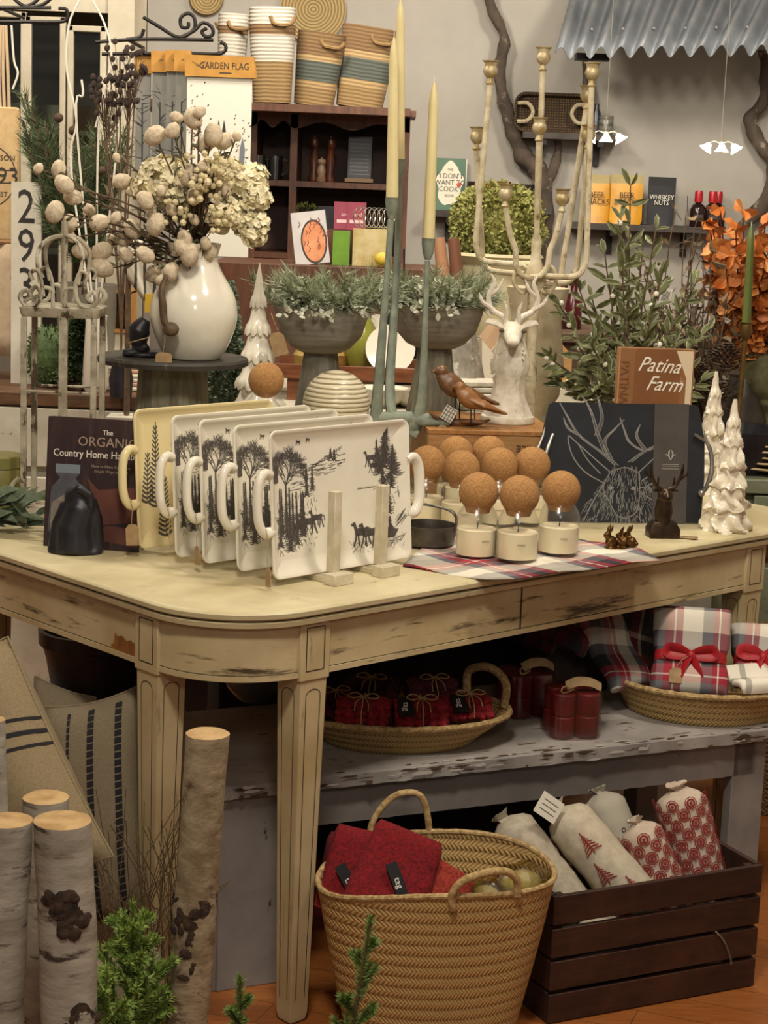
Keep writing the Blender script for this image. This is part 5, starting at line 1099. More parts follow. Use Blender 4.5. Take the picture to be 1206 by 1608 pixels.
# ================= back wall: shelves, branches, awning =================
WY = 9.38; DKW = pm('4a433c', '332d28', 12, .7, .2, st=(1, 6, 6))
def wshelf(x0, x1, y, dep, label, brs=()):
    a, c = at(x0, y, WY-dep), at(x1, y, WY-dep); z = a.z; t = thing('wall_shelf', label, 'shelf', ((a.x+c.x)/2, WY-dep/2+.018, z), 0)
    MB().box((0, 0, -.016), (c.x-a.x, dep, .032)).build('shelf_board', DKW, t, bevel=.002)
    for bx in brs: b = MB(); x = at(bx, y, WY-dep).x-t.location.x; b.box((x, 0, -.045), (.03, dep*.9, .03)).box((x, dep*.42, -.09), (.03, .02, .12)).build('shelf_bracket', IRON, t)
    return t, z
sh1, z1s = wshelf(896, 1134, 349, .2, 'long dark wall shelf with snack pouches and sauce bottles', (965, 1085)); sh2, z2s = wshelf(822, 976, 206, .2, 'upper dark wall shelf carrying the wicker tray', (855, 945)); sh3, z3s = wshelf(676, 740, 330, .15, 'small dark wall shelf holding the green cookbook', (706,))
sh4, z4s = wshelf(738, 868, 322, .2, 'dark wall shelf behind the boxwood ball and candelabra', (850,))
def pouch(px, w_, h_, zs, body, txt, tc, label, top='d8cdae', grp=None, sz=.04, tz=None, Y=WY-.12):
    p = at(px, 320, Y); t = thing('snack_pouch', label, 'pouch', (p.x, Y, zs), rnd(-.1, .1), grp)
    b = MB(); n = 10
    rr = [[(w_/2*k*c_, d*s_, z) for c_, s_ in [(max(-1, min(1, 1.35*cos(2*pi*j/20))), sin(2*pi*j/20)) for j in range(20)]] for k, d, z in ((.9, .035, 0), (1, .03, .02), (.97, .02, h_*.5), (1, .008, h_*.82))]
    b.rings(rr); b.build('pouch_body', body, t, smooth=60); b = MB(); b.box((0, 0, h_*.9), (w_, .006, h_*.2)); b.build('sealed_top', top if not isinstance(top, str) else pm(top, None, 10, .4, .05), t)
    m = MB()
    for i, l in enumerate(txt): m.text(l, sz, (0, -.034, h_*.58-i*sz*.8), mi=0, squash=.85)
    m.build('lettering', pm(tc, None), t)
CLR = pm('b3a271', '9f9063', 8, .25, .05); YEL = pm('d79b1a', 'bb8010', 8, .35, .05)
pouch(936, .15, .235, z1s, YEL, ['BEER', 'SNACKS'], '241a08', 'yellow snack pouch with black lettering, left one on long wall shelf', CLR)
pouch(983, .16, .24, z1s, YEL, ['BEER', 'SNACKS'], '241a08', 'yellow snack pouch with black lettering, right one beside the black pouch', CLR, Y=WY-.15)
pouch(960, .10, .225, z1s, pm('b5821c', None, 8, .4), [''], '241a08', 'yellow snack pouch set back between the two front pouches', CLR, Y=WY-.06)
pouch(1038, .135, .235, z1s, pm('1d1c1e', '28272a', 8, .7), ['WHISKEY', 'NUTS'], 'd8d2c4', 'black snack pouch with white lettering on long wall shelf', pm('1d1c1e', None, 8, .7), sz=.033)
def bottle(px, Y, zs, s, label, c='241413', cap='a5141e', grp='dark sauce bottles on the long wall shelf'):
    p = at(px, 330, Y); t = thing('sauce_bottle', label, 'bottle', (p.x, Y, zs), 0, grp)
    MB().lathe([(.036*s, 0), (.038*s, .004), (.038*s, .085*s), (.03*s, .105*s), (.016*s, .115*s), (.016*s, .13*s)], 20).build('bottle_body', pm(c, None, 10, .15), t); MB().lathe([(.02*s, .12*s), (.021*s, .165*s), (.018*s, .175*s), (.02, .176*s)], 16).build('cap', pm(cap, None, 10, .3), t)
    m = MB(); m.box((0, -.0385*s, .05*s), (.045*s, .003, .02*s)); m.build('label', pm('3b302a', None), t)
bottle(1096, WY-.14, z1s, 1, 'dark bottle with red cap, leftmost on long wall shelf'); bottle(1118, WY-.14, z1s, 1, 'dark bottle with red cap, right one in front of the last'); bottle(1127, WY-.05, z1s, 1, 'dark bottle with red cap, rearmost behind the orange leaves')
# wicker tray
wk = thing('wicker_tray', 'dark wicker tray with two rope handles leaning on the upper wall shelf', 'tray', V((at(866, 180, WY-.1).x, WY-.1, z2s)), 0, rot=(-.12, 0, 0))
wi = dim(112, WY)/2; hi_ = dim(58, WY); WIC = weave('5e482c', '2c1f12', 0.01, 60, .8)
n_ = NT('wicker'); ck1 = n_.N('ShaderNodeTexWave'); ck1.inputs['Scale'].default_value = 24; n_.L(n_.coord((1, 1, 1)), ck1.inputs['Vector']); ck2 = n_.N('ShaderNodeTexWave', bands_direction='Z'); ck2.inputs['Scale'].default_value = 24; n_.L(n_.coord(), ck2.inputs['Vector'])
mm = n_.math('MULTIPLY', ck1.outputs['Fac'], ck2.outputs['Fac']); n_.col(n_.ramp(mm, [(.1, '2e2012'), (.7, '6f5535')])); n_.bump(mm, .8, .01); n_.set(.8); WIC = n_.m
MB().rrect(-wi, 0, wi, hi_, .05, [(0, -.03), (-.004, -.032), (.008, -.03), (.016, -.004), (.016, .0)], 6, plane='xz', cap0=False).rrect(-wi, 0, wi, hi_, .05, [(.0, -.03), (.012, .006)], 6, plane='xz', cap0=False).build('tray_body', WIC, wk)
for s in (-1, 1): MB().tube(cat([(s*(wi-.012), -.035, hi_*.72), (s*(wi-.06), -.05, hi_*.7), (s*(wi-.085), -.055, hi_*.48), (s*(wi-.06), -.05, hi_*.26), (s*(wi-.012), -.035, hi_*.24)], 6), .010, 8).build('rope_handle', pm('b8aa8c', '93866a', 90, .9, .4), wk)
p = at(952, 190, WY-.1); b = MB(); b.lathe([(.035, 0), (.036, .003), (.036, .07), (.033, .075), (.036, .078), (.036, .09), (.0, .091)], 24, cap1=False); tag(b.build('spice_jar', pm('3a3a38', '8b8676', 1, .3, 0, st=(.1, .1, 30)), loc=(p.x, p.y, z2s)), 'small dark round tin at the right end of the upper wall shelf', 'jar')
p = at(936, 190, WY-.08); b = MB(); b.lathe([(.022, 0), (.022, .1), (.012, .125), (.012, .15)], 18); tag(b.build('spice_bottle', pm('2a2c38', None, 1, .3, 0), loc=(p.x, p.y, z2s)), 'slim dark bottle beside the round tin, upper wall shelf', 'bottle')
# cookbook on the small shelf
kb = thing('cookbook', 'green and cream cookbook with hand lettering on the small wall shelf', 'book', V((at(706, 300, WY-.05).x, WY-.05, z3s)), .0, rot=(-.1, 0, 0)); w5, h5 = dim(47, WY), dim(80, WY)
MB().box((0, 0, h5/2), (w5, .018, h5)).build('cover', pm('4f7458', '3f6048', 3, .5), kb); m = MB(); m.blot([(w5*.42*cos(a)*(1+.12*sin(a*7)), h5*.5+h5*.42*sin(a)*(1+.1*sin(a*5))) for a in [2*pi*k/40 for k in range(40)]], 0, y=-.0095)
m.box((w5/2+.004, .0, h5/2), (.004, .016, h5-.004), mi=0)
for i, l in enumerate(['THE', '"I DON\'T', 'WANT TO', 'COOK"', 'BOOK']): m.text(l, .018 if i in (0, 4) else .036, (0, -.0105, h5*.78-i*h5*.125), mi=1, squash=.9)
m.sph((w5*.3, -.010, h5*.5), (.012, .002, .012), 10, mi=2); m.build('cover_print', [pm('e3dcc6', None), INK, pm('c9553a', None)], kb)
for px, w_, h_, c, lab in ((747, .045, .115, '2a211e', 'dark jar at the left end of the shelf behind boxwood'), (768, .05, .11, '8f1a1c', 'red tin second on the shelf behind boxwood'), (786, .05, .12, '7c1618', 'red tin third on the shelf behind boxwood'), (823, .045, .11, '2c2522', 'dark tin with pale lid right of candelabra stem')):
    p = at(px, 300, WY-.1); tag(MB().lathe([(w_*.9, 0), (w_, .004), (w_, h_*.85), (w_*.9, h_*.88), (w_, h_*.9), (w_, h_), (0, h_)], 20, cap1=False).build('food_tin', pm(c, None, 10, .3), loc=(p.x, p.y, z4s)), lab, 'tin')
# branches fixed to the wall
BRN = pm('5b4e42', '3c332b', 14, .9, .6, st=(1, 1, .4), c3='8a7c68', sc3=12, lo3=.56, hi3=.62, bd=.01)
def branch(paths, label, Y=WY-.06):
    t = thing('tree_branch', label, 'branch', at(paths[0][0][0][0], paths[0][0][0][1], Y), 0, 'bare branches fixed against the wall'); o = t.location.copy(); b = MB()
    for P, r in paths: pts = cat([at(x, y, Y)-o for x, y in P], 5); b.tube(pts, [q*(1+.10*sin(i*1.3)) for i, q in enumerate(lerpr(r, len(pts)-1))], 12)
    b.v = [v+V((mn.noise(v*18), mn.noise(v*18+V((4, 0, 0))), 0))*.012 for v in b.v]; b.build('wood', BRN, t)
branch([([(762, -20), (775, 20), (792, 62), (784, 110), (792, 160), (806, 205), (822, 245), (842, 262), (852, 290), (856, 340), (852, 420)], [.022, .027, .03, .03, .036, .045, .05, .042, .04]), ([(878, 204), (876, 240), (868, 268), (852, 298), (852, 330)], [.017, .022, .027, .03]), ([(812, 225), (820, 200), (815, 180)], [.02, .012])], 'dark bare tree branch on the wall behind the candelabra')
branch([([(1200, 78), (1202, 120), (1198, 160), (1180, 182), (1182, 205), (1200, 235), (1216, 262), (1212, 300), (1180, 340), (1150, 370)], [.026, .026, .028, .034, .034, .036, .045, .035, .02])], 'dark bare branch post under the right end of awning')
branch([([(918, 88), (920, 130), (925, 170), (930, 205)], [.014, .014, .013]), ], 'thin dark branch post under the left end of awning')
tag(MB().box((0, 0, 0), (.16, .12, .03)).build('awning_beam', IRON, loc=at(930, 90, WY-.3)+V((0, 0, .0))), 'dark beam end beneath the left end of corrugated awning', 'beam')
# corrugated awning
aw = thing('corrugated_awning', 'grey corrugated metal awning mounted high on the back wall', 'awning', V((0, 0, 0)), 0); b = MB(); A0, A1 = at(872, 84, WY-.65), at(1300, 78, WY-.65); n = 320; rr = []
B0, B1 = at(915, -75, WY-.05), at(1400, -85, WY-.05)
for i in range(n+1):
    u = i/n; ph = sin(u*(A1.x-A0.x)/.092*2*pi); row = []
    for k in range(5): v = k/4; p = (A0.lerp(A1, u)).lerp(B0.lerp(B1, u), v); row.append(p+V((0, -.3, .85)).normalized()*.027*ph)
    rr.append(row)
b.rings(rr, False, False, closed=False); b.build('corrugated_sheet', pm('82868a', '696d72', 6, .5, .05, metal=.3), aw, solid=.003, smooth=70)
b = MB(); random.seed(2)
for i in range(1, 9): u = i/9; p = (A0.lerp(A1, u)).lerp(B0.lerp(B1, u), .18); MB().sph(p+V((0, -.01, .02)), .007, 8).build('screw', pm('d0d0cc', None, 5, .3, 0, metal=.8), aw)
# lamp reflections in the window glass, modelled as glowing bell shades on wires
SHD = emis('fff1d8', 9.0)
def lamp_refl(px, py, Y, label):
    p = at(px, py, Y); t = thing('lamp_reflection', label, 'lamp', p, 0, 'window reflections of lamps with white bell shades'); t.scale = (.58, .58, .58); MB().tube([(0, 0, .02), (0, 0, (3.24-p.z)/.58)], .0022, 5).build('wire', pm('8f887a', None), t); MB().lathe([(.0, .03), (.02, .025), (.014, .0), (.006, -.01)], 14).build('hub', pm('9a9384', None, 5, .3, metal=.4), t)
    for k, (dx, dy, rl) in enumerate(((-.09, -.02, .6), (0, -.05, .0), (.09, -.02, -.6))):
        MB().tube(cat([(0, 0, .01), (dx*.6, dy*.6, .03), (dx, dy, .015)], 4), .004, 6).build('reflected_arm', pm('b5ad9e', None), t)
        b = MB(); b.X = Matrix.Translation((dx, dy, .01)) @ Matrix.Rotation(rl, 4, 'Y'); b.lathe([(.008, 0), (.018, -.01), (.034, -.04), (.048, -.062)], 20, fn=lambda a, r, z: (r*(1+.12*cos(a*6)*(z < -.05)), z), cap1=False); b.build('reflected_shade', SHD, t, solid=.002)
lamp_refl(951, 212, 8.6, 'window reflection of a lamp with three glowing bell shades, next to candelabra'); lamp_refl(1132, 228, 8.6, 'window reflection of a lamp with three glowing bell shades, in front of blank wall at right')
# ================= boxwood ball in urn =================
YB = 6.3; p = at(782, 352, YB); r_ = dim(74, YB); bx = thing('boxwood_plant', 'round yellow green boxwood ball in cream urn behind the candelabra', 'plant', (p.x, YB, .9), 0); cz = p.z-.9; random.seed(8); b = MB()
for i in range(6500):
    d = rv(); P = V((0, 0, cz))+V((d.x*r_, d.y*r_, d.z*r_*.86))*rnd(.75, 1.03); b.leaf(P, d+rv()*.9, rnd(.012, .019), .011)
b.sph((0, 0, cz), (r_*.75,)*3, 12); b.build('foliage', pm('a3a056', '74763e', 50, .7, .1), bx, smooth=0)
zu = at(790, 402, YB).z-.9
MB().lathe([(.10, 0), (.10, .02), (.04, .05), (.05, .08), (.10, .16), (.115, zu-.03), (.16, zu), (.15, zu+.01), (.1, zu-.03), (0, zu-.04)], 36, cap1=False).build('urn', pm('cfc3a0', 'b8aa84', 12, .6, .2), bx)
ubp = at(845, 560, 5.1); ub = MB(); zt9 = at(845, 455, 5.1).z-T
ub.lathe([(.10, 0), (.105, .03), (.085, .05), (.05, .09), (.045, .12), (.075, .17), (.085, .24), (.07, zt9*.8), (.088, zt9), (.08, zt9), (0, zt9-.04)], 36, cap1=False)
# ================= counters that carry the background goods =================
def counter(name, x0, x1, Y, dep, z, mt, label, cat_='counter', drawers=0, dm=None):
    w_ = x1-x0; t = thing(name, label, cat_, ((x0+x1)/2, Y+dep/2, 0), 0)
    MB().box((0, 0, z-.02), (w_+.03, dep+.03, .04)).build('top', dm or mt, t, bevel=.004); MB().box((0, .01, (z-.04)/2), (w_, dep-.02, z-.04)).build('body', mt, t, bevel=.003)
    for i in range(drawers):
        for j in range(2): zz = z-.13-i*.2; MB().box((w_*(-.25+.5*j), -dep/2-.003, zz), (w_*.46, .02, .17)).build('drawer', mt, t, bevel=.003)
    return t
WHP = pm('cfc8b6', 'b8b09c', 8, .6, .1, c3='6b5a42', sc3=10, st3=(2, 2, 2), lo3=.62, hi3=.68)
counter('display_counter', -.42, 1.45, 5.55, 1.0, .88, WHP, 'white wooden counter behind the painted table under vases and boxes')
sage = counter('sage_dresser', at(1160, 740, 5.1).x, 2.1, 4.98, .4, .80, pm('8a8f76', '74795f', 8, .6, .1, c3='4b4a36', sc3=10, lo3=.6, hi3=.68), 'sage green dresser at the right edge beyond the painted table', 'dresser', 2)
BRT = pm('6b4a30', '4d3421', 10, .6, .2, st=(1, 6, 6)); wd = counter('white_dresser', -1.8, at(240, 650, 5.3).x, 5.25, .5, .93, WHP, 'white dresser with brown wooden top at left behind the painted table', 'dresser', 2, BRT)
counter('tall_counter', .1, 2.6, 7.3, .5, 1.0, pm('5a4433', '46331f', 10, .7, .2), 'brown wooden counter below the wall shelves at the back')
ub.build('cream_urn', pm('cdc1a4', 'a89a7a', 14, .6, .2), loc=(ubp.x, 5.02, T)); tag(bpy.data.objects['cream_urn'], 'cream weathered urn standing behind the deer bust', 'urn'); tag(MB().box((0, 0, T/2-.001), (.36, .3, T-.002)).build('plinth', WHP, loc=(ubp.x, 5.22, 0), bevel=.004), 'white wooden plinth under the cream urn behind the table', 'plinth'); bpy.data.objects['cream_urn'].location.y = 5.22
ZC = .88
def put(px, py, Y, z=ZC): v = at(px, py, Y); return V((v.x, Y, z))
# wooden tray and vases
tw = dim(310, 5.85); p = put(588, 600, 5.85); wt = thing('wooden_tray', 'long reddish brown wooden tray behind the pedestal bowls', 'tray', p, 0)
zt5 = at(588, 585, 5.85).z-ZC; RB = pm('7d4a2a', '5c3219', 12, .4, .1, st=(1, 6, 6)); MB().box((0, 0, zt5-.006), (tw, .3, .012)).box((0, -.15, zt5+.01), (tw, .012, .045)).box((0, .15, zt5+.01), (tw, .012, .045)).build('tray_body', RB, wt, bevel=.002)
for s in (-1, 1): MB().box((s*tw*.4, 0, (zt5-.012)/2), (.04, .28, zt5-.012)).build('foot', RB, wt)
zb5 = ZC+zt5+.001
def vase(px, Y, z, prof, mt, name, label, c_): return tag(MB().lathe(prof, 28).build(name, mt, loc=put(px, 560, Y, z)), label, c_)
OLV = pm('8a8a3c', '6b6c2c', 8, .2, .05)
vase(567, 5.85, zb5, [(.03, 0), (.04, .02), (.055, .08), (.05, .13), (.02, .18), (.016, .22), (.02, .225)], OLV, 'glass_bottle', 'olive green glass bottle standing on brown tray between the bowls', 'bottle')
vase(548, 5.9, zb5, [(.035, 0), (.05, .05), (.05, .07), (.02, .11), (.014, .2)], pm('7c7244', '5f5530', 8, .2), 'glass_bottle', 'brownish green glass bottle left of the olive one on tray', 'bottle')
vase(492, 5.83, zb5, [(.03, 0), (.06, .02), (.065, .05), (.05, .075), (.0, .08)], pm('b89c5c', '8f7438', 20, .5), 'gold_gourd', 'golden round gourd on the brown tray under the left bowl', 'ornament')
vase(524, 5.88, zb5, [(.03, 0), (.055, .02), (.06, .05), (.04, .07), (.0, .075)], pm('a8853c', '7d6028', 20, .5), 'gold_gourd', 'golden round gourd on the brown tray next to the bottle', 'ornament')
m = MB(); m.X = Matrix.Rotation(R(75), 4, 'X'); m.lathe([(.06, 0), (.075, .006), (.078, .014), (.07, .012), (.0, .006)], 32, sx=1, cap1=False); tag(m.build('white_plate', WHITECER, loc=put(612, 575, 5.8, zb5+.078)), 'white round plate standing upright on the tray between candlestick stems', 'plate')
tag(MB().box((0, 0, .09), (.045, .03, .18)).build('white_card', pm('d9d2c0', None, 5, .8), loc=put(592, 560, 5.88, zb5)), 'upright white card box between the two green stems', 'box')
for px, w_, h_, lab in ((637, .1, .28, 'dark wooden board upright behind the candlestick stems'), (585, .06, .3, 'narrow brown board leaning behind the white card')): tag(MB().box((0, 0, h_/2), (w_, .015, h_)).build('wooden_board', BRT, loc=put(px, 540, 6.1, ZC), bevel=.002), lab, 'board')
p = put(722, 560, 5.75); h9 = at(722, 470, 5.75).z-ZC
tag(MB().lathe([(.095, 0), (.09, .02), (.05, h9*.6), (.02, h9*.95), (.004, h9)], 28, fn=lambda a, r, z: (r*(1+.2*mn.noise(V((cos(a)*2, sin(a)*2, z*14)))), z)).build('stone_cone', pm('948c80', '6d655a', 24, .8, .5, c3='c9c3b6', sc3=16, lo3=.55, hi3=.65), loc=p), 'rough grey white cone tree behind the right bowl', 'ornament')
b = MB(); b.lathe([(.035, 0), (.075, .03), (.085, .06), (.08, .06), (.06, .02), (0, .012)], 32, cap1=False)
for px, Y, k, lab in ((600, 5.62, 0, 'white bowl on the counter seen left of the candlestick foot'), (702, 5.62, 0, 'white bowl on the counter just behind the birds'), (652, 5.64, 0, 'white bowl on counter between the candlestick stems')):
    tag(b.build('white_bowl', WHITECER, loc=put(px, 640, Y)), lab, 'bowl', 'white bowls on the counter')
# cardboard house boxes
CB = pm('c79a62', 'b58850', 20, .8, .1)
def house(px, Y, w_, h_, label, mt=CB, z=ZC): m = MB(); m.prism([(-w_/2, 0), (w_/2, 0), (w_/2, h_*.72), (0, h_), (-w_/2, h_*.72)], -w_*.4, w_*.4); return tag(m.build('gable_box', mt, loc=put(px, 560, Y, z), rz=.3), label, 'box')
house(858, 5.75, .13, .235, 'tan gable topped cardboard box right of the cream urn'); house(743, 6.0, .11, .20, 'white gable box behind the grey cone', pm('d8d0bc', None, 8, .8)); house(775, 6.1, .1, .24, 'pale brown gable box left of deer bust', pm('b89878', None, 8, .8))
house(900, 5.7, .1, .1, 'low white gable box between mistletoe and urn', pm('d2cbb8', None, 8, .8))
for k in range(5): tag(MB().box((0, 0, .009), (.16-.004*k, .11, .016)).build('folded_napkin', pm('d9d2c2', 'c4bca8', 60, .9, .3), loc=put(745, 620, 5.65, ZC+.0185*k), rz=.1*k-.2, bevel=.004), f'{"white folded napkin, " + ["bottom of", "second from bottom in", "middle of", "second from top in", "top of"][k]} the pile left of deer bust', 'napkin', 'folded napkins on the counter')
for px, lab in ((868, 'dark red bottle left of two on the tall counter behind mistletoe'), (886, 'dark red bottle in the middle on the tall counter behind mistletoe'), (902, 'dark red bottle right of three on the tall counter behind mistletoe')): tag(MB().lathe([(.034, 0), (.036, .005), (.036, .12), (.014, .15), (.014, .19), (.017, .19), (.017, .215)], 20).build('red_bottle', pm('4b1012', '2e0a0c', 4, .2), loc=put(px, 450, 7.5, 1.0)), lab, 'bottle', 'dark red bottles on the tall counter')
for px, c, lab in ((700, 'a87a5a', 'pinkish wooden rolling pin end rising behind right bowl'), (722, '6f4630', 'brown wooden rolling pin end rising behind right bowl')): m = MB(); m.tube([(0, 0, 0), (-.03, 0, .2), (-.05, 0, .33)], [.02, .022, .018], 14); tag(m.build('rolling_pin', pm(c, None, 20, .6), loc=put(px+12, 430, 5.9, ZC+.18)), lab, 'rolling pin')
tag(MB().lathe([(.07, 0), (.085, .1), (.08, .2), (.075, .2), (.07, .02), (0, .02)], 28, cap1=False).build('utensil_crock', pm('b8ae98', None, 10, .4), loc=put(722, 430, 5.92)), 'pale crock holding rolling pins behind the right bowl', 'crock')
b = MB(); b.lathe([(.13, 0), (.135, .01), (.135, .33), (.12, .34), (0, .34)], 32, cap1=False).build; o = b.build('black_canister', BLACK, loc=put(638, 420, 6.2)); tag(o, 'black round canister behind candlestick stems, incense dish on top', 'canister')
zc2 = ZC+.341; hd_ = thing('incense_holder', 'small black dish with upright stick on the black canister', 'holder', put(636, 400, 6.2, zc2), 0); MB().lathe([(.02, 0), (.014, .01), (.034, .03), (.03, .03), (0, .02)], 22, cap1=False).build('dish', BLACK, hd_); MB().tube([(0, 0, .02), (-.004, 0, .12)], .0035, 6).build('stick', BLACK, hd_)
# ================= right side: mistletoe, book, dried twigs, orange leaves =================
ML = pm('7d7f55', '5f633e', 40, .55, .1); MLW = pm('b9bd98', None, 10, .6)
YM = 4.78; p = put(985, 600, YM, T); mp = thing('mistletoe_plant', 'mistletoe branches with white berries behind the slate board', 'plant', p, 0); random.seed(14)
MB().lathe([(.05, 0), (.06, .01), (.07, .12), (.065, .12), (0, .1)], 28, cap1=False).build('pot', pm('8a7f6a', None, 10, .7), mp)
tips = [(990, 292), (975, 345), (950, 400), (1010, 385), (905, 440), (930, 470), (880, 480), (862, 560), (900, 590), (875, 600), (1040, 430), (1075, 470), (1095, 440), (1110, 520), (1060, 540), (1000, 470), (960, 500), (930, 540), (1020, 510), (1085, 580), (945, 600), (900, 530), (985, 420), (1030, 360), (1100, 600)]
b = MB(); lf = MB(); be_ = MB()
for k, (x, y) in enumerate(tips):
    tp = at(x, y, YM+rnd(-.12, .08))-p; P = bez((0, 0, .1), (rnd(-.02, .02), 0, .22), tp*.6+V((0, 0, .06)), tp, 16); b.tube(P, lerpr([.003, .0018], 16), 5)
    for i in range(6, 17):
        d = (P[i]-P[i-1]).normalized()
        for s in (-1, 1):
            dd = (d*.7+rv()*.75+V((s*.4, 0, 0))).normalized(); L = rnd(.04, .07)*(.8 if i > 14 else 1); nn = (V((0, -1, .5))+rv()*.6); lf.leaf(P[i], dd, L, L*.26, nrm=nn, curl=.2, mi=0)
            lf.leaf(P[i]+V((0, .0015, -.0005)), dd, L*1.04, L*.33, nrm=nn, curl=.2, mi=1)
        if random.random() < .22: be_.sph(P[i]+rv()*.01, .0075, 8)
b.build('stems', TWIG, mp); lf.build('leaves', [ML, MLW], mp, smooth=0); o = be_.build('white_berries', pm('ebe6d4', None, 5, .4), mp); o['kind'] = 'stuff'
pbk = at(975, 640, 4.42); zt6 = at(1020, 548, 4.42).z; bh = .27; pf2 = thing('design_book', 'brown book with white script title standing behind the slate board', 'book', (at(972, 600, 4.42).x, 4.42, zt6-bh), R(3)); bw = at(1090, 600, 4.42).x-at(972, 600, 4.42).x
tag(MB().box((bw/2, .05, (zt6-bh-T)/2), (bw*.9, .12, zt6-bh-T-.001)).build('book_block', BRT, loc=(pf2.location.x, 4.40, T)), 'wooden block lifting the brown script title book', 'block')
MB().box((bw/2, .02, bh/2), (bw, .036, bh)).build('cover', pm('9a6b42', '80542f', 4, .5, .05, c3='c9ad8c', sc3=7, lo3=.55, hi3=.6), pf2); m = MB(); m.box((-.001, .02, bh/2), (.003, .036, bh), mi=2)
m.blot([(bw*.2, 0), (bw*.2, bh-.01), (bw*.22, bh), (bw*.82, bh), (bw*.82, 0)], 1, y=.0012); m.add([(bw*.9, .0010, 0), (bw*.98, .001, 0), (bw*.98, .001, bh*.99), (bw*.75, .001, bh*.99), (bw*.9, .001, bh*.75)], [(0, 1, 2, 3, 4)], 3)
m.text('Patina', .05, (bw*.52, .0005, bh-.04), mi=0, rot=Matrix.Rotation(.04, 3, 'Y'), shear=.5, squash=.85).text('Farm', .05, (bw*.6, .0005, bh-.085), mi=0, rot=Matrix.Rotation(.04, 3, 'Y'), shear=.5, squash=.85); m.text('PATINA', .03, (bw*.07, .0005, bh*.7), mi=1, rot=Matrix.Rotation(pi/2, 3, 'Y')); m.build('cover_print', [pm('eee6d2', None), pm('8a5a32', '774a26', 5, .5), pm('b9865c', None), pm('d8c4a4', None)], pf2)
for k, l in enumerate((.02, .045, .07, .095)): pass
# dried twig arrangement
YT = 5.2; p = put(1075, 600, YT, .80); dt = thing('dried_arrangement', 'dried brown twig and leaf arrangement in wicker basket at right', 'plant', p, 0); random.seed(19)
MB().lathe([(.09, 0), (.1, .02), (.12, .12), (.115, .12), (0, .08)], 40, cap1=False).build('wicker_basket', weave('8a6a40', '4a3418', 40, 60), dt)
b = MB(); lf = MB(); cn = MB()
for i in range(85):
    x, y = rnd(1000, 1165), rnd(330, 620); 
    if y < 400 and not (1050 < x < 1130): y += 120
    tp = at(x, y, YT+rnd(-.15, .1))-p; P = bez((rnd(-.05, .05), 0, .1), (rnd(-.1, .1), 0, .2), tp*.6+rv()*.08, tp, 10); b.tube(P, lerpr([.0035, .0015], 10), 5)
    for j in range(4, 11):
        if random.random() < .8: lf.leaf(P[j], rv(), rnd(.025, .05), rnd(.012, .022), curl=.6, mi=random.choice((0, 0, 1, 2)))
        if random.random() < .3: b.tube([P[j], P[j]+rv()*.03, P[j]+rv()*.06], .001, 4)
b.build('twigs', TWIG, dt); lf.build('dry_leaves', [pm('7c6a50', '54452f', 40, .8), pm('a08a68', '7f6a4a', 40, .8), pm('6a5a48', '8a8a80', 40, .8)], dt, smooth=0)
for x, y, s in ((1095, 590, .04), (1060, 610, .045), (1120, 620, .045), (1000, 560, .035), (1140, 560, .04)):
    c = at(x, y, YT-.2)-p; m = MB()
    for L_ in range(9):
        for j in range(8): a = j*.785+L_*.39; rr9 = s*sin(pi*(L_+1)/10.5)*.8; m.leaf(c+V((rr9*.5*cos(a), rr9*.5*sin(a), -s+L_*s*.22)), (cos(a), sin(a), .35), rr9*.9+.004, .014, nrm=(0, 0, 1), curl=.3)
    m.build('pinecone', pm('5a4330', '3a2a1c', 60, .8, .3), dt, smooth=0)
for x, y, lab in ((1045, 465, 'small white price tag hanging upper in the dried twigs'), (1040, 560, 'white barcode tag hanging lower in the dried twigs')):
    m = MB(); m.X = Matrix.Rotation(.2, 4, 'Y'); m.box((0, 0, 0), (.03, .001, .045), mi=0)
    for k in range(7): m.box((-.009+k*.003, -.001, 0), (.0012, .0006, .028), mi=1)
    tag(m.build('white_tag', [pm('dcd6c6', None), INK], loc=at(x, y, YT-.22)), lab, 'tag')
YO = 5.35; p = put(1175, 500, YO, .80); oe = thing('eucalyptus_bouquet', 'bright orange eucalyptus leaves in a vase at the right edge', 'plant', p, 0); random.seed(23); b = MB(); lf = MB()
MB().lathe([(.05, 0), (.06, .02), (.075, .12), (.05, .2), (.04, .24), (.045, .25)], 28).build('vase', pm('4a4238', '2f2923', 10, .4), oe)
for i in range(34):
    x, y = rnd(1100, 1235), rnd(325, 480); tp = at(x, y, YO+rnd(-.15, .12))-p; P = bez((0, 0, .2), (0, 0, .3), tp*.6+V((0, 0, .05)), tp, 10); b.tube(P, .002, 5)
    for j in range(4, 11):
        for s in (0, 1, 2): lf.leaf(P[j], rv()+V((0, -.3, .1)), rnd(.04, .055), rnd(.04, .05), nrm=rv()+V((0, -1, 0)), mi=random.choice((0, 0, 1)), curl=.25)
b.build('stems', pm('4a2018', None, 10, .7), oe); lf.build('orange_leaves', [pm('c97a38', 'b56428', 30, .6), pm('b8682e', 'd89450', 30, .6)], oe, smooth=0)
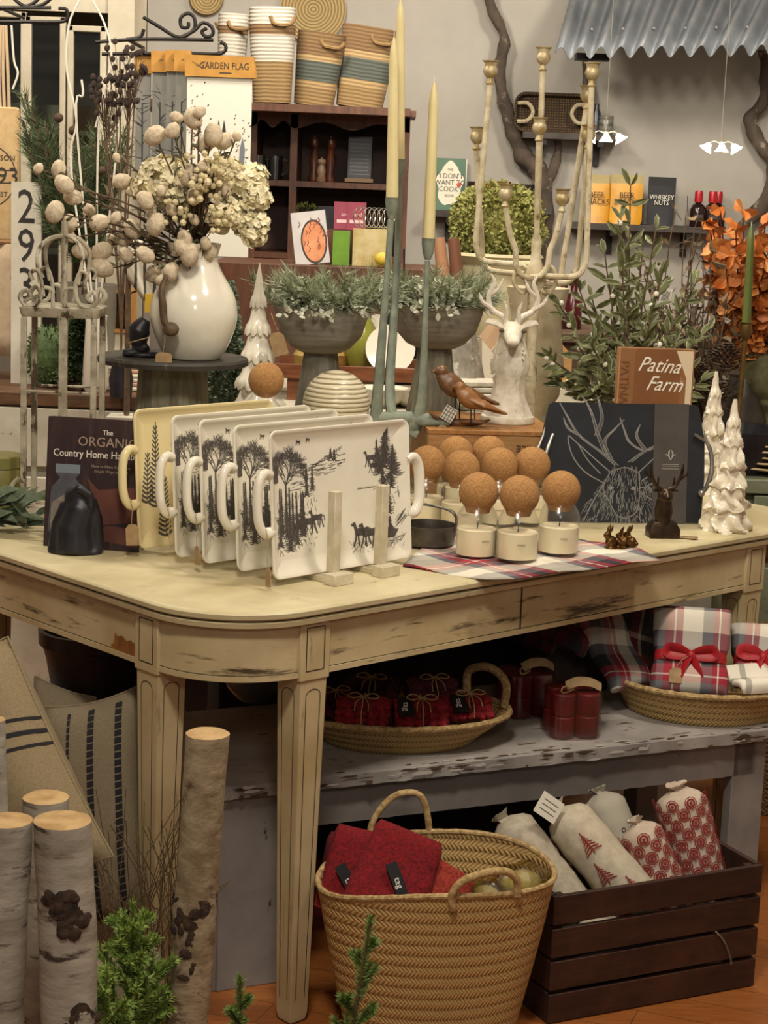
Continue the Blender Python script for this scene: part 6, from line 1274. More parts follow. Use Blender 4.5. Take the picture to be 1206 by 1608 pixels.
# brass stick and green taper
YG = 5.08; pz = at(1160, 640, YG); ztp = at(1172, 506, YG); bt_ = thing('brass_candlestick', 'slim brass candlestick holding a green taper at right', 'candlestick', (pz.x, YG, .80), 0); d = ztp-V((pz.x, YG, .80))
BR_ = pm('6e5632', '8f7446', 30, .4, .1, metal=.8); MB().tube([(0, 0, .01), d*.3, d*.93], [.011, .008, .0075], 10).lathe([(.045, 0), (.045, .006), (.012, .016)], 24).build('stem', BR_, bt_); m = MB(); m.X = Matrix.Translation(d); m.lathe([(.008, -.05), (.017, -.03), (.016, -.005), (.021, 0), (.013, 0), (0, -.004)], 18, cap1=False); m.build('candle_cup', BR_, bt_)
taper(ztp-V((0, 0, .003)), at(1180, 355, YG), .0125, 'olive green taper candle in the slim brass candlestick', pm('667036', '555f2c', 6, .4))['group'] = 'green tapers'
# scalloped plates, moss bird, dark wreath
for k in range(5):
    tag(MB().lathe([(.04, 0), (.1, .012), (.125, .02), (.122, .024), (.09, .016), (0, .006)], 60, fn=lambda a, r, z: (r*(1+.05*abs(sin(a*8))*(r > .1)), z), cap1=False).build('scalloped_plate', pm('c9b184', 'a98f60', 14, .4), loc=put(1206, 740, 5.12, .801+.016*k), rz=.2*k), f'cream scalloped plate, {["bottom of", "second from bottom in", "third in", "fourth in", "top of"][k]} stack on the sage dresser', 'plate', 'scalloped plates on the sage dresser')
p = put(1212, 640, 5.34, .80); b = MB(); b.lathe([(.05, 0), (.05, .02), (.025, .06), (.03, .14), (.05, .17), (0, .18)], 24, cap1=False); b.sph((0, 0, .24), (.1, .07, .07), 18); b.sph((-.07, 0, .29), .045, 14); b.tube([(-.1, 0, .29), (-.13, 0, .285)], [.012, .002], 8); b.tube([(.08, 0, .24), (.16, 0, .22)], [.04, .015], 10)
tag(b.build('bird_statue', pm('6d6a4a', '4d4a30', 24, .9, .5), loc=p, remesh=.006), 'mossy bird statue on pedestal at the right edge above the plates', 'statue')
p = put(1195, 560, 5.42, .8); b = MB(); random.seed(4)
for i in range(40): b.tube([(.13*cos(a)*(1+.1*sin(i))+rnd(-.01, .01), rnd(-.03, .03)+.02*sin(a*3+i), .2+.13*sin(a)+rnd(-.012, .012)) for a in [2*pi*k/24+i for k in range(25)]], .003, 4)
tag(b.build('twig_wreath', pm('4a4036', '2e2720', 40, .8, .3), loc=p), 'dark twisted twig wreath standing behind the moss bird', 'wreath')
b = MB(); b.lathe([(.10, 0), (.13, .05), (.14, .12), (.13, .12), (.1, .02), (0, .02)], 30, cap1=False); tag(b.build('dark_bowl', BLACK, loc=put(1155, 700, 5.12, .801)), 'dark round bowl on the sage dresser behind white ceramic trees', 'bowl')
tag(MB().lathe([(.12, 0), (.15, .1), (.16, .3), (.15, .3), (.11, .02), (0, .02)], 50, cap1=False).build('floor_basket', weave('8a7048', '52401f', 40, 60), loc=put(1235, 1150, 4.62, .0)), 'tall straw basket on the floor at the right edge below table', 'basket'); bpy.data.objects['floor_basket'].scale = (1, 1, 1.5)
# ================= dark wooden cabinet with goods =================
YCB = 7.9; x0 = at(392, 280, YCB).x; x1 = at(640, 280, YCB).x; ztop = at(500, 178, YCB).z; zs1 = at(540, 287, YCB).z; zs2 = at(420, 396, YCB).z
CB_ = pm('643c26', '472a18', 8, .5, .1, st=(6, 6, 1)); cx = (x0+x1)/2; cwid = x1-x0; CD = .4
cab = thing('wooden_cabinet', 'dark brown open wooden cabinet against back wall under the jute baskets', 'cabinet', (cx, YCB+CD/2, 0), 0)
mid = at(460, 280, YCB).x-cx
for x in (-cwid/2+.012, cwid/2-.012, mid): MB().box((x, 0, ztop/2), (.03, CD, ztop)).build('upright_panel', CB_, cab)
MB().box((0, CD/2-.01, ztop/2), (cwid, .015, ztop)).build('back_panel', pm('4e2e1c', '38200f', 8, .6), cab); MB().box((0, 0, ztop+.012), (cwid+.05, CD+.04, .025)).build('cabinet_top', CB_, cab)
for z in (zs1, zs2, .5): MB().box((0, 0, z-.012), (cwid-.03, CD-.02, .024)).build('shelf', CB_, cab)
MB().box((0, -.01, .25), (cwid-.03, CD-.02, .48)).build('lower_doors', CB_, cab)
for a_, c_ in ((-cwid/2, mid), (mid, cwid/2)):
    m = MB(); n = 24; top_ = [(a_+(c_-a_)*i/n, ztop-.035-.045*sin(pi*i/n)**.5*0-.03*abs(cos(2*pi*i/n))**2) for i in range(n+1)]; m.prism([(a_, ztop), (c_, ztop)]+top_[::-1], -CD/2, -CD/2+.015); m.build('valance', CB_, cab)
def onshelf(px, z, dy=.1): v = at(px, 280, YCB); return V((v.x, YCB+dy, z+.001))
for px, h_, lab, mt in ((491, .19, 'tall turned wooden pepper mill, left on cabinet shelf', pm('5e2e18', '2a1510', 14, .3, st=(6, 6, 1))), (517, .19, 'tall turned wooden pepper mill, right beside the chalkboard', pm('6b3018', '1e120e', 10, .3, st=(5, 5, 1))), (503, .10, 'short pale wooden mill between the tall pepper mills', pm('a08468', '7a6048', 14, .4))):
    t = thing('pepper_mill', lab, 'mill', onshelf(px, zs1, .08), 0, 'pepper mills in the cabinet'); MB().lathe([(.022, 0), (.023, .01), (.016, h_*.2), (.021, h_*.45), (.014, h_*.68), (.018, h_*.74)], 20).build('base', mt, t); MB().lathe([(.017, h_*.745), (.021, h_*.82), (.016, h_*.93), (.005, h_*.95), (.006, h_), (0, h_*1.02)], 18, cap1=False).build('turning_head', mt, t)
ch = thing('chalkboard', 'small black chalkboard with white handwriting on the cabinet shelf', 'sign', onshelf(563, zs1, .12), 0, rot=(-.1, 0, 0)); m = MB(); m.box((0, 0, .1), (.1, .012, .19), mi=0)
random.seed(6)
for r_ in range(10):
    x = -.04
    while x < .036: L = rnd(.003, .009); z = .18-r_*.016; m.stroke([(x, z-.002), (x+L*.4, z+.003), (x+L, z-.002)], .0013, 1, y=-.0075); x += L+rnd(.001, .004)
m.build('slate', [BLACK, pm('bdb8ac', None)], ch); MB().box((0, -.01, .008), (.12, .05, .016)).build('stand', pm('7a5c3c', None, 20, .6), ch)
for k, (px, dy) in enumerate(((403, .06), (418, .12), (430, .07))):
    t = thing('glass_mug', ['clear glass mug, leftmost on the cabinet shelf beside garden flag', 'clear glass mug set back in the middle of three', 'clear glass mug with handle, rightmost of three on cabinet shelf'][k], 'mug', onshelf(px, zs1, dy), 0, 'glass mugs in the cabinet'); MB().lathe([(.03, 0), (.032, .1), (.030, .1), (.028, .006)], 24).build('cup', glass('d8dcdc', .14), t); MB().tube(cat([(.031, 0, .085), (.052, 0, .08), (.055, 0, .045), (.031, 0, .02)], 5), .004, 8).build('handle', glass('d8dcdc', .2), t)
zz2 = zs2
cbk = thing('cookbook', 'white cookbook with oval bread picture leaning in front of cabinet', 'book', V((at(492, 400, 6.6).x, 6.6, at(492, 415, 6.6).z)), 0, rot=(-.15, R(-8), 0)); b = MB(); w6, h6 = dim(54, 6.6), dim(82, 6.6); b.box((0, 0, h6/2), (w6, .02, h6)).build('cover', pm('c9c4c0', 'b8b0b0', 10, .5), cbk)
m = MB(); m.blot([(w6*.1+w6*.38*cos(a), h6*.42+h6*.42*sin(a)) for a in [2*pi*k/30 for k in range(30)]], 0, y=-.0105); m.blot([(w6*.1+w6*.33*cos(a), h6*.42+h6*.38*sin(a)) for a in [2*pi*k/30 for k in range(30)]], 1, y=-.0115)
random.seed(3)
for i in range(22): x, z = rnd(-.04, .06), rnd(.04, .15); m.stroke([(x, z), (x+.008, z+.012), (x+.003, z+.02)], .0025, 2, y=-.0122)
m.build('cover_print', [pm('3a2420', None), pm('d8976a', 'c9784a', 20, .6), pm('7a3420', None)], cbk)
tag(MB().box((0, 0, 0), (1.0, .4, cbk.location.z)).build('side_table', CB_, loc=(at(560, 400, 6.7).x, 6.75, cbk.location.z/2-.001), bevel=.004), 'dark wooden side table carrying cookbooks behind the left bowl', 'table')
ZS = cbk.location.z; sd = lambda px, Y=6.7: V((at(px, 390, Y).x, Y, ZS))
for k, px in enumerate((538, 558)):
    t = thing('pink_booklet', ['pink booklet standing left beside the cookbook', 'pink booklet standing right of the other pink one'][k], 'book', sd(px, 6.8)+V((0, 0, .12)), 0, 'pink booklets behind the left bowl', rot=(-.1, 0, .1)); MB().box((0, 0, .05), (.07, .012, .1)).build('cover', pm('96324a', '7d2238', 10, .5), t); m = MB(); m.text('and', .02, (.005, -.007, .055), mi=0); m.box((0, -.007, .03), (.05, .001, .012), mi=0).build('cover_print', pm('e0b8b8', None), t)
tag(MB().box((0, 0, .06), (.2, .1, .118)).build('display_block', CB_, loc=sd(548, 6.8)), 'dark block raising the pink booklets', 'block')
tag(MB().box((0, 0, .06), (.06, .04, .12)).build('green_box', pm('6f9a2c', '5c8422', 8, .5), loc=sd(536, 6.62)), 'bright green small box behind the left bowl greenery', 'box')
wr = thing('wire_rack', 'looped silver wire rack of card sleeves behind the candlestick', 'rack', sd(585, 6.65), 0); 
for k in range(7): MB().tube([(-.05+.017*k+.022*cos(a), .02*sin(a*2), .17+.035*sin(a)) for a in [2*pi*j/18 for j in range(19)]], .0018, 5).build('wire_loop', pm('c9c9c4', None, 5, .2, metal=.9), wr)
MB().box((0, 0, .065), (.14, .08, .13)).build('holder', pm('c9b98a', 'a89048', 12, .6), wr)
lm = MB(); lm.sph((0, 0, .03), (.03, .024, .024)); tag(lm.build('lemon', pm('d0b23c', None, 40, .5, .2), loc=sd(602, 6.56)), 'yellow lemon beside the wire rack behind bowl greens', 'fruit')
lm = MB(); random.seed(2)
for i in range(260): d_ = rv(); lm.leaf(V((0, 0, .07))+d_*.05, d_+rv()*.5, .02, .01)
tag(lm.build('small_topiary', pm('6f6f34', '4a4c20', 40, .8), loc=onshelf(480, zs2-.0, .1)+V((0, 0, .08)), smooth=0), 'small olive green topiary in the lower shelf of cabinet', 'plant')
tag(MB().box((0, 0, .04), (.1, .1, .08)).build('dark_pot', BLACK, loc=onshelf(480, zs2, .1)), 'dark square pot under the small topiary', 'pot')
tag(MB().box((0, 0, .1), (.08, .02, .2)).build('chalk_sign', BLACK, loc=onshelf(515, zs2, .06)), 'black sign board in the lower shelf of cabinet', 'sign')
# baskets on top of the cabinet
JUTE = pm('8a6d44', '6c5230', 20, .85, .5, st=(1, 1, 14), bd=.006)
def banded(bands):
    n = NT('banded_jute'); sp = n.N('ShaderNodeSeparateXYZ'); n.L(n.coord(), sp.inputs[0]); w_ = n.math('SINE', n.math('MULTIPLY_ADD', sp.outputs[2], 420, n.math('MULTIPLY', n.noise(14), 4.0)))
    c = n.ramp(n.math('MULTIPLY', sp.outputs[2], 2.0), bands, True); c2 = n.mix(n.math('MULTIPLY_ADD', w_, .08, .16), c, '3a2c18'); n.col(c2); n.bump(n.math('ADD', w_, n.noise(60)), .3, .003); return n.set(.9)
def jbasket(px0, px1, ytop, ybot, Y, label, mt, tilt=0, handles=None, dy=.0):
    xc = (px0+px1)/2; pb_ = at(xc, ybot, Y); h = at(xc, ytop, Y).z-pb_.z; w_ = dim(px1-px0, Y)/2; t = thing('jute_basket', label, 'basket', (pb_.x, Y, max(ztop+.026, pb_.z)), 0, 'jute baskets on top of the cabinet', rot=(0, tilt, 0))
    b = MB(); b.rrect(-w_*.82, -w_*.7, w_*.82, w_*.7, .05, [(.02, 0), (0, .004), (-w_*.08, h*.35), (-w_*.18, h*.75), (-w_*.2, h), (-w_*.2+.012, h), (-w_*.1, h*.5), (.012, .01)], 7); b.build('basket_body', mt, t)
    for s in (-1, 1): MB().tube(cat([(s*w_*.5-.05, -w_*.9*s, h*.9), (s*w_*.5-.03, -w_*.93*s, h*.82), (s*w_*.5+.03, -w_*.93*s, h*.82), (s*w_*.5+.05, -w_*.9*s, h*.9)], 5), .008, 7).build('rope_handle', handles or JUTE, t)
    return t
J1, J2 = '8f744c', '755a3a'; W1 = 'bdb5a6'; BLU = '50564f'
mW = banded([(0, J1), (.28, J1), (.33, W1), (.54, J2), (.62, W1)]); mB = banded([(0, J1), (.15, 'a58a60'), (.20, BLU), (.36, 'a58a60'), (.41, J2), (.9, J2)]); mB2 = banded([(0, J1), (.17, 'a58a60'), (.23, BLU), (.40, 'a58a60'), (.46, J2), (.95, J2)])
jbasket(392, 462, 20, 170, 7.75, 'white topped jute basket with tan band, behind the garden flag', mW, -.02)
jbasket(338, 384, 22, 150, 7.95, 'white and tan jute basket at far left over the cabinet', banded([(0, J1), (.3, W1), (.5, J2), (.56, W1)]), .03)
jbasket(455, 528, 62, 178, 7.9, 'smaller jute basket with blue grey band, leaning in the middle', mB, .10)
jbasket(520, 606, 58, 186, 7.95, 'wide jute basket with blue grey band at right over the cabinet', mB2, .12)
rc_ = thing('coiled_tray', 'round coiled straw tray standing on edge above the jute baskets', 'tray', at(492, 16, 9.395), 0, rot=(R(85), 0, 0)); rc_.scale = (1.05, 1.05, 1.05); n = NT('coiled_straw'); sp = n.N('ShaderNodeSeparateXYZ'); n.L(n.coord(), sp.inputs[0]); rd9 = n.math('SQRT', n.math('ADD', n.math('POWER', sp.outputs[0], 2.0), n.math('POWER', sp.outputs[1], 2.0))); wv = n.math('SINE', n.math('MULTIPLY', rd9, 420)); n.col(n.ramp(n.math('MULTIPLY_ADD', wv, .5, .5), [(.1, '8a6f42'), (.6, 'b09a6c')])); n.bump(wv, .6, .006); n.set(.8)
MB().lathe([(.001, 0), (.12, 0), (.15, .02), (.155, .03), (.14, .03), (.001, .012)], 48).build('coiled_body', n.m, rc_)
tag(MB().lathe([(.001, 0), (.07, 0), (.085, .02), (.08, .03), (.001, .012)], 40).build('coiled_bowl', n.m, loc=at(325, -2, 9.395), rot=(R(85), 0, 0)), 'small coiled straw bowl at the top edge above the iron bracket', 'bowl')
tag(MB().box((0, 0, 0), (cwid+.9, .7, .03)).build('basket_shelf', CB_, loc=(cx-.45, YCB+.1, ztop+.009)), 'long dark shelf board under the row of jute baskets', 'shelf')
# ================= white hutch with glass doors (left) =================
YH = 6.3; zt = 2.6; xa, xb = -1.9, at(205, 120, YH).x; CRMW = pm('c2b8a2', 'b0a58e', 6, .6, .1); hw_ = xb-xa
hu = thing('glass_hutch', 'cream painted hutch with glass doors filling the upper left corner', 'hutch', ((xa+xb)/2, YH+.2, .93), 0); L0 = hu.location.copy(); X = lambda px, py=120: at(px, py, YH).x-L0.x; Z = lambda py, px=100: at(px, py, YH).z-L0.z
MB().box((hw_/2-.015, 0, .85), (.03, .4, 1.7)).build('side_panel', CRMW, hu); MB().box((-hw_/2+.015, 0, .85), (.03, .4, 1.7)).build('side_panel', CRMW, hu); MB().box((0, .19, .85), (hw_, .02, 1.7)).build('back_panel', pm('8a8172', '70685a', 4, .8), hu); MB().box((0, 0, 1.69), (hw_, .4, .03)).build('hutch_top', CRMW, hu); MB().box((0, -.19, Z(18)+.3), (hw_, .02, .6)).build('frieze', CRMW, hu)
MB().box((X(190), -.2, .85), (dim(40, YH), .022, 1.7)).build('stile', CRMW, hu)
for z in (.35, .75, Z(230)): MB().box((0, 0, z), (hw_-.06, .34, .015)).build('shelf', CRMW, hu)
def sash(a, c, y0, y1, nm='door'):
    xa_, xc_ = X(a), X(c); z1_, z0_ = Z(y0), Z(y1); w_ = dim(9, YH); o = thing_part = MB()
    for bx_ in (((xa_+xc_)/2, z1_-w_/2, xc_-xa_, w_), ((xa_+xc_)/2, z0_+w_/2, xc_-xa_, w_), (xa_+w_/2, (z0_+z1_)/2, w_, z1_-z0_), (xc_-w_/2, (z0_+z1_)/2, w_, z1_-z0_)): o.box((bx_[0], -.215, bx_[1]), (bx_[2], .03, bx_[3]))
    d_ = o.build(nm, CRMW, hu, bevel=.003); MB().box(((xa_+xc_)/2, -.212, (z0_+z1_)/2), (xc_-xa_-w_, .004, z1_-z0_-w_)).build('glass_pane', glass('c9ccc8', .07), d_)
sash(-120, 44, 22, 560); sash(42, 105, 28, 560); sash(108, 168, 40, 560)
for k, (px, w_, c) in enumerate(((130, .12, 'a87f3c'), (20, .2, '8f8675'), (75, .1, 'b5ad9c'))):
    v = at(px, 190, YH); tag(MB().lathe([(w_*.4, 0), (w_*.5, .03), (w_*.5, .1), (w_*.42, .13)], 26).build('crock', pm(c, None, 10, .5), loc=(v.x, YH+.16, L0.z+Z(230)+.008)), ['tan crock behind the right glass door of the hutch', 'taupe crock behind the left glass door of hutch', 'pale crock behind the middle glass door of hutch'][k], 'crock')
# ================= iron brackets, flags, bag, banner, number sign =================
YI = 5.75
def bracket(pts_list, label, o_):
    t = thing('iron_bracket', label, 'bracket', at(*o_, YI), 0, 'scrolled iron brackets'); o = t.location.copy()
    MB().tube([(0, 0, 0), (0, .36, 0)], .006, 8).build('wall_mount', IRON, t)
    for nm, P in pts_list: MB().tube(cat([at(x, y, YI)-o for x, y in P], 6), .0055, 8).build(nm, IRON, t)
bracket([('bar', [(150, 66), (215, 62), (280, 62), (335, 63)]), ('bar', [(160, 85), (250, 84), (300, 84), (340, 85), (353, 80), (354, 71), (346, 66)]), ('scroll', [(225, 27), (250, 42), (275, 57), (290, 57), (305, 45), (305, 28), (295, 21), (284, 28), (285, 42), (295, 43), (296, 35)]), ('scroll', [(285, 58), (305, 48), (318, 36), (332, 42), (334, 54), (324, 58), (317, 50), (325, 44)]), ('scroll', [(200, 62), (220, 58), (226, 46)])], 'black scrolled iron bracket holding the garden flags', (200, 62))
bracket([('bar', [(-60, 12), (20, 12), (80, 12)]), ('bar', [(-60, 34), (40, 34), (95, 34), (106, 28), (104, 15), (92, 13)]), ('scroll', [(10, -15), (30, 5), (45, 9), (62, -5), (55, -20)]), ('scroll', [(40, 11), (65, 8), (82, -5), (80, -15), (68, -8)])], 'black scrolled iron bracket cut off by the top left corner', (0, 12))
FLG = [pm('d8d3c4', None, 8, .8), pm('b9873a', 'a87830', 20, .7), INK, pm('8f6a5a', None), pm('9a3a3a', None), pm('6a6f74', None)]
def flag(x0, x1, yt, yb, Y, label, rz, full, body):
    a = at(x0, yt, Y); w_ = at(x1, yt, Y).x-a.x; h = a.z-at(x0, yb, Y).z; t = thing('garden_flag', label, 'flag', a, rz, 'packaged garden flags on the bracket'); m = MB(); m.box((w_/2, 0, -h/2-.02), (w_*.96, .006, h-.04)); m.build('flag_cloth', body, t)
    hh = .062; m = MB(); m.prism([(-.004, 0), (w_, 0), (w_+.010, -hh), (-.002, -hh*1.0)], -.012, .012); m.build('card_header', FLG[1], t)
    m = MB(); random.seed(int(x0))
    if full:
        m.text('GARDEN FLAG', .028, (w_*.57, -.0125, -.03), mi=2, squash=.8, thick=.0003); m.stroke([(w_*.5, -.05), (w_*.68, -.05)], .003, 2, y=-.0125); m.stroke([(.02, -.02), (.04, -.03), (.06, -.018), (.05, -.035), (.03, -.03)], .0015, 2, y=-.0125)
        for i in range(60): x, z = rnd(.01, w_-.01), rnd(-.28, -.07) if i < 25 else rnd(-.32, -.17); x = x*.4 if i < 25 else w_*.7+x*.3*.9; m.blot([(x, z), (x+.004, z+.002), (x+.006, z+.006), (x+.001, z+.005)], random.choice((2, 5, 3)), y=-.0035)
        for x in (w_*.5, w_*.58): m.stroke([(x, -.5), (x+.003, -.3), (x, -.21)], .002, 2, y=-.0035); m.blot([(x-.006, -.22), (x, -.245), (x+.006, -.22), (x, -.185)], 2, y=-.0037)
        for i in range(60): x, z = rnd(.01, .05), rnd(-.5, -.14); m.blot([(x, z), (x+.006, z), (x+.005, z+.006)], random.choice((4, 3)), y=-.0036)
        m.blot([(w_*.8, -.38), (w_*.87, -.38), (w_*.9, -.27), (w_*.86, -.235), (w_*.82, -.27)], 5, y=-.0036)
    else:
        m.stroke([(w_*.4, -.6), (w_*.5, -.35), (w_*.45, -.15)], .004, 2, y=-.0035)
        for i in range(26): z = rnd(-.55, -.12); s_ = random.choice((-1, 1)); m.stroke([(w_*.47, z), (w_*.47+s_*rnd(.01, .035), z+rnd(0, .03))], .0018, 2, y=-.0036)
        m.stroke([(.02, -.03), (w_*.6, -.025)], .002, 2, y=-.0125)
    m.build('flag_print', FLG, t)
GRF = pm('8a8880', '76746c', 6, .8)
flag(214, 238, 82, 330, YI+.02, 'grey printed garden flag, leftmost and rearmost on the bracket', .0, False, GRF); flag(240, 268, 80, 335, YI+.0, 'grey printed garden flag, second from the left on the bracket', .0, False, GRF); flag(262, 285, 79, 335, YI-.03, 'grey printed garden flag, third from the left on the bracket', .0, False, GRF); flag(276, 300, 79, 340, YI-.06, 'grey printed garden flag directly behind the white front one', .0, False, GRF)
flag(293, 400, 86, 400, YI-.1, 'white garden flag with kraft header, frontmost on the bracket', -.06, True, FLG[0])
BAG = pm('c9ab7c', 'bd9e6e', 60, .85, .1); a = at(-70, 165, 5.6); c = at(30, 378, 5.6); w_ = c.x-a.x; h = a.z-c.z
bg = thing('cloth_bag', 'beige cloth bag with round black stamp hanging at left edge', 'bag', a, 0); m = MB(); m.rrect(0, -h, w_, 0, .01, [(.004, -.012), (0, -.006), (0, .006), (.004, .012)], 4, plane='xz'); m.build('bag_body', BAG, bg)
m = MB(); R_ = w_*.46; cz = -h*.52
for k in (1, .0): pass
for z in (-.5, .5): m.stroke([(w_*.5-R_, cz+z*R_*.42), (w_*.5+R_, cz+z*R_*.42)], .0035, y=-.0125)
m.stroke([(w_*.5+R_*cos(a_)*1.0, cz+R_*1.05*sin(a_)) for a_ in [2*pi*k/48 for k in range(49)]], .0035, y=-.0125); m.text('293', .07, (w_*.74, -.0125, cz)); m.text('NT, SON', .022, (w_*.72, -.0125, cz+R_*.62)); m.text('EST', .02, (w_*.75, -.0125, cz-R_*.6)); m.build('stamp_print', pm('3a3028', None), bg)
for dx in (.0, .012, .026): MB().tube(cat([(w_*.86+dx-.03, 0, -.005), (w_*.84+dx-.03, 0, .1), (w_*.82+dx*.5-.02, 0, at(12, 40, 5.6).z-a.z)], 5), .005, 7).build('cord_handle', pm('b8a080', None, 60, .9), bg)
a = at(-60, 380, 5.5); c = at(38, 560, 5.5); w_ = c.x-a.x; h = a.z-c.z; bn = thing('fabric_banner', 'pale fabric banner with black script hanging from a wooden stick at left edge', 'banner', a, 0)
m = MB(); rr = [[(w_*i/16, .006*sin(i*.9), -h*j/6) for i in range(17)] for j in range(7)]; m.rings(rr, False, False, closed=False); m.build('cloth', pm('c9b396', 'bba486', 40, .9, .2), bn, solid=.002); MB().tube([(-.02, 0, .004), (w_+.01, 0, .004)], .008, 8).build('wooden_stick', WOOD, bn); m = MB(); m.stroke([(v.x, v.y) for v in cat([(w_*.85, -.08, 0), (w_*.9, -.05, 0), (w_*.8, -.1, 0), (w_*.92, -.13, 0), (w_*.84, -.16, 0), (w_*.93, -.2, 0), (w_*.82, -.22, 0), (w_*.9, -.26, 0)], 6)], .004, y=-.012); m.build('script_print', INK, bn)
a = at(18, 285, 5.45); c = at(84, 620, 5.45); w_ = c.x-a.x; h = a.z-c.z; ns = thing('number_sign', 'tall white board with black house numbers behind the hanging bag', 'sign', V((a.x, 5.45, c.z)), 0)
MB().box((w_*.36, 0, h/2), (w_*.7, .02, h)).build('board', pm('d6cfbe', 'c4bca8', 8, .7), ns); m = MB()
for k, ch_ in enumerate('293'): m.text(ch_, dim(74, 5.45), (w_*.36, -.0105, h-dim(40+60*k, 5.45)), squash=.8)
m.build('digits', INK, ns); MB().box((w_*.36, .015, (c.z-.931)/2-(c.z-.93)), (w_*.5, .012, c.z-.932)).build('prop', BRT, ns) if c.z > .95 else None
# evergreen arrangement, white twigs, dark seed heads
YE = 5.45; p = put(135, 600, YE, .931); ev = thing('evergreen_arrangement', 'dark evergreen boughs with pinecones in tall pot behind the flowers', 'plant', p, 0); random.seed(41); b = MB(); s_ = MB(); EG = pm('4b5a34', '33421f', 40, .7, .1)
MB().lathe([(.06, 0), (.08, .02), (.09, .3), (.085, .3), (0, .25)], 30, cap1=False).build('tall_pot', pm('6f6a5c', None, 10, .7), ev)
for i in range(52):
    x, y = random.choice([(rnd(60, 205), rnd(190, 330)), (rnd(120, 205), rnd(180, 300)), (rnd(30, 80), rnd(140, 230))]); tp = at(x, y, YE+rnd(-.12, .12))-p; P = bez((0, 0, .28), (0, 0, .4), tp*.7+V((0, 0, .04)), tp, 8); s_.tube(P, .0025, 4)
    for j in range(3, 9): needles(b, P[j-1], P[j]-P[j-1], (P[j]-P[j-1]).length, 26, .05, w_=.0018)
s_.build('branches', TWIG, ev); b.build('needles', EG, ev, smooth=0)
for x, y in ((160, 268), (115, 205), (92, 185)): m = MB(); m.sph(at(x, y, YE-.14)-p, .014, 10); m.build('pinecone', pm('4a382a', None, 60, .9, .5), ev)
p = put(150, 600, 5.3, .931); tw_ = thing('white_twigs', 'bare white painted twigs rising behind the flower bouquet', 'twigs', p, 0); MB().lathe([(.03, 0), (.04, .02), (.03, .2), (.032, .22)], 20).build('twig_vase', WHITECER, tw_)
for P in ([(112, 270), (120, 190), (105, 110), (108, 40), (125, 0)], [(145, 0), (165, 40), (175, 90), (160, 160), (150, 200)], [(120, 190), (130, 150), (128, 125)], [(155, 200), (172, 150), (165, 130), (185, 90)], [(18, 40), (22, 95), (28, 115), (20, 140)], [(190, 180), (200, 150)]):
    pts = [at(x, y, 5.3)-p for x, y in P]; MB().tube(cat([(0, 0, .15)]+pts if P[0][1] > 170 else pts, 5), .0032, 6).build('twig', pm('ddd6c6', None, 40, .7), tw_)
p = put(190, 600, 5.2, .931); sh_ = thing('seed_heads', 'dark dried seed head stems between hutch and garden flags', 'plant', p, 0); b = MB(); s_ = MB(); random.seed(12)
for i in range(9): 
    x, y = rnd(150, 218), rnd(85, 170); tp = at(x, y, 5.2)-p; P = bez((0, 0, .1), (0, 0, .3), tp*.7, tp, 8); s_.tube(P, .0022, 5)
    for j in range(9): q9 = P[-1]+rv()*.04; s_.tube([P[-2], q9], .001, 4); b.sph(q9, (.008, .008, .009), 6)
s_.build('stems', TWIG, sh_); MB().lathe([(.03, 0), (.035, .05), (.02, .12), (.024, .13)], 18).build('vase', BLACK, sh_); b.build('seeds', pm('3a2c26', None, 60, .9), sh_)['kind'] = 'stuff'
# items on the white dresser
Zd = .931
for k in range(7): tag(MB().box((0, 0, .006), (.13, .12, .011)).build('folded_cloth', pm(['d9cdb4', 'b89478', 'd6cfc0'][k % 3], None, 60, .9, .2), loc=put(188, 600, 5.4, Zd+.0125*k), rz=.06*k, bevel=.003), ['pale folded cloth, lowest', 'tan folded cloth, second from bottom', 'white folded cloth, third from bottom', 'pale folded cloth, fourth from bottom', 'tan folded cloth, third from top', 'white folded cloth, second from top', 'pale folded cloth, topmost'][k]+' in stack left of the cake stand', 'cloth', 'folded cloths on the white dresser')
ob_ = thing('open_box', 'white open box with warm wooden inside left of the pitcher', 'box', put(172, 560, 5.5, Zd+.16), 0); m = MB(); w_, h = .13, .12
m.box((-w_/2, 0, h/2), (.01, .12, h)).box((w_/2, 0, h/2), (.01, .12, h)).box((0, 0, h), (w_+.01, .12, .01)).box((0, 0, .005), (w_, .12, .01)).box((0, .055, h/2), (w_, .01, h)); m.build('box_shell', pm('c08a48', 'a87434', 14, .6), ob_)
tag(MB().box((0, 0, .079), (.22, .14, .158)).build('white_box', WHP, loc=put(172, 560, 5.52, Zd)), 'white wooden box beneath the small open box on the dresser', 'box')
def brush(px, ytop, Y, z, w_, label, mt, n=1500, base=True):
    v = at(px, ytop, Y); h = v.z-z; t = thing('bottlebrush_tree', label, 'tree ornament', (v.x, Y, z), 0); m = MB(); random.seed(px)
    for i in range(n): f = rnd(0, 1); a = rnd(0, 6.28); r = w_*(1-f)**.8+.004; P = V((r*.75*cos(a), r*.75*sin(a), .03+f*(h-.04))); m.leaf(P, (cos(a), sin(a), rnd(-.3, .5)), .03, .012)
    m.lathe([(w_*.6, .03), (.005, h)], 12); m.build('bristles', mt, t, smooth=0); MB().lathe([(.03, 0), (.03, .02), (.01, .03), (.006, .05)], 16).build('base', TWIG, t)
brush(126, 497, 4.9, .0+.931, .05, 'dark green bottlebrush tree seen behind the white lantern', EG) if False else brush(126, 497, 5.35, Zd, .06, 'dark green bottlebrush tree seen behind the white lantern', EG)
brush(352, 440, 5.0, .7, .10, 'frosted green bottlebrush tree between pitcher and cream tiered tree', pm('5f7058', '9aa58e', 40, .8, lo=.5, hi=.6), 2600)
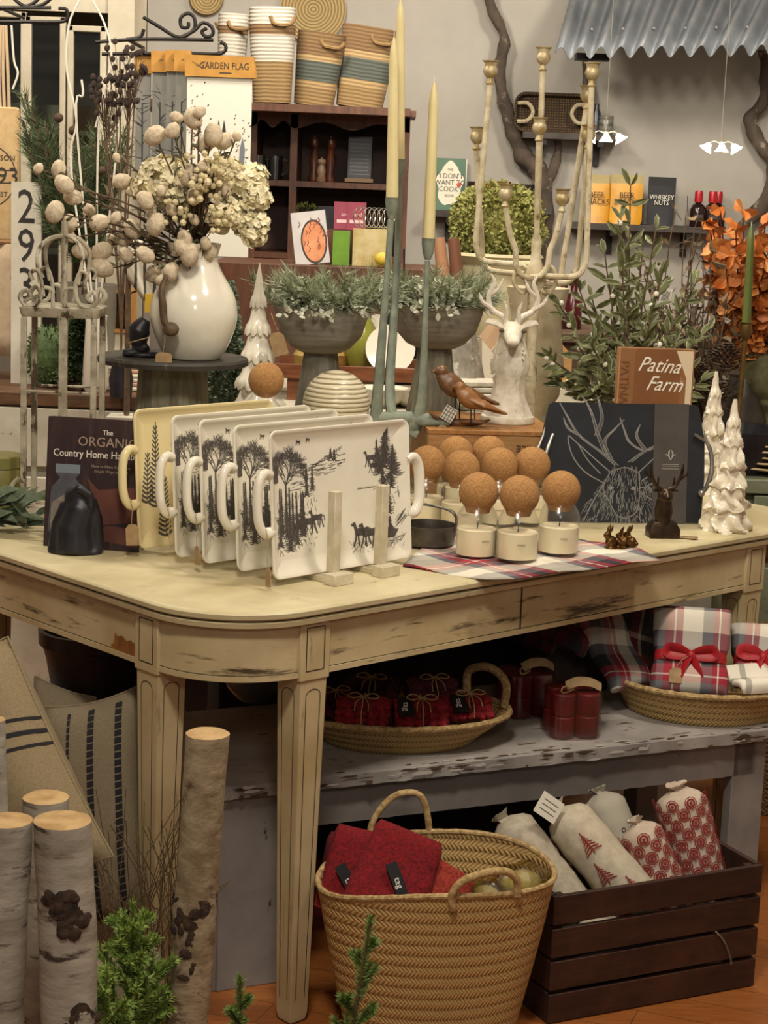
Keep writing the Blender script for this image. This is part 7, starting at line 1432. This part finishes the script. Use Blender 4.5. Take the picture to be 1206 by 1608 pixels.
tag(MB().box((0, 0, .349), (.3, .3, .698)).build('plinth', BLACK, loc=(at(352, 600, 5.0).x, 5.02, 0)), 'dark plinth under the frosted bottlebrush tree', 'plinth')
b = MB(); b.sph((0, 0, .09), (.06, .05, .085), 20); random.seed(1)
for i in range(500): d_ = rv(); b.leaf(V((0, 0, .09))+V((d_.x*.06, d_.y*.05, d_.z*.085)), d_, .012, .006)
tag(b.build('green_cactus', pm('55683a', '3f5228', 30, .7, .2), loc=put(75, 620, 5.38, Zd), smooth=0), 'round green cactus seen through the left of white lantern', 'plant')
# striped tea towel with yellow
tt2 = thing('tea_towel', 'black and cream striped tea towel with yellow edge draped left of pitcher', 'towel', at(200, 375, 5.0), .3); h = .3; m = MB(); n = NT('stripes'); sp = n.N('ShaderNodeSeparateXYZ'); n.L(n.coord(), sp.inputs[0]); n.col(n.ramp(n.math('FRACT', n.math('MULTIPLY', sp.outputs[0], 38)), [(0, 'cfc6b2'), (.7, '4a4640')], True)); n.set(.9)
m.rings([[(-.05+.011*i+.09*j/8+.004*sin(j), .01*sin(i*1.2+j*.5), -h*j/8*.55) for i in range(9)] for j in range(9)], False, False, closed=False); m.build('striped_cloth', n.m, tt2, solid=.002); m = MB(); m.box((.06, -.014, -.17), (.025, .003, .05)); m.build('yellow_patch', pm('c9a22c', None, 10, .7), tt2)
tag(MB().tube([(0, 0, 0), (0, 0, .48)], .008, 8).build('towel_post', TWIG, loc=(at(200, 375, 5.02).x, 5.05, .9)), 'thin dark post the striped tea towel hangs from', 'post')
tag(MB().box((0, 0, .449), (.1, .1, .898)).build('post_block', WHP, loc=(at(200, 375, 5.02).x, 5.05, 0)), 'white block standing below the towel post', 'block')
# leafy greens and canister on the left end of the table
p = on(18, 838, T); lg = thing('leafy_stems', 'grey green velvety leaves lying on the left end of painted table', 'plant', p, 0); random.seed(61); m = MB()
for i in range(60): a = rnd(-2.6, 1.2); P = V((rnd(-.09, .03), rnd(-.03, .06), rnd(.008, .07))); m.leaf(P, (cos(a), rnd(-.5, .5), rnd(-.1, .6)), rnd(.05, .085), rnd(.025, .038), nrm=(0, -.6, 1), curl=.3)
m.build('velvet_leaves', pm('7f8a70', '636f56', 40, .9, .1), lg); MB().tube(cat([(-.1, 0, .01), (-.03, .01, .03), (.03, 0, .02)], 5), .004, 6).build('stem', TWIG, lg)
p = put(45, 740, 4.35, T); p = V((at(45, 740, 4.05).x-.02, 4.08, T)); 
tag(MB().lathe([(.05, 0), (.052, .004), (.052, .1), (.05, .105), (.053, .107), (.053, .13), (.05, .133), (.0, .134)], 30, cap1=False).build('olive_canister', pm('7a7440', '655f30', 8, .4), loc=p+V((-.03, -.10, 0))), 'olive green round canister beside the foot of white lantern', 'canister')
s = bpy.context.scene; s.view_settings.view_transform = 'Standard'; s.view_settings.look = 'None'; s.view_settings.gamma = 1; s.view_settings.use_curve_mapping = False; s.view_settings.exposure = .35
